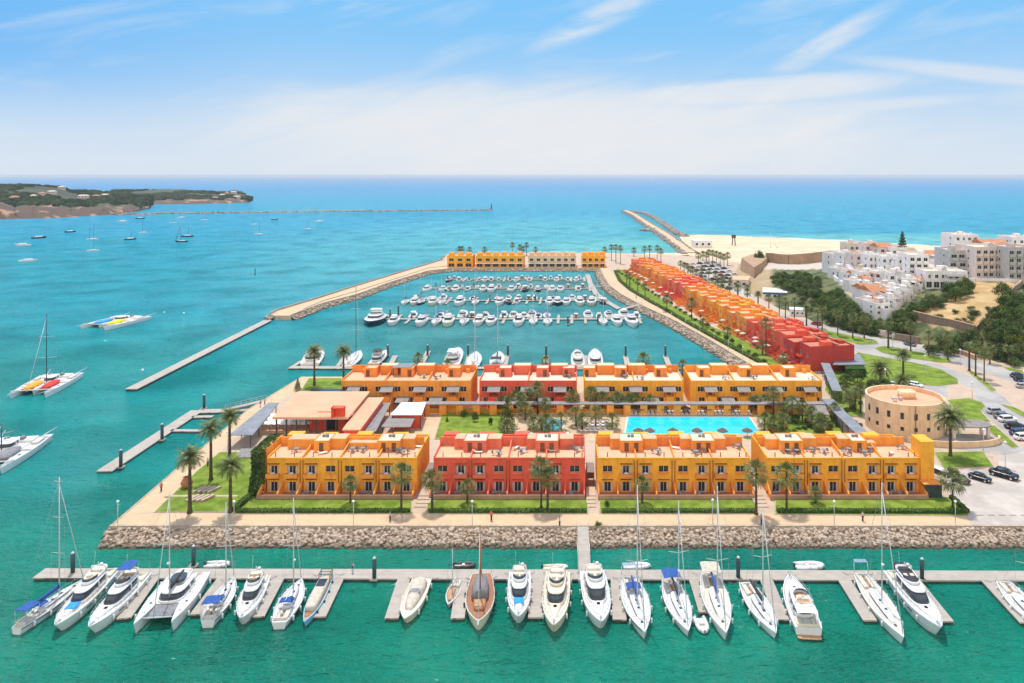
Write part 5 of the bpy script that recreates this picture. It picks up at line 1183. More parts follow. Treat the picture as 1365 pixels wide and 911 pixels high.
# side row along the boulevard: blocks of houses stepping down the diagonal
A0 = P(1071, 496, G); A1 = P(838, 361.5, G); ax_ = Vector((A1.x-A0.x, A1.y-A0.y)); LL = ax_.length; ax_.normalize(); ROT = math.atan2(-ax_.y, -ax_.x)
def side_block(label, s0, s1, wall, wall2, n, terr, sh=0.0, seed=0, tall=0):
    """facade faces the basin; local x runs towards the camera along the row"""
    o2 = A0+Vector((ax_.x, ax_.y, 0))*s1; t = thing('townhouse_block', (o2.x, o2.y, G), ROT, label=label, cat='building'); W = s1-s0; u = W/n; pd = 3.6 if s1 < 80 else 5.6; Dp = 15.0; zt = 6.8+tall; rnd = random.Random(seed)
    for i in range(n):
        zt = 6.8+tall+(.0, .7, -.4, .3)[(i*3+seed) % 4]; yo = (.0, 1.4, .5, 2.2)[(i+seed) % 4]+sh; x0 = i*u
        hs = [(.8, 2.4, .3, 2.4), (u-2.6, u-1.0, .3, 2.3), (.8, 2.3, 3.8, 5.5), (u-2.5, u-1.1, 4.0, 5.4)]
        def f(m):
            shell(m, u-.03, Dp, -.2, zt, hs, dp=.3); parapets(m, u-.03, 0, Dp, zt, .5, .2); m.box(0, u-.03, 8.2, 8.5, zt, zt+1.1)
        inst('wall', 'sb%s%.2f%.1f%d' % (wall, u, zt, (i+seed) % 4 == 1), f, K[(wall, wall2, wall, wall)[(i+seed) % 4]], t, (x0, yo, 0))
        for h in hs: window(t, x0+h[0], h[2], h[1]-h[0], h[3]-h[2], yo+.12, False)
        inst('roof_terrace', 'rt%s%.2f%.1f' % (terr, u, zt), lambda m: m.box(.2, u-.23, .2, Dp-.2, zt, zt+.03), K[terr], t, (x0, yo, 0))
        inst('balcony', 'sbal%s' % wall2, lambda m: (m.box(0, 2.6, -1.1, 0, -.12, .0), m.box(0, 2.6, -1.2, -1.1, -.12, .7), m.box(0, .1, -1.1, 0, 0, .7), m.box(2.5, 2.6, -1.1, 0, 0, .7)), K[wall2], t, (x0+.3, yo-.003, 3.5))
        inst('stair_box', 'ssb%s' % wall2, lambda m: (m.box(0, 2.8, 0, 3.2, 0, 1.6), m.box(.15, 2.65, .15, 3.05, 1.6, 1.62)), K[wall2], t, (x0+u-3.2-rnd.random(), yo+4.6, zt))
        inst('chimney', 'sch%s' % wall2, lambda m: m.box(0, .6, 0, .6, 0, 1.3), K[wall2], t, (x0+.8, yo+11, zt))
        inst('roof_box', 'srb%s' % wall, lambda m: m.box(0, 2.6, 0, 2.0, 0, 1.0), K[wall], t, (x0+1.0, yo+12.0, zt))
        inst('patio', 'spt%s%.2f%.1f' % (wall2, u, pd), lambda m: (m.box(0, u-.05, -pd, -.01, -.1, .12), m.box(0, u-.05, -pd-.1, -pd, -.2, .9), m.box(.2, u-.3, -pd*.5, -.02, .12, .55)), K['terrr'], t, (x0, yo, 0))
        inst('patio_hedge', 'sphg%.1f%.1f' % (u, pd), lambda m: m.box(.5, u-.6, -pd+.2, -pd+.9, .12, 1.0), K['hedge'], t, (x0, yo, 0)) if rnd.random() < .6 else None
        inst('garden_wall', 'sgw%s%.1f%.1f' % (wall2, u, pd), lambda m: (m.box(0, u-.05, -pd-.22, -pd-.105, -.2, 1.0), m.box(0, u-.05, -pd*.5-.15, -pd*.5-.01, .1, 1.3)), K[wall2], t, (x0, yo, 0))
        if rnd.random() < .7: inst('parasol', 'spar', lambda m: m.rings([[(r*math.cos(a*math.pi/4), r*math.sin(a*math.pi/4), z) for a in range(8)] for r, z in ((1.3, 2.1), (.1, 2.6))], smooth=False).tube((0,0,0),(0,0,2.5),.05,n=4), K['beige_canvas'], t, (x0+rnd.uniform(1.5, u-1.5), yo-rnd.uniform(pd*.6, pd*.75), .1))
        for j in range(2): inst('patio_fin', 'sfin%s%.1f' % (wall2, pd), lambda m: m.hexa([(0,-pd,0),(.22,-pd,0),(.22,0,0),(0,0,0),(0,-pd,.8),(.22,-pd,.8),(.22,0,2.3),(0,0,2.3)]), K[wall2], t, (x0+j*u*.5, yo-.003, 0))
        inst('terrace_step', 'stp'+terr+'%.2f' % u, lambda m: m.box(.3, u-.4, 9.2, 9.9, zt+.0, zt+.5), K[terr], t, (x0, yo, 0))
    return t
side_block('crimson end block of the diagonal townhouse row, closest to the round building', 0, 24, 'crimson', 'red', 3, 'terrr', 0, 1, .3)
side_block('red townhouse block second from the near end of the diagonal row', 24.3, 50, 'red', 'coral', 4, 'terrr', .6, 2)
side_block('bright orange townhouse block third from the near end of the diagonal row', 50.3, 78, 'orange2', 'orange', 4, 'terr', .2, 3)
side_block('ochre townhouse block with rows of windows in the middle of the diagonal row', 78.3, 112, 'yellow', 'orange2', 5, 'terr', 1.0, 4)
side_block('orange townhouse block just beyond the ochre one in the diagonal row', 112.3, 134, 'orange', 'orange2', 3, 'terr', .3, 5)
side_block('red townhouse block in the far half of the diagonal row, between orange neighbours', 134.3, 168, 'coral', 'red', 5, 'terr', .9, 6)
side_block('orange townhouse block in the far half of the diagonal row, beyond the red one', 168.3, 200, 'orange', 'orange2', 5, 'terr', .4, 7)
side_block('deep orange townhouse block second from the far end of the diagonal row', 200.3, 228, 'orange2', 'orange', 4, 'terr', .9, 8)
side_block('red townhouse block at the far tip of the diagonal row', 228.3, LL, 'coral', 'orange2', 4, 'terr', .3, 9)
# north row
def north_block(label, px0, px1, wall, ztop, n, awn=True):
    Y = 505.; k = Y/F; x0 = (px0-CX)*k; W = (px1-px0)*k; t = thing('terrace_building', (x0, Y, G), label=label, cat='building'); u = W/n; hs = []
    for i in range(n): hs += [(i*u+u*.25, i*u+u*.75, 4.2, 6.0), (i*u+u*.15, i*u+u*.85, .4, 2.6)]
    m = MB(); shell(m, W, 13, -.2, 7.4, hs, dp=.6); parapets(m, W, 0, 13, 7.4, .5); m.build('wall', K[wall], t)
    MB().box(.3, W-.3, .3, 12.7, 7.4, 7.44).build('roof_terrace', K['terr'], t)
    for h in hs: window(t, h[0], h[2], h[1]-h[0], h[3]-h[2], .3, False)
    for i in range(n):
        inst('roof_box', 'nb'+wall, lambda m: m.box(0, 3.5, 0, 3.4, 0, 2.2), K[wall], t, (i*u+.6, 4.5+(i % 2)*2, 7.42))
        if awn: inst('awning', 'na%.1f' % u, lambda m: m.hexa([(.2,-2.2,2.7),(u-.2,-2.2,2.7),(u-.2,0,3.2),(.2,0,3.2),(.2,-2.2,2.8),(u-.2,-2.2,2.8),(u-.2,0,3.3),(.2,0,3.3)]), K['whitew'], t, (i*u, -.01, 0))
        inst('balcony', 'nbal'+wall, lambda m: m.box(-1.4, 1.4, -.9, 0, 3.6, 4.3), K[wall], t, (i*u+u*.5, -.01, 0))
    return t
north_block('ochre far quay building at the left end of the far row', 596, 630, 'yellow', 8, 3, False)
north_block('long ochre far quay building with white awnings, left of centre', 634, 698, 'yellow', 8, 6)
north_block('orange far quay building with white awnings, right of centre', 704, 768, 'peach', 8, 7)
north_block('small ochre far quay building at the right end of the far row', 775, 807, 'yellow', 8, 4)
# ------------------------------------------------------------ restaurant
def roofed(pts, z): return PX(pts, z)
t = thing('restaurant', (0, 0, 0), label='flat roofed restaurant with a huge peach roof beside the left promenade', cat='building')
MB().prism(PX([(362.6,556.5),(464.5,556.5),(493,522),(397,522)], G+5.6), G+5.25, G+5.6).build('roof', K['membrane'], t)
m = MB(); m.prism(offs(PX([(362.6,556.5),(464.5,556.5),(493,522),(397,522)], G+5.6), -.15), G+5.05, G+5.25); m.build('roof_edge', K['whitew'], t)
MB().prism(PX([(456,573),(480,573),(512,530),(487,530)], G+4.6), G+4.3, G+4.6).build('side_roof', K['membrane'], t)
MB().prism(offs(PX([(456,573),(480,573),(512,530),(487,530)], G+4.6), -.3), G, G+4.3).build('side_wall', K['red'], t)
a = P(412, 573, G+.1); b = P(459.5, 573, G+.1)
MB().box(a.x, b.x, a.y, a.y+5, G-.1, G+5.2).build('red_wall', K['red'], t); MB().box(a.x+4.2, a.x+7, a.y-.05, a.y, G+.1, G+2.6).build('doorway', K['pane'], t)
m = MB(); c = P(452, 555, G+5.6); m.box(c.x-1.4, c.x+1.4, c.y, c.y+.3, G+5.6, G+8); m.box(c.x-1.4, c.x-1.1, c.y-1.6, c.y, G+5.6, G+8); m.box(c.x-1.4, c.x+1.4, c.y-1.6, c.y, G+7.85, G+8); m.box(c.x-5, c.x-1.5, c.y, c.y+.15, G+6.5, G+6.65); m.build('rooftop_frame', K['red'], t)
rc = [Vector(p) for p in offs(PX([(362.6,556.5),(464.5,556.5),(493,522),(397,522)], G+5.6), -.8)]
for i in range(8):
    for a_, b_ in ((rc[0], rc[1]), (rc[3], rc[2])): q_ = a_.lerp(b_, i/7); inst('column', 'rcol', lambda m: m.box(-.15,.15,-.15,.15,0,5.1), K['darkmetal'], t, (q_.x, q_.y, G))
MB().prism(PX([(345,577),(412,577),(412,566),(362,562)], G), G, G+.3).build('terrace_floor', K['terr'], t)
MB().prism(offs(PX([(395,556),(455,556),(485,525),(405,525)], G+3.0), -2), G+.05, G+4.9).build('dark_glazing', K['pane'], t)
umb = thing('parasol', cat='parasol'); MB().tube((0,0,0),(0,0,2.3),.04,n=5).build('pole', K['darkmetal'], umb)
m = MB(); m.rings([[(r*math.cos(i*math.pi/4), r*math.sin(i*math.pi/4), z) for i in range(8)] for r, z in ((1.5, 2.1), (1.45, 2.2), (.1, 2.75))], smooth=False); m.build('canopy', K['white'], umb); umb = Proto(umb)
k_ = 0
for r_, (y, xa, xb, n) in enumerate(((575, 350, 408, 7), (569.5, 355, 408, 7), (565, 360, 406, 6))):
    for i in range(n): umb.put(P(xa+(xb-xa)*i/(n-1), y, G+.3), .2*i, .95, label='square white parasol over a table on the restaurant terrace', group='white parasols on the restaurant terrace')
t = thing('shade_sail', (0,0,0), label='large grey blue canopy strip beside the restaurant and promenade', cat='canopy')
MB().prism(PX([(305,580),(337,580),(372,537),(358,537)], G+3), G+2.85, G+3.0).build('roof', K['greyroof'], t)
for a_, b_ in ((307,578),(334,578),(322,566),(345,566),(340,552),(356,552),(357,541),(368,541)):
    q_ = P(a_, b_, G+3); inst('post', 'gp2', lambda m: m.box(-.08,.08,-.08,.08,0,2.85), K['darkmetal'], t, (q_.x, q_.y, G))
MB().prism(PX([(316,612),(337,612),(340,598),(322,598)], G+.0), G, G+.35).build('deck', K['slatx'], t)
def flat_canopy(name, label, pts, z, mat, wallmat=None, cat='canopy'):
    t = thing(name, (0,0,0), label=label, cat=cat); pp = PX(pts, G+z); MB().prism(pp, G+z-.2, G+z).build('roof', K[mat], t)
    for x, y in offs(pp, -.3): inst('post', 'fp%.1f' % z, lambda m: m.box(-.1,.1,-.1,.1,0,z-.2), K['darkmetal'], t, (x, y, G))
    if wallmat: MB().prism(offs(pp, -.6), G-.05, G+z-.5).build('wall', K[wallmat], t)
    return t
flat_canopy('kiosk', 'bar kiosk with a white two panel roof beside the garden', [(521,553),(562,553),(568,536.5),(535,536.5)], 3.6, 'white', 'red', 'kiosk')
flat_canopy('slatted_canopy', 'long grey slatted canopy running beside the restaurant side roof', [(486,575),(501,575),(521,537),(509,537)], 3.0, 'slatx')
flat_canopy('slatted_canopy', 'short grey slatted canopy in front of the white roofed kiosk', [(508,569),(547,569),(555,554),(520,554)], 2.8, 'slat')
flat_canopy('pool_hut', 'small open hut with a grey roof in the garden right of the pool', [(1082,553),(1106,553),(1100,540.5),(1078,540.5)], 2.8, 'slat')
plate('paving', PX([(500,586),(580,586),(592,546),(548,546),(520,572)]), G, G+.02, K['prom'])
# ------------------------------------------------------------ pool
poolpts = PX([(834,579),(1013.5,579),(998,556.5),(837.5,556.5)])
plate('pool_deck', PX([(700,588),(1030,588),(1004,549.5),(705,549.5),(672,560),(672,588)]), G, G+.03, K['prom'])
t = thing('swimming_pool', (0,0,0), label='large rectangular bright blue swimming pool', cat='pool'); m = MB(); op = offs(poolpts, .5); n_ = 4
m.prism(offs(poolpts, .5), G+.0, G+.10); m.build('coping', K['coping'], t); MB().prism(poolpts, G+.05, G+.125).build('pool_water', K['poolw'], t)
t = thing('swimming_pool', (0,0,0), label='small rounded blue pool beside the garden palms', cat='pool'); c = P(737, 566.5, G)
el_ = lambda r: [(c.x+(2.6+r)*math.cos(a*math.pi/12), c.y+(4.6+r)*math.sin(a*math.pi/12)) for a in range(24)]
MB().prism(el_(.45), G, G+.10).build('coping', K['coping'], t); MB().prism(el_(0), G+.05, G+.125).build('pool_water', K['poolw'], t)
lg = thing('sun_lounger', cat='sun lounger'); MB().box(-.33,.33,-.95,.45,.25,.36).build('seat', K['lounger'], lg); MB().hexa([(-.33,.45,.27),(.33,.45,.27),(.33,1.0,.6),(-.33,1.0,.6),(-.33,.40,.36),(.33,.40,.36),(.33,.95,.70),(-.33,.95,.70)]).build('backrest', K['lounger'], lg)
m = MB()
for x in (-.28,.28):
    for y in (-.8,.6): m.box(x-.03,x+.03,y-.03,y+.03,0,.26)
m.build('frame', K['white'], lg); lg = Proto(lg)
th = thing('thatched_parasol', cat='parasol'); MB().tube((0,0,0),(0,0,2.3),.07,n=6).build('pole', K['trunk'], th); m = MB(); m.rings([[(r*math.cos(i*math.pi/6)*(1+.06*(i%2)), r*math.sin(i*math.pi/6)*(1+.06*(i%2)), z) for i in range(12)] for r, z in ((1.75, 1.85), (1.2, 2.3), (.12, 2.85))], smooth=False); m.build('thatched_roof', K['thatch'], th); th = Proto(th)
for i in range(29): lg.put(P(842+i*5.6, 552.6, G+.03), 0, 1.15, label='white sun lounger in the row along the far side of the big pool', group='sun loungers behind the big pool')
for j, y in enumerate((568.5, 572.5, 576, 564.5)):
    for i in range(6): lg.put(P(777+i*7.0-(568-y)*.0, y, G+.03), R(90), 1.15, label='white sun lounger among the palms between the two pools', group='sun loungers between the two pools')
for i in range(7): lg.put(P(690+i*11, 580+((i*7) % 3), G+.03), .5*i, 1.1, label='white sun lounger near the small rounded pool', group='sun loungers at the small pool')
for i, x in enumerate((855,885,914,945,973)): th.put(P(x, 552.2, G+.03), .3*i, .75, label='dark thatched parasol, %s from the left in the row behind the big pool' % nth(i), group='thatched parasols behind the big pool')
for i, x in enumerate((851,866,897,929,963,996)): th.put(P(x, 582.5, G+.03), .3*i, .75, label='dark thatched parasol, %s from the left along the near edge of the big pool' % nth(i), group='thatched parasols along the near edge of the big pool')
# ------------------------------------------------------------ round building
cx_, cy_, Rr = 81.3, 184.6, 9.0; t = thing('round_building', (cx_, cy_, G), label='round peach building with a flat roof and small windows', cat='building'); zt = 7.0
def ring(r, z): return [(r*math.cos(i*math.pi/32), r*math.sin(i*math.pi/32), z) for i in range(64)]
m = MB(); m.rings([ring(Rr*1.0, -.3), ring(Rr, zt+.0), ring(Rr, zt+1.0), ring(Rr-.45, zt+1.0), ring(Rr-.45, zt-.3)], cap0=False, cap1=False, smooth=False); m.build('wall', K['peach'], t)
MB().rings([ring(Rr-.44, zt-.2), ring(Rr-.44, zt-.05)], smooth=False).build('roof', K['membrane'], t)
for i in range(18):
    a = math.pi+i*math.pi/9*.96+.1
    for z, h in ((4.6, 1.5), (1.9, .9)):
        inst('window', 'rw%.1f' % h, lambda m: m.box(-.38,.38,-.04,.05,0,h), K['pane'], t, (Rr*math.cos(a), Rr*math.sin(a), z), a+math.pi/2)
for i in (5, 12, 19): a = math.pi+i*math.pi/11; MB().tube((Rr*1.01*math.cos(a), Rr*1.01*math.sin(a), 0), (Rr*1.01*math.cos(a), Rr*1.01*math.sin(a), zt+.9), .09, n=6).build('drainpipe', K['pipe'], t)
m = MB(); m.pod([(zt-.1, 1.2, 1.9, 1.6), (zt+1.6, 1.2, 1.9, 1.6)], 5, 16); m.build('roof_house', K['coral' if False else 'peach'], t).location.y = 1.5
m = MB(); m.box(-3.2,-2.2,-1,0,zt-.1,zt+.5); m.box(-1.8,-1.0,-1.4,-.6,zt-.1,zt+.7); m.box(-3.6,-2.9,-2.6,-1.9,zt-.1,zt+.4); m.build('roof_unit', K['grey_r'], t)
t = thing('entrance_canopy', (P(1290,565,G+3).x, P(1290,565,G+3).y, G), label='grey roofed entrance canopy on white piers right of the round building', cat='canopy')
MB().pod([(2.9, 0, 5.2, 2.9), (3.15, 0, 5.2, 2.9)], 2.6).build('roof', K['slat'], t)
for x, y in ((-4,-1.5),(4,-1.5),(-4,1.5),(4,1.5)): MB().box(x-.3,x+.3,y-.3,y+.3,0,2.9).build('pier', K['pink_r'], t)
t = thing('garden_wall', (cx_+7, cy_-9.5, G), label='low curved peach wall in front of the round building', cat='wall'); m = MB(); pts = [(11*math.cos(a), 4.6*math.sin(a)) for a in [math.pi*1.05+i*math.pi*.95/14 for i in range(15)]]
for a, b in zip(pts, pts[1:]): m.prism([a, b, (b[0]*.96, b[1]*.93), (a[0]*.96, a[1]*.93)], -.1, 1.4)
m.build('wall', K['peach'], t)
# green pergola block behind the crimson end
t = thing('hedge_pergola', (0,0,0), label='dark hedged enclosure with flat grey top right of the crimson end block', cat='hedge')
MB().prism(PX([(1128,492),(1154,492),(1146,478),(1122,478)], G+2.6), G, G+2.6).build('hedge', K['hedge'], t)
MB().prism(PX([(1110,486),(1155,486),(1146,472),(1118,472)], G+3.0), G+2.7, G+2.95).build('roof', K['greyroof'], t)
# ------------------------------------------------------------ hedges of the front lawns
def hedge(label, pts, h, seed, z=G+.1, wd=.9):
    random.seed(seed); t = thing('hedge', (0,0,0), label=label, cat='hedge'); m = MB(); lf = MB(); c = [Vector(p) for p in PX(pts)]
    for a, b in zip(c, c[1:]):
        e = (b-a).normalized(); n = Vector((-e.y, e.x))*wd/2; m.prism([tuple(a-n), tuple(b-n), tuple(b+n), tuple(a+n)], z, z+h)
        for _ in range(int((b-a).length*34)):
            p2 = a.lerp(b, random.random())+n*random.uniform(-1.15, 1.15); s = random.random(); zz = z+h*random.random() if s < .5 else z+h+random.uniform(-.05, .16)
            if s < .5: p2 = a.lerp(b, random.random())+n*random.choice((-1.1, 1.1))
            p = Vector((p2.x, p2.y, zz)); u = Vector((random.uniform(-1,1),random.uniform(-1,1),random.uniform(-1,1))).normalized(); v = u.orthogonal().normalized(); r_ = random.uniform(.08,.17); lf.add([p-u*r_,p-v*r_,p+u*r_,p+v*r_],[(0,1,2,3)])
    m.build('hedge_body', K['hedge'], t); lf.build('leaves', K['leaf'], t); return t
hedge('clipped green hedge edging the promenade in front of the left orange building', [(316,683.5),(546,683.5)], .5, 1)
hedge('clipped green hedge edging the promenade in front of the red building', [(572,683.5),(782,683.5)], .5, 2)
hedge('clipped green hedge edging the promenade in front of the middle ochre building', [(802,683.5),(1008,683.5)], .5, 3)
hedge('clipped green hedge edging the promenade and turning up by the parking lot', [(1036,684),(1289,684.5),(1268,665)], .6, 4)
hedge('dark hedge rising diagonally from the lawn to the ivy wall', [(312,683),(338,660)], .8, 5)
hedge('long low hedge along the diagonal promenade beside the basin', [(820,362),(826,375),(840,387),(866,402.6),(888,414.2),(917,431.5),(954,452),(1024,490)], .7, 6, wd=1.6)
# ------------------------------------------------------------ fort and village
def wallpath(name, label, base, h, th, mat, cat, terrain=True, z=G, cap=None):
    t = thing(name, (0,0,0), label=label, cat=cat); m = MB(); c = [PT(a, b) if terrain else P(a, b, z) for a, b in base]; cm = MB()
    for a, b in zip(c, c[1:]):
        n_ = max(1, int((b-a).length/6))
        for k in range(n_):
            p, q = a.lerp(b, k/n_), a.lerp(b, (k+1)/n_); e = Vector((q.x-p.x, q.y-p.y)).normalized(); n = Vector((-e.y, e.x))*th/2
            zp, zq = (hgt(p.x, p.y), hgt(q.x, q.y)) if terrain else (z, z); hh = h if not isinstance(h, tuple) else h[0]
            m.hexa([(p.x-n.x,p.y-n.y,zp-3),(q.x-n.x,q.y-n.y,zq-3),(q.x+n.x,q.y+n.y,zq-3),(p.x+n.x,p.y+n.y,zp-3),(p.x-n.x,p.y-n.y,zp+hh),(q.x-n.x,q.y-n.y,zq+hh),(q.x+n.x,q.y+n.y,zq+hh),(p.x+n.x,p.y+n.y,zp+hh)])
            if cap:
                n2 = n*1.25; cm.hexa([(p.x-n2.x,p.y-n2.y,zp+hh+.01),(q.x-n2.x,q.y-n2.y,zq+hh+.01),(q.x+n2.x,q.y+n2.y,zq+hh+.01),(p.x+n2.x,p.y+n2.y,zp+hh+.01),(p.x-n2.x,p.y-n2.y,zp+hh+.3),(q.x-n2.x,q.y-n2.y,zq+hh+.3),(q.x+n2.x,q.y+n2.y,zq+hh+.3),(p.x+n2.x,p.y+n2.y,zp+hh+.3)])
    m.build('wall', K[mat], t)
    if cap: cm.build('coping', K[cap], t)
    return t
wallpath('fort_wall', 'long sandstone fort wall above the beach', [(1022,350),(1052,352.5),(1085,350.5),(1108,348),(1118,350)], 6.0, 2.0, 'stone', 'wall', cap='cream_r')
# bastion: a solid sandstone mass
t = thing('fort_bastion', (0,0,0), label='pale sandstone bastion corner of the old fort facing the beach car park', cat='fort'); pb = [P(986,361,G), P(1005,378,G), P(1016,370,G), P(1026,360,G), P(1004,354,G)]
lo = [(p.x, p.y) for p in pb]; cc = Vector((sum(x for x, y in lo)/5, sum(y for x, y in lo)/5)); hi_ = [(x+(cc.x-x)*.12, y+(cc.y-y)*.12) for x, y in lo]
m = MB(); n = 5; m.add([(x, y, G-.5) for x, y in lo]+[(x, y, G+8.0) for x, y in hi_], [(i, (i+1) % n, n+(i+1) % n, n+i) for i in range(n)]+[tuple(range(n, 2*n))]); m.add([(x, y, G-.5) for x, y in lo]+[(x, y, G+8.0) for x, y in hi_], [((i+1) % n, i, n+i, n+(i+1) % n) for i in range(0)]); m.build('wall', K['stone'], t)
MB().prism(hi_, G+8.0, G+8.5).build('parapet', K['stone'], t)
wallpath('stone_wall', 'long rubble stone wall along the bottom of the dry field', [(1217,424),(1255,433),(1300,444.5)], 2.4, .8, 'stonew', 'wall', cap='stone')
wallpath('stone_wall', 'straight stone wall climbing diagonally along the right side of the dry field', [(1300,444.5),(1318,426),(1340,403),(1362,379)], 2.0, .8, 'stonew', 'wall', cap='stone')
wallpath('stone_wall', 'pinkish roadside wall below the dark grove', [(1171,447),(1193,451)], 2.2, .6, 'pink_r', 'wall')
wallpath('stone_wall', 'grey rubble roadside wall right of the pinkish one', [(1194,453),(1226,458.5)], 2.4, .7, 'stonew', 'wall')
wallpath('retaining_wall', 'pale retaining wall on the ridge above the dry field', [(1292,375),(1330,376),(1372,379)], 1.4, .8, 'whitew', 'wall')
wallpath('village_wall', 'white sloping wall edging the village above the trees', [(1097,356),(1110,369),(1130,384),(1150,402),(1162,413),(1176,424)], 1.6, .8, 'whitew', 'wall')
wallpath('stone_wall', 'reddish earth bank wall beside the road at the right', [(1268,470),(1286,474),(1300,480)], 1.5, 1.4, 'stone', 'wall')
def vhouse(label, px, by, wpx, hpx, dep, rot=0.0, wall='whitew', roof='flat', floors=2, nw=2, seed=0, balc=False, arc=False, terrain=True, name='village_house', cat='house'):
    b = PT(px, by) if terrain else P(px, by, G); k = b.y/F; W = wpx*k; Hh = hpx*k; t = thing(name, (b.x, b.y, b.z), rot, label=label, cat=cat); rnd = random.Random(seed)
    hs = []; fh = Hh/floors; u = W/nw
    for f in range(floors):
        for i in range(nw):
            ww = min(1.9, u*.5)*rnd.choice((.7, 1, 1)) if not balc else u*.62; wh = min(1.5, fh*.5); c = (i+.5)*u+rnd.uniform(-.15, .15)*u*.5
            if arc and f == 0: ww, wh = u*.8, min(2.6, fh*.75)
            hs.append((c-ww/2, c+ww/2, f*fh+(.25 if arc and f == 0 else fh*.28), f*fh+(.25 if arc and f == 0 else fh*.28)+wh))
    m = MB(); shell(m, W, dep, -4, Hh, hs, dp=.35)
    if roof in ('flat', 'tile'): parapets(m, W, 0, dep, Hh, .7, .25)
    o = m.build('wall', K[wall], t); o.location.x = -W/2
    for h in hs: window(t, h[0]-W/2, h[2], h[1]-h[0], h[3]-h[2], .18, False, 1 if h[1]-h[0] > 1 else 0)
    if rot > .15 or rot < -.15 or True:                   # side windows
        for f in range(floors):
            for s in (-1, 1): window(t, 0, 0, 1.1, min(1.3, fh*.45), 0, False, 0, s*math.pi/2, (s*(W/2+.15), dep*.35+(-.55 if s > 0 else .55), f*fh+fh*.3))
    if roof == 'flat': MB().box(-W/2+.25, W/2-.25, .25, dep-.25, Hh, Hh+.04).build('roof', K['terrw'], t)
    elif roof == 'tile': MB().box(-W/2+.25, W/2-.25, .25, dep-.25, Hh, Hh+.04).build('roof', K['terr'], t)
    else:
        m = MB(); e = .35; rh = min(2.2, dep*.22); x0, x1 = -W/2-e, W/2+e
        m.add([(x0,-e,Hh),(x1,-e,Hh),(x1,dep+e,Hh),(x0,dep+e,Hh),(x0,dep/2,Hh+rh),(x1,dep/2,Hh+rh)], [(0,1,5,4),(2,3,4,5),(0,4,3),(1,2,5),(0,3,2,1)]); m.build('roof', K['clay'], t)
    if roof != 'clay':
        for i in range(rnd.choice((1, 1, 2))):
            sx = rnd.uniform(-W*.3, W*.2); sw = rnd.uniform(2.0, max(2.2, W*.35)); MB().box(sx, sx+sw, dep*.35, dep*.35+3, Hh, Hh+rnd.uniform(1.6, 2.5)).build('roof_room', K[wall], t)
    for i in range(rnd.choice((1, 2, 2)) if name == 'village_house' else 0):
        ax0 = rnd.uniform(-W*.5, W*.1); aw = rnd.uniform(.3, .55)*W; ah = Hh*rnd.choice((.35, .5, .62, .8)); ad = rnd.uniform(2.5, 4.5); am = K[rnd.choice((wall, 'whitew', 'pink_r', 'cream_r'))]
        MB().box(ax0, ax0+aw, -ad, -.004, -4, ah).box(ax0, ax0+.2, -ad, -.004, ah, ah+.7).box(ax0+.2, ax0+aw, -ad, -ad+.2, ah, ah+.7).build('annex', am, t)
        window(t, ax0+aw*.2, ah*.35, 1.0, min(1.2, ah*.4), -ad-.08, False, 0); window(t, ax0+aw*.62, ah*.35, 1.0, min(1.2, ah*.4), -ad-.08, False, 0)
        if rnd.random() < .4: MB().hexa([(ax0+.3,-ad+.3,ah+2.1),(ax0+aw-.3,-ad+.3,ah+2.1),(ax0+aw-.3,-.1,ah+2.4),(ax0+.3,-.1,ah+2.4),(ax0+.3,-ad+.3,ah+2.2),(ax0+aw-.3,-ad+.3,ah+2.2),(ax0+aw-.3,-.1,ah+2.5),(ax0+.3,-.1,ah+2.5)]).build('awning', K[rnd.choice(('slat', 'beige_canvas', 'clay'))], t)
    MB().box(W*.28, W*.28+.7, dep*.2, dep*.2+.7, Hh-.2, Hh+1.6).build('chimney', K[wall], t)
    if balc:
        for f in range(1, floors):
            for i in range(nw): MB().box(-W/2+i*u+u*.12, -W/2+i*u+u*.88, -1.1, -.003, f*fh-.1, f*fh+.95).build('balcony', K[wall], t)
    elif floors > 1 and rnd.random() < .6:
        MB().box(-W*.2, W*.25, -1.0, -.003, fh-.1, fh+.85).build('balcony', K[wall], t)
    return t
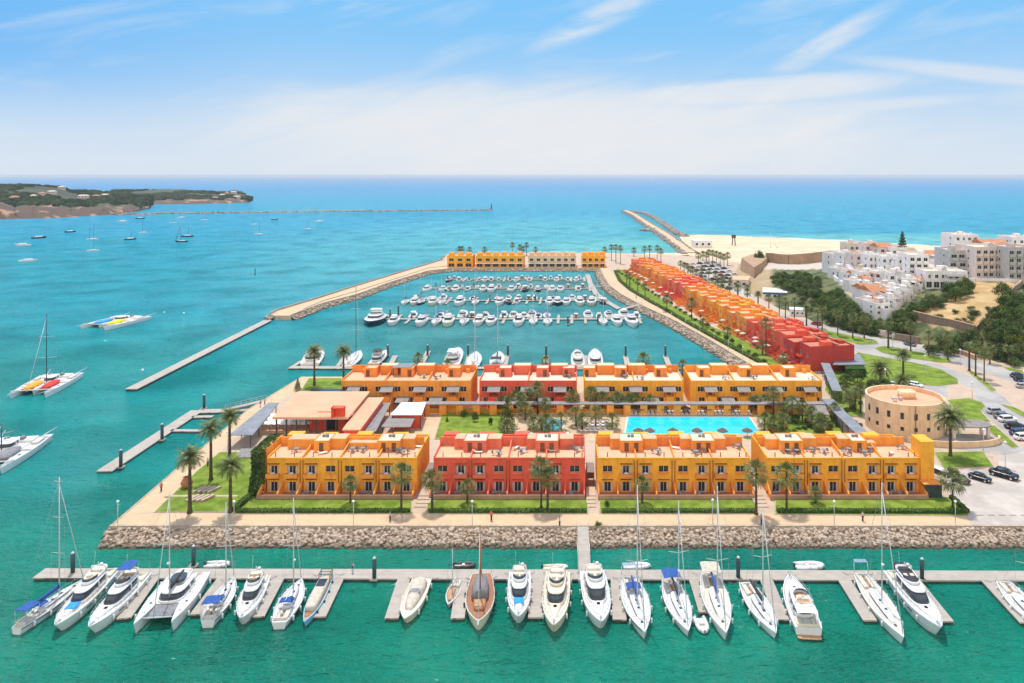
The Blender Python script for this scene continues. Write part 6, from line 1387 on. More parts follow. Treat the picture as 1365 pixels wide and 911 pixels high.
VH = [ # px, base y, w, h, depth, rot, wall, roof, floors, nw, label
 (1143,345,22,19,12,.1,'cream_r','flat',2,3,'beige flat roofed house at the back left of the white village, on the skyline'),
 (1163,346,18,20,12,-.05,'pink_r','flat',2,3,'pinkish flat roofed house on the village skyline, right of the beige one'),
 (1181,348,18,18,11,.05,'pink_r','clay',2,2,'skyline village house with a terracotta gable roof left of the conifer'),
 (1200,350,20,18,12,.0,'whitew','tile',2,3,'white skyline house directly below the tall conifer'),
 (1217,352,18,16,12,.1,'cream_r','flat',2,2,'cream skyline house right of the tall conifer'),
 (1250,351,26,10,12,.05,'whitew','clay',1,3,'low long house with an orange tiled roof in the gap before the apartment blocks'),
 (1117,362,16,22,10,.25,'whitew','flat',3,2,'narrow white three storey house at the left edge of the village'),
 (1133,364,16,24,10,.2,'whitew','flat',3,2,'second white tower-like house from the village left edge'),
 (1150,365,18,24,11,.15,'pink_r','tile',3,2,'pale pink house with tiled terrace in the middle left of the village'),
 (1168,368,18,26,11,.05,'whitew','flat',3,3,'tall white house in the village centre behind the stepped terraces'),
 (1187,371,20,27,12,-.1,'whitew','flat',3,3,'white stepped house right of the village centre'),
 (1206,374,18,30,12,-.15,'whitew','tile',3,2,'tall white house beside the big balcony block'),
 (1225,378,24,36,14,-.12,'whitew','flat',4,3,'big white four storey block with stacked balconies at the village right end'),
 (1122,370,14,10,8,.3,'whitew','flat',1,2,'small low white house with dark openings at the lower left edge of the village'),
 (1140,375,20,12,8,.3,'whitew','tile',1,3,'low white terrace house with dark arcade openings, lower left'),
 (1158,381,18,16,9,.2,'whitew','flat',2,2,'white cube house below the pale pink one'),
 (1176,382,18,18,9,.0,'whitew','flat',2,2,'white cube house in the lower centre of the village'),
 (1195,386,18,20,9,-.1,'whitew','tile',2,2,'white cube house with a tiled terrace, lower right centre'),
 (1213,390,16,16,9,-.2,'whitew','flat',2,2,'white house above the bushes, lower right end of the village'),
 (1146,388,16,11,8,.35,'whitew','flat',1,2,'little white house on the village front edge, above the sloping wall'),
 (1158,397,14,12,8,.3,'whitew','clay',1,2,'little white house with a small orange roof near the village point'),
 (1172,402,22,13,10,.25,'whitew','clay',1,3,'wide white house with a bright orange tiled roof near the village point'),
 (1190,399,14,14,8,.0,'whitew','flat',2,2,'white house squeezed right of the bright orange roof'),
 (1166,412,16,9,9,.35,'whitew','tile',1,2,'low white house with a pink tiled terrace close to the village point'),
 (1177,421,20,14,9,.2,'whitew','tile',2,2,'white house at the very lower point of the village above the trees'),
 (1130,353,14,14,9,.1,'whitew','flat',2,2,'small white house between the fort wall and the beige skyline house'),
 (1200,362,16,16,9,.0,'pink_r','flat',2,2,'pinkish house peeping between the white stepped houses'),
 (1160,356,18,14,9,.0,'whitew','tile',2,2,'white roof terrace house behind the pale pink one'),
]
for i, (px, by, w_, h_, dp_, rt, wl, rf, fl, nw, lb) in enumerate(VH): vhouse(lb, px, by, w_*1.04, h_, dp_, rt, wl, rf, fl, nw, i, balc=(i == 12), arc=(i in (13, 14)))
vhouse('white modern two storey house with dark ground floor arcade above the bushes', 1262, 385, 54, 21, 13, -.06, 'whitew', 'flat', 2, 6, 41, arc=True)
vhouse('grey apartment block with deep balconies left of the ridge', 1283, 370, 34, 34, 16, -.05, 'grey_r', 'flat', 3, 3, 42, balc=True, name='apartment_block', cat='apartment block')
vhouse('wide grey white apartment block with balconies in the middle of the ridge', 1322, 372, 42, 40, 18, .02, 'pink_r', 'flat', 4, 5, 43, balc=True, name='apartment_block', cat='apartment block')
vhouse('pale apartment block cut by the right edge of the picture', 1363, 374, 38, 42, 18, .05, 'grey_r', 'tile', 4, 4, 44, balc=True, name='apartment_block', cat='apartment block')
vhouse('stepped white apartment block rising behind the grey one, with penthouse', 1289, 348, 30, 33, 16, .0, 'whitew', 'flat', 4, 4, 45, name='apartment_block', cat='apartment block')
vhouse('white apartment block with orange tiled roof behind the ridge blocks', 1330, 350, 34, 24, 16, .0, 'whitew', 'clay', 3, 4, 46, name='apartment_block', cat='apartment block')
vhouse('small white block far back at the right edge of the picture', 1362, 346, 24, 28, 14, .0, 'whitew', 'flat', 3, 3, 47, name='apartment_block', cat='apartment block')
# buildings beside the boulevard
def shed(label, px, by, wpx, hpx, dep, rot, wall, band=None, roofm='whitew', name='service_building', cat='building', nw=3):
    b = P(px, by, G); k = b.y/F; W, Hh = wpx*k, hpx*k; t = thing(name, (b.x, b.y, G), rot, label=label, cat=cat); hs = [(W*(i+.3)/nw, W*(i+.7)/nw, Hh*.35, Hh*.7) for i in range(nw)]
    m = MB(); shell(m, W, dep, -.2, Hh, hs); m.build('wall', K[wall], t).location.x = -W/2
    for h in hs: window(t, h[0]-W/2, h[2], h[1]-h[0], h[3]-h[2], .12, False, 0)
    MB().box(-W/2-.15, W/2+.15, -.15, dep+.15, Hh, Hh+.35).build('roof', K[roofm], t)
    if band: MB().box(-W/2-.05, W/2+.05, -.05, dep+.05, Hh-.9, Hh-.001).build('painted_band', K[band], t)
    return t
shed('white building with a dark blue roof band beside the boulevard', 1033, 400, 31, 9.5, 14, -.25, 'whitew', 'bluep')
shed('small white kiosk with a dark right side beside the boulevard', 1063, 422, 19, 8, 6, -.25, 'whitew', None, name='kiosk', cat='kiosk')
shed('low pinkish shop building under the fort bastion', 986, 384, 22, 10, 16, -.3, 'pink_r', None, 'terr', nw=2)
shed('white beach cafe standing on the sand', 937, 330.5, 24, 9, 14, .0, 'whitew', None, name='beach_cafe', cat='cafe')
t = thing('beach_tower', P(978, 328, 1.2), label='dark lifeguard tower standing on the beach', cat='tower'); m = MB()
for x in (-1.5, 1.5):
    for y in (-1.5, 1.5): m.tube((x, y, -.5), (x*.6, y*.6, 7), .25, n=5)
m.build('leg', K['darkmetal'], t); MB().box(-1.6, 1.6, -1.6, 1.6, 7, 9.5).build('cabin', K['bark'], t); MB().box(-2, 2, -2, 2, 9.5, 9.8).build('roof', K['darkmetal'], t)
for i, (x, y, h, ln) in enumerate(((1027, 331, 14, .0), (1036, 331, 11, .45))):
    t = thing('beach_mast', P(x, y, 1.5), label=('straight tall mast standing on the beach behind the fort', 'tilted mast leaning beside the straight one on the beach')[i], cat='mast'); MB().tube((0,0,-.5), (-ln*h, 0, h), .16, .09, 6).build('pole', K['alu'], t); MB().tube((-.2,0,-.3),(.8,0,1.2),.3,.2,6).build('footing', K['stonew'], t)
# headland houses
hh = [(42,263.5,5,.0),(57,261,7,.2),(66,258,9,.1),(72,263,6,.3),(81,252.5,7,.0),(100,262,8,.2),(108,264,12,.1),(128,264,7,.0),(137,263,9,.1),(152,263,6,.2),(5,266,10,.0),(18,266.5,9,.1),(296,262,6,.1),(303,259.5,5,.2),(311,258,7,.0),(318,261,6,.1),(315,264.5,9,.1),(286,265,6,.0)]
def hplace(px, py):
    best = None
    for V in (HV1, HV2):
        for v in V:
            s = scr(*v); d = abs(s[0]-px)+abs(s[1]-py)
            if v[2] > 1 and (best is None or d < best[0]): best = (d, v)
    return Vector(best[1])
for i, (px, py, wp, rt) in enumerate(hh):
    b = hplace(px, py); k = b.y/F; W = wp*k; t = thing('villa', b, rt, label='pale %s villa on the distant headland, %s in order from the left' % (('white walled', 'terracotta roofed')[i % 2], nth(sorted(range(len(hh)), key=lambda j: hh[j][0]).index(i))), cat='house', group='villas on the distant headland')
    MB().box(-W/2, W/2, 0, 9, -4, 4.5).build('wall', K['cream_r' if i % 3 else 'pink_r'], t)
    m = MB(); m.add([(-W/2-.4,-.4,4.5),(W/2+.4,-.4,4.5),(W/2+.4,9.4,4.5),(-W/2-.4,9.4,4.5),(-W/2+2,4.5,6.3),(W/2-2,4.5,6.3)], [(0,1,5,4),(2,3,4,5),(0,4,3),(1,2,5)]); m.build('roof', K['clay' if i % 2 else 'terrw'], t)
    for j in range(3): MB().box(-W/2+W*(j+.35)/3, -W/2+W*(j+.65)/3, -.1, 0, 1.5, 3.8).build('window', K['pane'], t)
# ------------------------------------------------------------ palms
for a in ((253,684,610,3.2,'tall date palm, leftmost of the four on the corner lawn, beside the clay pot'), (281,641,572,3.2,'tall date palm standing on the corner lawn behind the stone benches'),
          (306,612,556,3.1,'tallest date palm beside the shade canopy at the left promenade'), (307,683,622,3.1,'date palm at the lower right end of the corner lawn, by the diagonal hedge')):
    palm(*a[:4], 'date', a[4], 'date palms on the corner lawn')
palm(419, 514, 469, 3.4, 'date', 'date palm on the small lawn behind the restaurant roof'); palm(458, 507, 469, 3.4, 'date', 'date palm at the quay beside the left end of the back row')
for a in ((535,681,632,2.6,'palm in front of the right end of the front orange building'), (576,679,641,2.5,'palm on the red building lawn, right beside the first garden steps'), (467,671,644,1.9,'small palm on the lawn in the middle of the front orange building'), (623,672,650,1.9,'small palm on the lawn near the left end of the red building'),
          (721.5,678,624,2.7,'left palm of the pair in front of the red building'), (730,679,637,2.3,'right, shorter palm of the pair in front of the red building'), (856,672,646,2.0,'short palm on the lawn of the middle ochre building'), (1008,686,631,2.9,'palm beside the garden steps between the two ochre front buildings'),
          (1048.5,680,634,2.9,'palm near the left end of the towered ochre building'), (1087,672,657,1.6,'tiny palm on the lawn of the towered ochre building'), (1270,678,641,3.0,'bushy palm at the corner of the hedge by the parking lot')):
    palm(*a[:4], 'fan', a[4], 'fan palms on the front lawns')
for a in ((1267,609,557,4.6,'large feathery date palm between the round building and the parking lot'), (1173.6,509,492,4.4,'broad low date palm on the lawn behind the round building'), (1204,500,473,3.2,'slender date palm right of the broad low one behind the round building'), (1203,517,507,3.4,'short bushy date palm touching the back of the round building')):
    palm(*a[:4], 'date', a[4])
gp = [(1147,552,521),(1133,546,531),(1140,549,525),(694,554,531),(716.5,551.6,519),(763,549,529),(767.7,568,553),(711,573,564),(794,572,552),(816,573,561),(787.5,547,525),(803,548,530),(822,549,532),(838,549,534),(1031,554,526),(1056,562,539),(1069.6,562,541),(1019,575,561),(1032,575,565),(1007,549,537),(700,560,546),(727,556,540),(1045,558,545),(676,583,570),(1128,533,522),(689,545,529),(705,546,528),(776,574,560),(828,547,533),(847,548,535),(866,548,534),(1044,574,560),(1082,568,552),(1095,575,561),(1112,562,545),(1020,548,535),(722,581,569),(728,576,562),(748,574,559),(737,583,571),(669,548,536)]
for i, (x, b, c) in enumerate(sorted(gp)): palm(x, b, c, 2.5 if i % 3 else 2.1, 'fan', 'garden palm between the two building rows, %s from the left' % nth(i), 'fan palms in the pool garden')
rp = [(1184,464.5,439),(1214,469,441),(1238,475,453),(1263.6,481,455),(1292,495,468),(1300.5,502,469),(1312,509,480),(1319.5,485,469),(1344,485,469),(1075,438,416),(1096,443,419),(1116.7,448,423),(1136.7,452,428),(1059,432,408),(1038.7,427,404),(1025,421.5,402),(1010.5,419,397),(996.4,411.7,394),(983,403.5,388),(972.7,399,386),(963,401,385),(957,397,382),(949,394,380),(940,390,375),(934,385,372),(928,379,367),(923,375,363),(920.5,373,361.5),(917,370,359),(912,367.5,356),(907,360.5,353)]
for i, (x, b, c) in enumerate(sorted(rp, reverse=True)): palm(x, b, c-(b-c)*.22, 2.35, 'fan' if i % 4 else 'date', 'tall boulevard palm, %s from the right along the road' % nth(i), 'palms lining the boulevard')
bp = [(945,352,337),(950,353,338),(955,351,339),(960,356,341),(965,357,343),(970,354,341),(931,351,341),(937,347,339),(942,349,340)]
for i, (x, b, c) in enumerate(sorted(bp)): palm(x, b, c, 3.0, 'fan', 'palm in the cluster by the beach car park, %s from the left' % nth(i), 'palms by the beach car park')
np_ = [(612,341,332),(616,341,332),(626,341,333),(646,341,333),(683,341,327),(693,341,330),(697,341,332),(702,341,327),(714,341,333),(806,343,333),(815,347,330),(821,350,330),(827,352,331),(845,342,334),(859,343,332),(866,344,331),(876,348,331),(881,352,335)]
for i, (x, b, c) in enumerate(np_): palm(x, b, c, 2.8, 'fan', 'distant palm behind the far quay row, %s from the left' % nth(i), 'distant palms behind the far quay')
dp = [(835.5,379,366),(839.5,384,369),(850,388,376),(860,397,383),(889,415,399),(922,426,404),(937,439,430),(970,453.5,442),(1021,471,432),(1016.5,473,460),(1043.6,492,478)]
for i, (x, b, c) in enumerate(reversed(dp)): palm(x, b, c, 2.9 if i in (2, 5, 6) else 2.2, 'fan', 'palm on the lawn below the diagonal townhouses, %s from the near end' % nth(i), 'palms below the diagonal townhouses')
for i, (x, b, c) in enumerate([(557.6,501,478),(727.5,501,482),(857.5,502,480),(910,502,487),(596,503,487)]): palm(x, b, c, 3.0 if i == 2 else 2.2, 'fan', 'palm poking up behind the back row roofs, %s from the left' % nth([0, 2, 3, 4, 1][i]), 'palms behind the back row')
for i, (x, b, c) in enumerate(((936,371,357),(945,376,362),(954,382,367),(963,387,372),(973,391,375),(984,396,379),(996,401,384),(1047,424,402),(1090,437,413),(1152,451,426))): palm(x, b, c, 2.2, 'fan', 'slim palm on the landward side of the boulevard, %s from the far end' % nth(i), 'palms on the landward side of the boulevard')
random.seed(44); vp = [(1112,364),(1232,380),(1216,396),(1184,416),(1164,404),(1138,384),(1120,374)]; pts_ = []; k_ = 0
while len(pts_) < 24 and k_ < 4000:
    k_ += 1; x, y = random.uniform(1112, 1232), random.uniform(364, 416)
    if inpoly(x, y, vp) and not any(abs(x-a)/9+abs(y-b)/6 < 1 for a, b in pts_): pts_.append((x, y))
for i, (x, y) in enumerate(sorted(pts_)): vhouse('little white cube house crammed on the village slope, %s from the left' % nth(i), x, y, random.uniform(9, 13), random.uniform(8, 12), random.uniform(6, 8), random.uniform(-.1, .4), random.choice(('whitew', 'whitew', 'pink_r', 'cream_r')), random.choice(('flat', 'flat', 'tile', 'clay')), random.choice((1, 2, 2)), 2, 100+i)
# ------------------------------------------------------------ trees and shrubs
def TP(px, py, wpx, hpx, kind, label, group=None, terrain=False, cat='tree', name=None):
    b = PT(px, py) if terrain else P(px, py, G); k = b.y/F; b.z -= .1; return tree(b, wpx*k, hpx*k, kind, label, group, name or ('tree' if cat == 'tree' else 'shrub'), cat)
TP(677,576,26,48,'cone','tall dark conical tree rising at the right end of the pool garden lawn', name='conifer_tree')
TP(617,556,14,11,'shrub','round clipped bush in the garden lawn, left of the small dark tree', cat='shrub'); TP(633,563,12,14,'dark','small dark tree in the middle of the garden lawn'); TP(596,563,6,8,'cone','tiny conical bush at the left of the garden lawn', cat='shrub'); TP(654,567,8,10,'dark','small bush just left of the tall conical tree', cat='shrub')
TP(809,676,9,9,'dark','little round tree on the lawn right of the gangway steps'); TP(798,702,12,9,'shrub','dark round bush on the promenade by the gangway', cat='shrub')
TP(780,569,1+6,7,'shrub','low bush by the loungers', cat='shrub'); TP(397,521,10,17,'cone','small dark conical shrub at the corner behind the restaurant', cat='shrub')
random.seed(21)
for i, (x, y, w_, h_) in enumerate(((1128,513,24,14),(1143,510,22,16),(1165,522,26,17),(1180,521,20,16),(1150,523,18,13),(1122,520,16,11))): TP(x, y, w_, h_, 'dark' if i % 2 else 'green', 'dark rounded tree in the grove behind the round building, %s from the left' % nth([1,2,4,5,3,0][i]), 'trees behind the round building')
for i in range(44):
    x = random.choice((random.uniform(1025, 1125), random.uniform(1040, 1110), random.uniform(680, 830), random.uniform(560, 1020))); TP(x, random.uniform(560, 578) if x > 1018 else random.uniform(546, 551), random.uniform(7, 12), random.uniform(5, 9), random.choice(('shrub', 'green', 'scrub')), 'low green shrub planted in the pool garden', 'low shrubs in the pool garden', cat='shrub')
for i in range(10): TP(1127+random.uniform(-6, 22), random.uniform(530, 572), 9, 8, 'shrub', 'low shrub beside the diagonal grey walkway', 'low shrubs beside the diagonal walkway', cat='shrub')
TP(1013,361,19,25,'dark','big round dark tree beside the sandstone bastion')
TP(1203,347,15,37,'tier','tall dark tiered conifer rising over the white village', terrain=True, name='conifer_tree'); TP(1336,335,14,18,'tier','dark tiered conifer showing above the ridge apartment blocks', terrain=True, name='conifer_tree')
groves = [ # polygon, count, kind weights, size px, label, group
 ([(1024,372),(1060,366),(1092,374),(1097,388),(1088,398),(1066,394),(1040,382)], 34, ('dark','green','scrub'), (11,8), 'dark bushy tree on the slope between the fort and the village', 'trees between the fort and the village'),
 ([(1098,396),(1114,392),(1132,408),(1150,425),(1170,437),(1184,441),(1160,447),(1120,435),(1098,424)], 72, ('dark','green','green'), (12,9), 'dark dense tree in the grove below the sloping village wall', 'trees below the sloping village wall'),
 ([(1186,438),(1210,414),(1240,400),(1262,399),(1255,407),(1225,416),(1213,428),(1214,444),(1184,447)], 54, ('dark','green','scrub'), (12,10), 'dense green tree on the slope left of the dry field', 'trees left of the dry field'),
 ([(1262,392),(1284,388),(1296,380),(1290,394),(1268,402)], 7, ('dark','green'), (14,13), 'dark tree below the white modern house', 'trees below the white modern house'),
 ([(1318,458),(1312,436),(1345,400),(1372,385),(1372,458)], 40, ('yellow','dark','green','dark','scrub'), (16,13), 'green or yellowish bush on the slope right of the diagonal stone wall', 'bushes right of the diagonal stone wall'),
 ([(1225,462),(1262,456),(1300,450),(1372,460),(1372,484),(1300,474),(1250,474)], 34, ('dark','scrub','green'), (14,11), 'dark shrubby tree lining the road under the dry field wall', 'trees along the road under the dry field'),
 ([(1335,480),(1345,478),(1400,492),(1400,502),(1350,489)], 8, ('scrub','green'), (10,8), 'olive coloured shrub on the verge at the right edge', 'shrubs on the right verge'),
 ([(1060,385),(1100,398),(1110,420),(1090,425),(1050,402)], 16, ('scrub','scrub','green'), (9,6), 'pale olive shrub on the slope above the boulevard', 'olive shrubs above the boulevard'),
 ([(1225,395),(1290,402),(1330,410),(1300,440),(1225,420)], 12, ('scrub','shrub'), (9,5), 'small bush growing in the dry golden field', 'small bushes in the dry field')]
random.seed(31)
for poly, n, kinds, (sw, sh_), lab, gr in groves:
    xs = [p[0] for p in poly]; ys = [p[1] for p in poly]; done_ = []; tries = 0
    while len(done_) < n and tries < 3000:
        tries += 1; x, y = random.uniform(min(xs), max(xs)), random.uniform(min(ys), max(ys))
        if not inpoly(x, y, poly) or any(abs(x-a)/sw+abs(y-b)/sh_ < .55 for a, b in done_): continue
        done_.append((x, y)); s = random.uniform(.75, 1.35); TP(x, y+3, sw*s*1.3, sh_*s*1.2, random.choice(kinds), lab, gr, terrain=True, cat='tree' if sh_ > 7 else 'shrub')
TP(1337,400,26,22,'green','broad green tree at the top right corner of the dry field', terrain=True); TP(1297,421,22,10,'shrub','wide dark bush in the middle of the dry field', terrain=True, cat='shrub'); TP(1274,418,12,7,'shrub','smaller dark bush left of the wide one in the dry field', terrain=True, cat='shrub')
# ------------------------------------------------------------ pontoons and piles
def pontoon(label, pts, wds, z=.55, mat='pontoon', name='pontoon', group=None):
    """pts: list of polylines given as photo pixels of the deck centre at height z"""
    t = thing(name, (0,0,0), label=label, cat='pontoon', group=group); m = MB(); fl = MB()
    for j, (line, wd) in enumerate(zip(pts, wds)):
        c = [Vector(tuple(P(a, b, z))[:2]) for a, b in line]; zz = z-.004*j
        for a, b in zip(c, c[1:]):
            e = (b-a).normalized(); n = Vector((-e.y, e.x))*wd/2; m.prism([tuple(a-n), tuple(b-n), tuple(b+n), tuple(a+n)], zz-.22, zz); n2 = n*.9
            fl.prism([tuple(a-n2+e*.1), tuple(b-n2-e*.1), tuple(b+n2-e*.1), tuple(a+n2+e*.1)], -.3, zz-.22)
    m.build('deck', K[mat], t); fl.build('float', K['pontoon_dark'], t); return t
def finger(label, a, b, wd=1.9, z=.55, group=None): return pontoon(label, [[a, b]], [wd], z, name='finger_pontoon', group=group)
pontoon('long main pontoon in the foreground where the big yachts are berthed', [[(52,764),(700,765.5),(1365,767.5),(1440,768)]], [2.9])
FG = [((205,771),(165,824)),((300,771),(262,819)),((372,771),(343,822)) ,((452,770),(425,822)),((540,770),(522,824)),((618,770),(610,824)),((717,771),(713,823)),((822,771),(826,826)),((923,771),(938,816)),((1020,772),(1043,826)),((1123,772),(1160,827)),((1215,772),(1262,828)),((1312,772),(1369,830))]
for i, (a, b) in enumerate(FG): finger('finger pontoon of the main foreground pontoon, %s from the left' % nth(i), (a[0], a[1]-3), b, 2.0 if i != 8 else 1.4, .545, 'fingers of the main pontoon')
pp = thing('mooring_pile', cat='mooring pile'); MB().tube((0,0,-1),(0,0,3.6),.32,.32,12).build('pile', K['pile'], pp); MB().tube((0,0,3.6),(0,0,3.85),.33,.1,12).build('cap', K['pale_cap'], pp)
m = MB(); m.box(-.6,.6,-.6,-.4,.3,.6); m.box(-.6,.6,.4,.6,.3,.6); m.box(-.6,-.4,-.4,.4,.3,.6); m.box(.4,.6,-.4,.4,.3,.6); m.build('guide_frame', K['pontoon'], pp); pp = Proto(pp)
for i, (x, y) in enumerate(((97,768),(258,758),(499,775),(984,774),(1229,776))): pp.put(P(x, y, 0), 0, 1, 'dark green mooring pile along the main foreground pontoon, %s from the left' % nth(i), 'piles of the main pontoon', 'mooring pile')
pontoon('grey L shaped pontoon beside the left promenade', [[(139,628),(263,547)],[(263,548),(318,547),(345,542)]], [3.4, 3.0]); finger('short finger of the left pontoon nearer the corner', (256,555.5),(284,555), 1.5); finger('lower finger bridge of the left pontoon', (228,573.5),(268,574), 1.4)
for i, (x, y) in enumerate(((161,626),(216,589),(272,547))): pp.put(P(x, y, 0), 0, 1.15, 'dark mooring pile on the left grey pontoon, %s from the camera' % nth(i), 'piles of the left pontoon')
pontoon('long straight floating breakwater pontoon from the mole tip', [[(175,518.5),(357,427)]], [3.6], .8)
pontoon('white L shaped pontoon behind the restaurant at the basin entrance', [[(386,489.5),(455,490)],[(455,490),(700,490.5),(960,491)],[(390,489),(402,481)],[(450,488),(462,472)]], [3.0, 2.4, 1.4, 1.4])
BF = [((519,489),(527,474)),((560,489),(571,468)),((622,489),(626,472)),((672,490),(676,474)),((728,490),(728,474)),((779,490),(780,474)),((837,490),(834,475)),((893,490),(887,475))]
for i, (a, b) in enumerate(BF): finger('finger pontoon behind the back row roofs, %s from the left' % nth(i), a, b, 1.8, .545, 'fingers behind the back row')
for i, (x, y) in enumerate(((517,476),(570,476),(624,476),(677,476),(728,477),(834,477),(887,477))): pp.put(P(x, y, 0), 0, 1.15, 'dark mooring pile behind the back row roofs, %s from the left' % nth(i), 'piles behind the back row')
RW = [('front', 425.3, 503, 856, 2.2), ('second', 400.6, 538, 812, 2.0), ('third', 384.3, 563, 790, 2.0), ('fourth', 372.3, 594, 783, 2.0)]
for nm, y, a, b, wd in RW: pontoon('%s cross pontoon of the inner marina counted from the camera' % nm, [[(a, y), (b, y)]], [wd])
pontoon('spine pontoon curving down the right side of the inner marina', [[(783,366),(787,378),(795,392),(812,404),(826,412),(845,410)]], [3.0])
t = thing('gangway', (0,0,0), label='upper gangway bridge from the inner marina to the diagonal promenade', cat='gangway'); 
def bridge(t, a, b, za, zb, wd, mat='pontoon'):
    A = P(*a, za); B_ = P(*b, zb); e = Vector((B_.x-A.x, B_.y-A.y)).normalized(); n = Vector((-e.y, e.x, 0))*wd/2
    m = MB(); m.hexa([A-n-Vector((0,0,.15)), B_-n-Vector((0,0,.15)), B_+n-Vector((0,0,.15)), A+n-Vector((0,0,.15)), A-n, B_-n, B_+n, A+n]); m.build('deck', K[mat], t)
    for s in (-1, 1):
        r_ = MB(); k_ = 8; r_.tube(A+n*s+Vector((0,0,1)), B_+n*s+Vector((0,0,1)), .04, n=4)
        for i in range(k_+1): p = (A+n*s).lerp(B_+n*s, i/k_); r_.tube(p, p+Vector((0,0,1)), .03, n=4)
        r_.build('handrail', K['alu'], t)
bridge(t, (793,382.5), (820,380), .6, 2.1, 2.0)
t = thing('gangway', (0,0,0), label='lower gangway bridge from the inner marina to the diagonal promenade', cat='gangway'); bridge(t, (830,412), (855,405.5), .6, 2.1, 2.2)
t = thing('gangway', (0,0,0), label='long central gangway from the promenade down to the main foreground pontoon', cat='gangway'); bridge(t, (779,763), (776.5,701), .62, 2.15, 2.0)
t = thing('gangway', (0,0,0), label='curved gangway from the left promenade to the grey pontoon', cat='gangway'); bridge(t, (300,546), (356,533), .62, 2.05, 2.0)
# ------------------------------------------------------------ berthed yachts in the foreground
def put(fn, stern, bow, beam_px, label, zz=1.2, name=None, **k):
    L = blen(stern, bow, zz); B = beam_px*P(*[(stern[i]+bow[i])/2 for i in (0, 1)], zz).y/F
    t = fn(name or {'motor_yacht': 'motor_yacht', 'sailboat': 'sailboat'}[fn.__name__], label, L, B, **k); seat_boat(t, stern, bow, zz); return t
def MH(px, y0, y1, z=1.4):                              # mast height from its photo length
    return (y1-y0)*(H-z)/(y1-HY)
put(sailboat, (22,836), (113,769), 24, 'sailing yacht at the far left berth with a blue bimini over its stern', mh=MH(83,632,790), mx=.10, bim='blue', dodger='blue', stripe='blue', sail='blue', sp=3, deck='deck')
put(motor_yacht, (146,760), (73,838), 33, 'white motor yacht with a bright blue towel on its foredeck, second from left', pad='sky_blue', fly=True, deck='deck', fb=1.3)
put(motor_yacht, (188,766), (118,840), 33, 'white motor yacht with a blue flybridge canopy, third berth from the left', fly_top='blue', fb=1.3, front_glass=1.15)
# catamaran
def catamaran(label, stern, bow, beam_px):
    zz = 1.3; L = blen(stern, bow, zz); B = beam_px*P((stern[0]+bow[0])/2, (stern[1]+bow[1])/2, zz).y/F; t = thing('catamaran', label=label, cat='catamaran')
    for s in (1, -1):
        hb, zs, rk, fl = hullf(L, B*.26, 1.5, 'sail'); e = bpy.data.objects.new('hull_pivot', None)
        tmp = thing('x'); hull(tmp, L, B*.27, 1.5, 'sail', 'gel', 'deckw')
        for o in kids(tmp): o.parent = t; o.location.y = s*B*.36
        bpy.data.objects.remove(tmp); bpy.data.objects.remove(e)
        hatch(t, L*.28, s*B*.36, 1.52, .25); hatch(t, L*.10, s*B*.36, 1.52, .2)
    MB().box(-L*.42, L*.12, -B*.28, B*.28, 1.0, 1.5).build('bridge_deck', K['deckw'], t)
    for s in (1, -1): MB().box(L*.13, L*.37, (.01 if s > 0 else -B*.24), (B*.24 if s > 0 else -.01), 1.35, 1.38).build('trampoline', K['grey_canvas'], t)
    m = MB(); m.tube((L*.37, -B*.34, 1.45), (L*.37, B*.34, 1.45), .10, n=6); m.build('crossbeam', K['mast'], t)
    r, wc, wx, wy = house_pods(t, -L*.10, L*.23, B*.31, 1.5, .35, .65, .18, 1.0, .12)
    MB().pod([(r-.02, wc-.12*L, wx*.7, wy*.7), (r+.35, wc-.12*L, wx*.68, wy*.66)], 4).build('flybridge', K['gel'], t)
    MB().pod([(r+.35, wc-.02*L, wx*.4, wy*.62), (r+.7, wc-.05*L, wx*.36, wy*.56)], 3).build('windscreen', K['glass'], t)
    MB().rbox(wc-wx*1.15, wc-wx*.4, -wy*.5, wy*.5, r+.35, r+.55, .05).build('seat', K['deck'], t)
    MB().rbox(-L*.44, -L*.34, -B*.22, B*.22, 1.5, 1.85, .06).build('seat', K['cream'], t)
    rig(t, L, B, L*.08, 1.9, MH(225,646,785, 1.5), 1, L*.38, 'black_canvas'); fenders(t, L, lambda q: B*.5, lambda q: 1.5, (1, -1), 3)
    seat_boat(t, stern, bow, zz); return t
catamaran('white catamaran with two bows and grey trampolines pointing at the camera', (254,766), (203,833), 62)
put(sailboat, (277,827), (313,768), 30, 'sailing yacht with a royal blue cockpit tent, right beside the catamaran', mh=MH(301,662,778), mx=.15, bim='blue', dodger='blue', stripe='navy', sail=None, boomlen=.3, sp=1, fb=1.1)
put(motor_yacht, (347,769), (321,827), 31, 'compact white motor yacht with slanted dark windscreen, between two sailing yachts at the left', fly=True, fb=1.2, arch=True)
put(sailboat, (372,829), (402,769), 32, 'sailing yacht with a small blue sprayhood, left of the canvas covered long boat', mh=MH(389,660,786), mx=.12, dodger='blue', sail=None, sp=1, deck='deckw', radar=True)
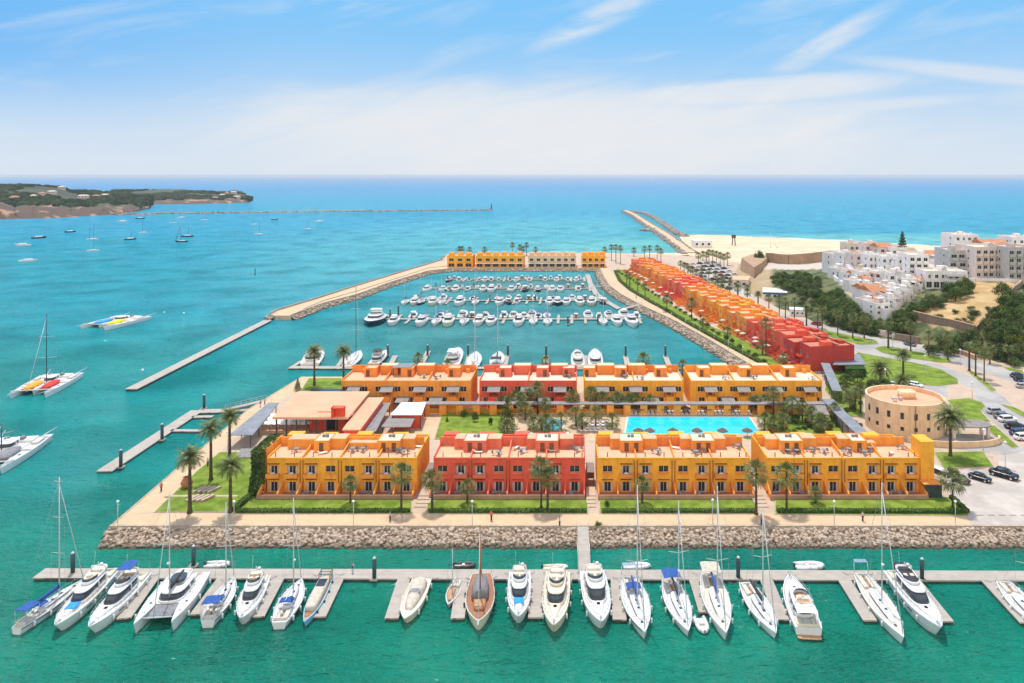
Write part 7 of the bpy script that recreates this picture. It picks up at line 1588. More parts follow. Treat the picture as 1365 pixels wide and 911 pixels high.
def canal_boat(label, stern, bow, beam_px):
    zz = .8; L = blen(stern, bow, zz); B = beam_px*P(*[(stern[i]+bow[i])/2 for i in (0, 1)], zz).y/F; t = thing('launch', label=label, cat='launch'); hb, zs = hull(t, L, B, .8, 'classic', 'pale_blue', 'teak')
    MB().pod([(.7, -L*.05, L*.33, B*.36), (1.45, -L*.05, L*.325, B*.34), (1.62, -L*.05, L*.31, B*.25)], 7).build('canvas_roof', K['beige_canvas'], t)
    MB().box(-L*.30, -L*.14, -B*.26, B*.26, 1.60, 1.66).build('solar_panel', K['pane'], t)
    m = MB()
    for x in (-.46, -.40, -.34):
        m.poly_tube([(L*x, B*.36, .7), (L*x, B*.34, 2.1), (L*x, -B*.34, 2.1), (L*x, -B*.36, .7)], [.05]*4, 5)
    for s in (-1, 1): m.tube((-L*.46, s*B*.34, 2.1), (-L*.34, s*B*.34, 2.1), .05, n=5)
    m.build('stern_frame', K['darkmetal'], t); MB().rbox(L*.30, L*.38, -B*.2, B*.2, .7, 1.0, .05).build('seat', K['wood'], t); fenders(t, L, hb, zs, n=4, mat='fendb'); seat_boat(t, stern, bow, zz); return t
canal_boat('long narrow launch with light blue hull and beige canvas roof', (437,768), (405,831), 22)
def covered_boat(label, stern, bow, beam_px):
    zz = 1.0; L = blen(stern, bow, zz); B = beam_px*P(*[(stern[i]+bow[i])/2 for i in (0, 1)], zz).y/F; t = thing('motorboat', label=label, cat='motorboat'); hb, zs = hull(t, L, B, 1.0, 'motor', 'cream', 'deck')
    MB().pod([(.95, -L*.05, L*.42, B*.44, .45), (1.5, -L*.12, L*.32, B*.36, .3), (1.8, -L*.18, L*.2, B*.2, .1)], 2.8).build('canvas_cover', K['beige_canvas'], t); MB().pod([(1.4, -L*.03, L*.08, B*.30), (1.82, -L*.06, L*.05, B*.22)], 3).build('windscreen', K['grey_canvas'], t); fenders(t, L, hb, zs, n=3); seat_boat(t, stern, bow, zz); return t
covered_boat('motorboat completely wrapped in a beige tarpaulin', (563,771), (539,827), 30)
put(sailboat, (610,775), (597,806), 18, 'small open day sailer moored left of the wooden ketch', 0.6, mh=MH(604,730,790), mx=.05, sail=None, sp=0, fb=.6, trunk=False, fend=0, deck='teak', fore=False, boomlen=.35)
def ketch(label, stern, bow, beam_px):
    zz = 1.3; L = blen(stern, bow, zz); B = beam_px*P(*[(stern[i]+bow[i])/2 for i in (0, 1)], zz).y/F; t = thing('wooden_yacht', label=label, cat='sailboat'); hb, zs = hull(t, L, B, 1.3, 'classic', 'cream', 'wood'); zd = 1.3
    MB().tube((L*.46, 0, zd+.4), (L*.60, 0, zd+.7), .14, .08, 7).build('bowsprit', K['mast'], t)
    MB().pod([(zd-.1, L*.16, L*.11, B*.24, .2), (zd+.5, L*.16, L*.105, B*.22, .2)], 5).build('cabin', K['wood'], t); MB().rbox(L*.09, L*.23, -B*.16, B*.16, zd+.5, zd+.6, .04).build('hatch', K['teak'], t)
    MB().rings([[(x, r*B*math.cos(a), zd+.2+hh_*max(0, math.sin(a))) for a in [i*math.pi/6 for i in range(7)]] for x, r, hh_ in ((-L*.36, .22, 1.1), (-L*.2, .30, 1.6), (0, .30, 1.7), (L*.06, .24, 1.5))], smooth=True).build('canvas_cover', K['grey_canvas'], t)
    rig(t, L, B, L*.02, zd, MH(640,680,775), 0, L*.4, 'grey_canvas', True, .16, 'wood', True, False); m = MB(); m.tube((-L*.34, 0, zd), (-L*.34, 0, zd+7), .10, .07, 6); m.build('mizzen_mast', K['wood'], t)
    o = MB().box(-.02, .02, 0, .02, 0, .02); MB().add([(-L*.34,0,zd+7),(-L*.34-.9,0,zd+7),(-L*.34-.9,.04,zd+6.4),(-L*.34,.04,zd+6.4)], [(0,1,2,3)]).build('flag', K['pale_blue'], t)
    rail(t, L, hb, zs, .03, .95, .6, 12); fenders(t, L, hb, zs, n=4, mat='fendb'); seat_boat(t, stern, bow, zz); return t
ketch('classic wooden ketch with varnished deck and grey tented sail, bowsprit toward the camera', (642,768), (637.5,831), 39)
put(motor_yacht, (693,763), (691,826), 32, 'white motor yacht with bright blue sun pad on its foredeck, beside the wooden ketch', pad='sky_blue', fly=True, fb=1.3)
put(motor_yacht, (744,764), (738,839), 37, 'cream coloured motor yacht with a beige hardtop, left of the gangway', fly=True, hullm='cream', body='cream', roofm='cream', deck='deck', fb=1.4)
put(motor_yacht, (789,763), (802,834), 38, 'sleek white motor yacht moored directly below the gangway', fly=True, fb=1.4, front_glass=1.3)
put(sailboat, (838,769), (860,843), 37, 'wide sailing yacht with blue sprayhood and many deck hatches, right of the gangway yacht', mh=MH(854,652,814), mx=.06, dodger='blue', bim='navy' if False else None, cover=None, sail='blue', stripe='navy', sp=2, fb=1.2, arch=True)
put(sailboat, (891,771), (918,839), 34, 'sailing yacht with a blue bimini over the stern, beside the little tender', mh=MH(908,667,805), mx=.04, bim='blue', sail='black_canvas', sp=1, radar=True)
t = tender('tender', 'white inflatable tender floating at the end of a short finger pontoon', 3.6, 1.8, tube_='gel'); seat_boat(t, (932,823), (939,841), .4)
put(sailboat, (944,764), (968,845), 37, 'large sailing yacht with cream deck and beige cockpit cover, tallest mast right of centre', mh=MH(960,640,792), mx=.05, bim='beige_canvas', sail='blue', deck='deck', sp=2, fb=1.3)
put(sailboat, (993,775), (1035,842), 32, 'sailing yacht with a black sail cover on its boom, beside the stern-to white yacht', mh=MH(1006,657,795), mx=.10, sail='black_canvas', sp=1, fore=True, deck='deckw', boomlen=.42)
put(motor_yacht, (1078,840), (1052,770), 37, 'white motor yacht with its open aft cockpit and stern facing the camera', fly=True, fb=1.4, fly_top=None, aft='gel')
put(sailboat, (1146,764), (1205,850), 34, 'large cluttered sailing yacht with a stern arch, left of the biggest white motor yacht', mh=MH(1176,648,812), mx=.04, sail=None, sp=1, arch=True, deck='deck', fb=1.2, radar=True)
put(motor_yacht, (1193,764), (1255,843), 37, 'biggest white motor yacht with black canvas over its aft flybridge, at the right end', fly=True, fb=1.5, cover='black_canvas', front_glass=1.25)
put(sailboat, (1337,774), (1392,836), 34, 'white yacht cut off by the right edge of the picture', mh=13, mx=.12, sail=None, sp=1)
for a, (L, B), lb, kw in (((286,757),(3.8,1.8),'small white inflatable dinghy floating behind the pontoon at the left', dict(tube_='gel')), ((618,758),(3.4,1.6),'dark dinghy behind the pontoon near the wooden ketch', dict(tube_='darkmetal')), ((1081,759),(4.6,2.2),'pale rowing dinghy floating behind the pontoon at the right', dict(tube_='gel')), ((740,761),(4.0,1.5),'cream dinghy behind the cream motor yacht', dict(tube_='cream')), ((849,759),(4.4,1.7),'pale dinghy lying on the pontoon edge right of the gangway', dict(tube_='gel'))):
    t = tender('dinghy', lb, L, B, **kw); p = P(*a, .3); t.location = (p.x, p.y+1.0, .0); t.rotation_euler.z = 0.05
# ------------------------------------------------------------ boats at the back row quay
put(motor_yacht, (413,485), (424,464), 26, 'white motor yacht with cream flybridge at the basin entrance pontoon', 1.2, roofm='deck', body='gel', fend=2)
put(sailboat, (462,488), (480,466), 21, 'slim sailing yacht with a very tall dark mast at the basin entrance', 1.2, mh=MH(477,377,468), mx=.18, sail=None, sp=3, mat='darkmetal', deck='deckw', fend=2)
put(motor_yacht, (497,486), (515,466), 18, 'dark motor yacht with black canopies behind the left back row building', 1.2, fly_top='black_canvas', hullm='navy', fend=2)
put(motor_yacht, (600,488), (611,463), 23, 'white motor yacht behind the gap between orange and red back row buildings', 1.2, fly_top='gel', fend=2)
put(sailboat, (630,489), (635,467), 20, 'sailing yacht with two spreaders, middle of the boats behind the back row', 1.2, mh=MH(634,395,468), mx=.05, sp=2, sail=None, fend=2)
put(sailboat, (660,488), (666,467), 20, 'cluttered sailing yacht with dark cover behind the red back row building', 1.2, mh=MH(664,400,468), mx=.05, sp=2, sail='black_canvas', bim='black_canvas', fend=2)
put(motor_yacht, (771,489), (769,466), 18, 'narrow white motor yacht, left of the pair behind the back row', 1.2, fend=2)
put(motor_yacht, (794,489), (793,465), 20, 'plump white motor yacht, right of the pair behind the back row', 1.2, fly=False, front_glass=1.2, fend=2)
put(motor_yacht, (505,420), (493,431), 27, 'big dark hulled motor yacht alone at the left end of the front marina row', 1.6, hullm='navy', fb=1.9, fly_top='gel', fend=0)
# ------------------------------------------------------------ inner marina: many small boats
def simple_boat(kind, v):
    if kind == 'cruiser':
        t = thing('motor_cruiser', cat='motor cruiser'); L, B = 11.5, 3.7; hb, zs = hull(t, L, B, 1.2, 'motor', ('gel', 'gel', 'navy', 'cream')[v], 'deckw', N_=9)
        r, wc, wx, wy = house_pods(t, -.8, 2.7, 1.4, 1.2, .45, .6, .14, 1.2, .15)
        MB().pod([(r, wc-.8, wx*.7, wy*.8), (r+.45, wc-.8, wx*.7, wy*.8)], 3, 12).build('flybridge', K['gel'], t); MB().rbox(wc-wx*1.1, wc-wx*.2, -wy*.6, wy*.6, r+.4, r+.5, .05).build('seat', K[('deck', 'blue', 'cream', 'beige_canvas')[v]], t)
        MB().pod([(1.3, 2.6, 1.6, .9, .5), (1.6, 2.6, 1.3, .7, .5)], 2.6, 12).build('coachroof', K['gel'], t)
    elif kind == 'open':
        t = thing('motorboat', cat='motorboat'); L, B = 7.5, 2.6; hb, zs = hull(t, L, B, .85, 'motor', ('gel', 'gel', 'navy', 'gel')[v], ('deck', 'deckw', 'teak', 'deck')[v], N_=9)
        MB().pod([(.75, -.2, 1.2, .8), (1.35, -.3, .95, .65)], 3, 12).build('windscreen', K['glass'], t); MB().box(-1.3, .6, -.8, .8, 1.95, 2.03).build('canopy', K[('white', 'blue', 'white', 'beige_canvas')[v]], t)
        m = MB(); [m.tube((x, y, .8), (x, y, 1.96), .03, n=4) for x in (-1.1, .4) for y in (-.7, .7)]; m.build('canopy_frame', K['steel'], t); MB().pod([(.5, -3.9, .2, .25), (1.2, -3.95, .25, .3)], 3, 8).build('outboard_motor', K['darkmetal'], t)
    elif kind == 'sail':
        t = thing('sailboat', cat='sailboat'); L, B = 10.5, 3.3; hb, zs = hull(t, L, B, 1.05, 'sail', ('gel', 'gel', 'navy', 'gel')[v], 'deckw', N_=9)
        MB().pod([(.95, .6, 2.6, .85, .4), (1.4, .55, 2.4, .7, .4)], 3, 12).build('coachroof', K['gel'], t); MB().pod([(1.1, .6, 2.4, .86, .4), (1.25, .6, 2.4, .83, .4)], 3, 12).build('cabin_window', K['glass'], t)
        rig(t, L, B, .7, 1.2, (12, 13.5, 14, 11)[v], 1, 3.6, ('blue', 'black_canvas', 'beige_canvas', 'grey_canvas')[v], False, .10, 'mast', False, False); MB().box(-3.9, -2.0, -.6, .6, 1.0, 1.06).build('cockpit_floor', K['teak'], t); bimini(t, -2.6, -1.4, .9, 1.9, ('blue', 'black_canvas', 'beige_canvas', 'white')[v], .8)
    return Proto(t)
SB = {(k, v): simple_boat(k, v) for k in ('cruiser', 'open', 'sail') for v in range(4)}
cnt = {}
def small(row, x, yc, kind, v, toward, sc=1.0, rot=0.0):
    p = P(x, yc, .6); SB[(kind, v)].put((p.x, p.y, 0), (-math.pi/2 if toward else math.pi/2)+rot, sc); r = [o for o in bpy.data.objects if False]
    return p
rows = {
 'front': [(530,1,'cruiser',0,1.05),(547,0,'open',0,1.2),(567,1,'cruiser',1,1.15),(586,1,'sail',0,1.1),(602,1,'cruiser',3,1.2),(622,1,'sail',1,1.05),(641,1,'cruiser',0,1.1),(657,1,'cruiser',1,1.05),(693,1,'cruiser',2 if False else 0,1.15),(712,1,'sail',3,1.0),(731,1,'sail',0,1.05),(803,1,'sail',3,1.05),(821,1,'cruiser',0,1.1),(840,1,'cruiser',1,1.3),
   (583,0,'open',1,1.2),(593,0,'sail',2,.9),(614,0,'cruiser',0,1.0),(627,0,'open',2,1.1),(645,0,'open',3,1.1),(670,0,'open',0,1.2),(683,0,'cruiser',3,.9),(697,0,'cruiser',2,.8),(708,0,'cruiser',1,1.0),(717,0,'open',1,1.1),(728,0,'sail',0,.95),(768,0,'open',2,.9),(784,0,'cruiser',0,1.0),(799,0,'open',3,1.0),(812,0,'cruiser',1,.95),(833,0,'cruiser',0,1.15),(850,0,'open',0,1.1)],
 'second': [(544,1,'sail',1,1.0),(557,1,'cruiser',3,1.0),(565,1,'sail',2,.9),(581,1,'cruiser',3,1.05),(592,1,'sail',0,.95),(616,1,'cruiser',0,1.2),(636,1,'sail',1,.95),(668,1,'cruiser',1,1.05),(680,1,'open',2,1.1),(690,1,'open',0,1.1),(733,1,'cruiser',0,1.0),(744,1,'cruiser',2,1.0),(755,1,'cruiser',1,1.0),(773,1,'cruiser',3,1.1),(788,1,'cruiser',3,1.1),(803,1,'open',2,1.2),
   (551,0,'open',0,1),(571,0,'sail',3,.8),(588,0,'cruiser',0,.9),(628,0,'open',1,1),(661,0,'sail',2,.8),(677,0,'open',3,1),(690,0,'cruiser',2,.8),(704,0,'open',2,1),(712,0,'open',0,1),(737,0,'open',1,1),(763,0,'cruiser',0,.8),(780,0,'open',2,1),(797,0,'sail',1,.8)],
 'third': [(572,1,'cruiser',0,.95),(593,1,'cruiser',1,.9),(601,1,'open',3,1.1),(610,1,'cruiser',3,1.0),(625,1,'open',0,1),(646,1,'cruiser',0,.95),(657,1,'cruiser',0,1.1),(683,1,'cruiser',1,.95),(701,1,'open',2,1.3),(718,1,'cruiser',2,.8),(737,1,'cruiser',0,.9),(747,1,'cruiser',1,.95),(771,1,'open',0,1.1),
   (612,0,'open',1,.9),(634,0,'sail',0,.75),(664,0,'open',3,.9),(690,0,'open',0,1),(707,0,'open',3,.9),(757,0,'open',2,.9),(777,0,'open',2,1),(728,0,'sail',3,.75)],
 'fourth': [(600,1,'cruiser',2,.8),(614,1,'open',0,1.15),(627,1,'open',1,.9),(640,1,'open',3,.9),(648,1,'cruiser',0,.85),(656,1,'open',0,1.1),(666,1,'open',0,.9),(681,1,'open',1,1.0),(689,1,'cruiser',0,.8),(706,1,'open',3,1.0),(727,1,'open',0,1.0),(742,1,'cruiser',1,.8),(746,0,'open',0,1),(757,1,'open',0,1.0),(768,1,'cruiser',0,.8),(772,0,'open',3,.9),
   (604,0,'open',2,.8),(675,0,'open',1,.9),(695,0,'open',2,.9),(702,0,'cruiser',1,.7),(720,0,'open',2,.9),(734,0,'open',0,.8)]}
kn = {'cruiser': 'motor cruiser', 'open': 'open motorboat', 'sail': 'sailboat'}; vn = {'cruiser': ('white', 'white', 'dark hulled', 'cream hulled'), 'open': ('white', 'blue topped', 'dark hulled', 'beige topped'), 'sail': ('blue covered', 'black covered', 'dark hulled', 'grey covered')}
for (nm, y, a, b, wd), off1, off0 in zip(RW, (9.0, 7.0, 5.0, 3.4), (-6.8, -5.2, -4.0, -2.6)):
    near = sorted([r for r in rows[nm] if r[1]]); far = sorted([r for r in rows[nm] if not r[1]])
    rnd = random.Random(nm)
    for grp, tow in ((near, 1), (far, 0)):
        for i, (x, tw, kd, v, sc) in enumerate(grp):
            lab = '%s %s, %s from left, %s side of %s inner marina pontoon' % (vn[kd][v], kn[kd], nth(i), 'near' if tow else 'far', nm)
            sc *= 1.13; hl = {'cruiser': 5.75, 'open': 3.75, 'sail': 5.25}[kd]*sc; c = P(x, y, .55); yy = c.y+(-(hl+1.6) if tow else hl+1.6)
            SB[(kd, v)].put((c.x, yy, 0), (-math.pi/2 if tow else math.pi/2)+rnd.uniform(-.08, .08), sc, lab, 'boats on the %s inner marina pontoon' % nm)
for p_ in SB.values(): p_.done()
fp = thing('finger_pontoon', cat='pontoon'); MB().box(-.6, .6, -4.5, 4.5, .3, .52).build('deck', K['pontoon'], fp); MB().box(-.5, .5, -4.3, 4.3, -.3, .3).build('float', K['pontoon_dark'], fp); fp = Proto(fp)
for nm, y, a, b, wd in RW:
    n = int((b-a)/17)
    for i in range(n):
        for s in (0, 1):
            c = P(a+8+(b-a-12)*i/(n-1), y, .5); fp.put((c.x, c.y+(-5.4 if s == 0 else 5.4), -.01), 0, 1, 'short white finger, %s side of the %s inner marina pontoon, %s from left' % (('near', 'far')[s], nm, nth(i)), 'fingers of the inner marina')
pl = [(520,424,1),(531,419,1),(557,402,.9),(561,396,.8),(597,376,1),(581,384,.8),(632,384,.8),(653,402,.9),(757,434,1),(797,432,1),(597,400,.8),(714,402,.9),(688,433,1)]
for i, (x, y, s) in enumerate(sorted(pl)): pp.put(P(x, y, 0), 0, 1.1*s, 'dark mooring pile inside the inner marina, %s from the left' % nth(i), 'piles of the inner marina')
# ------------------------------------------------------------ multihulls and anchored boats out in the bay
def trimaran(label, c, L, W, rz, mast=0, cols=('orange_canvas', 'red_canvas')):
    p = P(*c, .8); t = thing('trimaran', (p.x, p.y, 0), rz, (1, 1, 1.35), label=label, cat='trimaran'); ys = (-W*.36, 0, W*.36)
    for j, y in enumerate(ys):
        tmp = thing('x'); LL_ = L*(.95, .82, 1.0)[j]; hull(tmp, LL_, W*(.20, .24, .20)[j], 1.1, 'slim', 'gel', 'deckw')
        for o in kids(tmp): o.parent = t; o.location = ((0, -L*.05, L*.02)[j], y, 0)
        bpy.data.objects.remove(tmp)
    for x in (-.36, .02, .34): MB().tube((L*x, -W*.44, 1.25), (L*x, W*.44, 1.25), .13, n=6).build('crossbeam', K['gel'], t)
    for s in (-1, 1):
        MB().box(-L*.34, -L*.02, s*W*.18-W*.085, s*W*.18+W*.085, .95, 1.2).build('bridge_deck', K['deckw'], t); MB().box(L*.04, L*.30, s*W*.18-W*.085, s*W*.18+W*.085, 1.0, 1.04).build('trampoline', K['grey_canvas'], t)
        MB().rbox(-L*.32, -L*.16, s*W*.36-W*.05, s*W*.36+W*.05, 1.1, 1.45, .06).build('hatch', K['deck'], t); hatch(t, L*.15, s*W*.36, 1.12, .3); hatch(t, L*.3, s*W*.36, 1.12, .25)
    for s, cc in ((-1, cols[0]), (1, cols[1])): MB().pod([(1.1, L*.12, L*.17, W*.12), (1.55, L*.10, L*.155, W*.10), (1.7, L*.1, L*.12, W*.05)], 3.5).build('canvas_cover', K[cc], t).location.y = -s*W*.18
    house_pods(t, -L*.12, L*.10, W*.13, 1.1, .4, .5, .12, .8, .1); MB().rbox(-L*.36, -L*.22, -W*.30, W*.30, 1.1, 1.6, .1).build('deck_house', K['gel'], t)
    for s in (-1, 1): MB().tube((-L*.36, s*W*.30, 1.2), (-L*.62, s*W*.40, 1.6), .12, .07, 6).build('spar', K['mast'], t); MB().tube((L*.3, s*W*.4, 1.2), (L*.58, s*W*.30, 1.5), .11, .06, 6).build('spar', K['mast'], t)
    if mast: rig(t, L, W*.5, L*.0, 1.2, mast, 2, None, None, True, .14, 'darkmetal', True, False)
    for s in (-1, 1): MB().rbox(-L*.30, -L*.24, s*W*.12-.4, s*W*.12+.4, 1.6, 2.1, .08).build('winch_box', K['grey'], t)
    return t
trimaran('large white multihull with orange and red covers and one tall dark mast', (62,514), 24, 13, R(-78), MH(52,415,505)/1.35, ('red_canvas', 'orange_canvas'))
trimaran('white multihull with yellow and blue covers and no mast', (154,430), 26, 17, R(-100), 0, ('yellow_canvas', 'sky_blue'))
trimaran('white multihull cut off by the left edge of the picture', (2,606), 22, 14, R(-78), MH(0,565,600)/1.35, ('grey_canvas', 'grey_canvas'))
anch = [(38,349,'motor'),(30,328,'motor'),(52,318,'motor'),(93,310,'dark'),(124,320,'twin'),(124,335,'sail'),(163,296,'motor'),(174,320,'dark'),(187,292,'dark'),(191,311,'sail'),(231,298,'sail'),(242,291,'motor'),(242,323,'bigsail'),(250,316,'dark'),(273,294,'sail'),(339,300,'sail'),(345,313,'sail'),(366,293,'sail'),(411,306,'sail'),(426,296,'motor')]
for i, (x, y, kd) in enumerate(sorted(anch)):
    p = P(x, y, 0); lab = {'motor': 'small pale motorboat', 'dark': 'dark hulled boat', 'sail': 'sailing boat with bare mast', 'bigsail': 'largest sailing boat with tallest mast', 'twin': 'sailing boat with two masts'}[kd]+' anchored in the bay, %s counting from the left' % nth(i)
    s = ((1.45, 1.3)[i % 2] if kd in ('motor', 'dark') else 1.05)*(1.2 if kd in ('bigsail', 'twin') else 1)
    t = thing('anchored_boat', (p.x, p.y, 0), (.1 if i % 3 else math.pi+.2)+.3*(i % 4), s, label=lab, cat='boat', group='boats anchored in the bay'); hull(t, 9, 3, 1.0, 'sail' if kd != 'motor' else 'motor', 'navy' if kd in ('dark',) or i % 5 == 2 else 'gel', 'deckw', N_=8)
    MB().pod([(.9, 0, 2.4, .9), (1.7 if kd in ('motor', 'dark') else 1.4, -.1, 2.0, .7)], 3, 12).build('cabin', K['gel'], t)
    if kd != 'motor': MB().tube((.6, 0, 1), (.6, 0, 13.5 if kd != 'dark' else 7), .12, .08, 5).build('mast', K['darkmetal'], t)
    if kd == 'twin': MB().tube((-2.6, 0, 1), (-2.6, 0, 10), .12, .08, 5).build('mizzen_mast', K['darkmetal'], t)
    if kd == 'bigsail': MB().tube((4.2, 0, 1.2), (.6, 0, 13), .14, .08, 5).build('furled_jib', K['darkmetal'], t)
t = thing('channel_marker', P(340,367,0), label='thin dark channel marker post standing in the open water', cat='channel marker'); MB().tube((0,0,-1),(0,0,3.2),.35,.25,8).build('post', K['darkmetal'], t); MB().tube((0,0,3.2),(0,0,4.2),.5,.1,8).build('topmark', K['darkmetal'], t)
# mooring buoys
for i, (x, y) in enumerate(((190,494),(244,606),(15,603),(219,417),(245,418))):
    t = thing('mooring_buoy', P(x, y, 0), label='small white mooring buoy in the water by the left pontoons', cat='buoy', group='white mooring buoys'); MB().pod([(-.2,0,.3,.3),(.15,0,.45,.45),(.5,0,.2,.2)], 2, 10).build('float', K['white'], t); MB().tube((0,0,.5),(0,0,.75),.06,n=5).build('ring', K['steel'], t)
# ------------------------------------------------------------ lamps, cars, pots, people
lp = lamp_proto()
for i, (x, y) in enumerate(((157,702),(312,702),(471,702),(629.5,702),(950,700),(1112,702),(1273.5,702),(362,548),(303,600))): lp.put(P(x, y, G), 0, 1 if y > 650 else .9, 'white globe lamp on the promenade, %s' % ('%s from the left along the front edge' % nth(i) if i < 7 else ('beside the canopy strip on the left side', 'between the palms of the left promenade')[i-7]), 'globe lamps on the promenade', 'street lamp')
for i, (x, y) in enumerate(((1234,508),(1180,517),(1311,605),(1340,623),(1296,536),(1190,466.5),(1280,488),(1233,497),(1365,520))): lp.put(P(x, y, G), 0, 1.2, 'street lamp by the roads at the right, %s counting from the left' % nth(sorted([1234,1180,1311,1340,1296,1190,1280,1233,1365]).index(x)), 'street lamps by the roads', 'street lamp')
for i in range(9): lp.put(P(838+i*19, 401+i*9.6-1.5*(i < 2), G), 0, .85, 'slim lamp along the diagonal basin promenade, %s from the far end' % nth(i), 'lamps along the diagonal promenade', 'street lamp')
cars = {k: car_proto(*k) for k in (('car_white', 'hatch'), ('car_black', 'sedan'), ('car_silver', 'hatch'), ('car_blue', 'hatch'), ('car_grey', 'sedan'), ('car_red', 'hatch'), ('car_white', 'van'))}
cn = {'car_white': 'white', 'car_black': 'black', 'car_silver': 'silver', 'car_blue': 'dark blue', 'car_grey': 'grey', 'car_red': 'red'}
def car(x, y, col, kind, rot, label, group=None, sc=1.0, z=G): cars[(col, kind)].put(P(x, y, z+.01), R(rot), sc, label, group, 'van' if kind == 'van' else 'car')
cars[('car_white','van')].put(P(1251,640,G), R(118), 1.15, 'white van parked beside the square end tower', None, 'van')
car(1278,642,'car_black','sedan',122,'black car half hidden by the bushy corner palm'); car(1306,640,'car_black','sedan',-52,'black car parked alone in the middle of the near parking lot'); car(1338,636,'car_black','sedan',-50,'large black car parked at the right end of the near parking lot', sc=1.25)
car(1194,516,'car_white','hatch',-45,'white car behind the round building, left of the pair'); car(1220,515.5,'car_white','hatch',-45,'white car behind the round building, right of the pair')
for i, (x, y, c) in enumerate(((1327,551,'car_silver'),(1337,558,'car_grey'),(1343,562,'car_white'),(1352,571,'car_black'),(1359,580,'car_blue'),(1365,586,'car_white'))): car(x, y, c, 'hatch' if (c, 'hatch') in cars else 'sedan', 8, '%s car in the slanting row by the right edge, %s from the top' % (cn[c], nth(i)), 'cars in the slanting row', 1.1)
for i, (x, y, c) in enumerate(((1356,503,'car_blue'),(1361,508,'car_black'),(1368,513,'car_blue'),(1364,517,'car_silver'))): car(x, y, c, 'hatch' if (c, 'hatch') in cars else 'sedan', 5, '%s car parked above the slanting row at the right edge, %s down' % (cn[c], nth(i)), 'cars at the far right edge', 1.0)
rnd = random.Random(5); cl = list(k for k in cars if k[1] != 'van')
for i, (x, y) in enumerate(((888,357),(895,361),(899,366),(972,401.5),(978,404),(985,407),(996,412),(966,398),(1085,433.5),(1210,461))):
    c = cl[(i*5+1) % 6]; car(x+3, y, c[0], c[1], 122, '%s car standing on the boulevard, %s from the far end' % (cn[c[0]], nth(sorted(range(10), key=lambda j: [888,895,899,972,978,985,996,966,1085,1210][j]).index(i))), 'cars on the boulevard', 1.05)
for r_ in range(5):
    for j in range(9):
        x = 915+r_*9+j*7.0; y = 353.5+j*4.0-r_*.6+(r_ % 2)*.5
        if x > 985 or rnd.random() < .18: continue
        c = cl[rnd.randrange(6)]; car(x, y, c[0], c[1], 20, '%s car in lane %s of the beach car park, slot %s' % (cn[c[0]], nth(r_), nth(j)), 'cars in the beach car park', 1.05)
for p_ in cars.values(): p_.done()
t = thing('clay_pot', P(249,651,G), 0, .72, label='very large round clay pot on the left promenade edge', cat='pot'); MB().pod([(0,0,.7,.7),(.5,0,1.2,1.2),(1.5,0,1.6,1.6),(2.4,0,1.25,1.25),(2.7,0,.8,.8),(3.0,0,1.0,1.0)], 2, 20).build('body', K['terracotta'], t); MB().pod([(3.0,0,1.05,1.05),(3.15,0,1.05,1.05),(3.16,0,.8,.8),(2.9,0,.75,.75)], 2, 20).build('rim', K['terracotta'], t)
bs = thing('stone_bench', cat='stone slab'); MB().rbox(-.32,.32,-1.5,1.5,.1,.5,.04).build('slab', K['path'], bs); bs = Proto(bs)
for i in range(4):
    for j in range(2): bs.put(P(265.5+i*6.7+j*-8.5+0, 654.5+j*11.5, G+.1), -.42, .95, 'pale stone slab on the corner lawn, %s from left in the %s row' % (nth(i), ('rear', 'front')[j]), 'stone slabs on the corner lawn')
MB().box(-7,7,-.35,.35,.16,.2).build('slab_path', K['path'], None, kind='structure').location = P(268,662.5,G)
def person_proto(shirt, legs):
    t = thing('person', cat='person'); m = MB(); n = 10
    rr = [[(c.x+rx*math.cos(a), c.y+ry*math.sin(a), z) for a in [2*math.pi*i/n for i in range(n)]] for z, rx, ry, c in ((.0,.13,.16,Vector((0,0))),(.06,.12,.15,Vector((0,0))),(.45,.12,.13,Vector((0,0))),(.85,.15,.17,Vector((0,0))),(.95,.13,.18,Vector((0,0))),(1.15,.12,.16,Vector((0,0))),(1.38,.12,.22,Vector((0,0))),(1.48,.07,.09,Vector((0,0))),(1.54,.06,.06,Vector((0,0))),(1.60,.09,.08,Vector((.01,0))),(1.68,.10,.09,Vector((.01,0))),(1.76,.04,.04,Vector((0,0))))]
    m.rings(rr)
    for s in (-1, 1): m.poly_tube([(0, s*.20, 1.38), (.03, s*.27, 1.1), (.10, s*.26, .84)], [.05,.042,.035], 6)
    m.build('body', K['skin'], t)
    MB().rings([[(x*1.12, y*1.12, z) for x, y, z in r] for r in (rr[4], rr[5], rr[6])], cap1=False).build('shirt', K[shirt], t)
    MB().rings([[(x*1.1, y*1.1, z) for x, y, z in r] for r in (rr[1], rr[2], rr[3], rr[4])]).build('trousers', K[legs], t)
    MB().pod([(1.66,0,.09,.09),(1.72,0,.112,.10),(1.79,0,.05,.05)], 2, 10).build('hair', K['bark'], t); return Proto(t)
pr = [person_proto('shirt', 'shorts'), person_proto('red', 'shorts'), person_proto('bluep', 'shirt')]
pls = [((520,695),'walking on the front promenade before the left orange building'),((655,694),'standing on the front promenade before the red building'),((905,697),'walking on the front promenade before the middle ochre building'),((1150,695),'walking on the front promenade before the towered building'),((215,655),'walking on the left promenade near the corner lawn'),((925,437),'walking on the diagonal promenade near its middle'),((848,398),'walking on the diagonal promenade near the upper gangway'),((700,766),'standing on the main pontoon beside the cream yacht'),((470,766),'standing on the main pontoon in the empty berth'),((277,622),'walking on the left promenade beside the stone edge'),((1000,479),'walking on the diagonal promenade near its near end'),((884,417),'walking on the diagonal promenade under the round headed palm'),((746,702),'standing on the promenade left of the gangway'),((1015,700),'strolling on the front promenade below the ochre towered building'),((347,543),'standing at the left promenade by the curved gangway'),((353,539),'at the head of the curved gangway')]
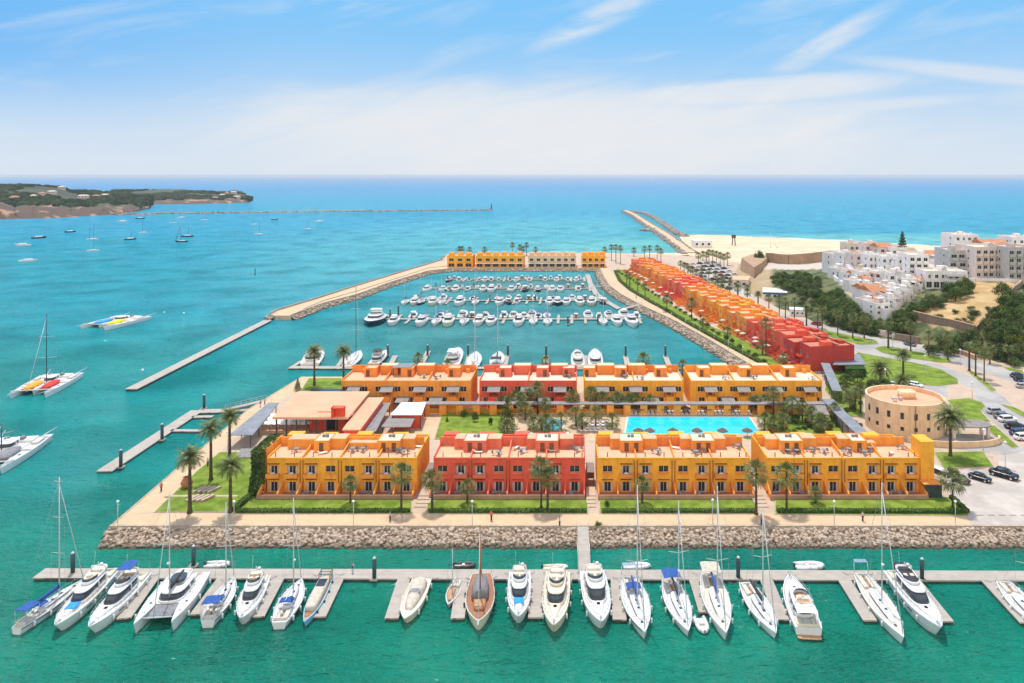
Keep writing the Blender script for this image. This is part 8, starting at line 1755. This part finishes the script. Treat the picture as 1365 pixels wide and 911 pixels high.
for i, (a, d_) in enumerate(pls): pr[i % 3].put(P(*a, G+.01), i*1.3, 1.05, 'person in %s %s' % (('a pale shirt', 'a red shirt', 'a blue shirt')[i % 3], d_), None, 'person')
for p_ in pr: p_.done()
# mooring lines from the berthed boats to the pontoon, scrubs between the townhouses
for o in [o for o in bpy.data.objects if o.parent is None and o.name.split('.')[0] in ('motor_yacht', 'sailboat', 'catamaran', 'wooden_yacht', 'motorboat', 'launch') and o.location.y < 135 and 'group' not in o]:
    M_ = Matrix.Translation(o.location) @ Matrix.Rotation(o.rotation_euler.z, 4, 'Z'); hull_ = [c for c in o.children if c.name.startswith('hull')][0]
    xs_ = [v.co.x for v in hull_.data.vertices]; inner = min(xs_) if (M_ @ Vector((min(xs_), 0, 0))).y > (M_ @ Vector((max(xs_), 0, 0))).y else max(xs_)
    for s in (-1, 1):
        a = Vector((inner*.93, s*1.2, 1.2)); b = M_.inverted() @ Vector((*(M_ @ Vector((inner*1.12, s*2.4, 0))).xy, .6)); m_ = (a+b)/2-Vector((0, 0, .18)); MB().tube(a, m_, .035, n=4).tube(m_, b, .035, n=4).build('mooring_line', K['rope'], o)
random.seed(91)
for i in range(34):
    s_ = 4+i*7.4; p = A0+Vector((ax_.x, ax_.y, 0))*s_; n_ = Vector((-ax_.y, ax_.x, 0))*(8.3 if i % 3 else 7.9); p = p+(n_ if n_.x < 0 else -n_); tree(Vector((p.x, p.y, G)), random.uniform(1.6, 3), random.uniform(1.2, 2.2), random.choice(('shrub', 'green', 'scrub')), 'green shrub along the garden edge of the diagonal townhouses', 'shrubs along the diagonal townhouses', 'shrub', 'shrub')
# ------------------------------------------------------------ air
m_ = bpy.data.materials.new('sea_haze'); m_.use_nodes = True; t_ = m_.node_tree; t_.nodes.clear(); o_ = t_.nodes.new('ShaderNodeOutputMaterial'); v_ = t_.nodes.new('ShaderNodeVolumePrincipled')
v_.inputs['Density'].default_value = .00006; v_.inputs['Color'].default_value = (.85, .92, 1, 1); v_.inputs['Anisotropy'].default_value = 0; t_.links.new(v_.outputs[0], o_.inputs['Volume'])
MB().box(-310000, 310000, -2500, 310000, -3, 72).build('haze', m_, None, kind='stuff', label='thin pale sea haze lying over the bay and the horizon', cat='haze')
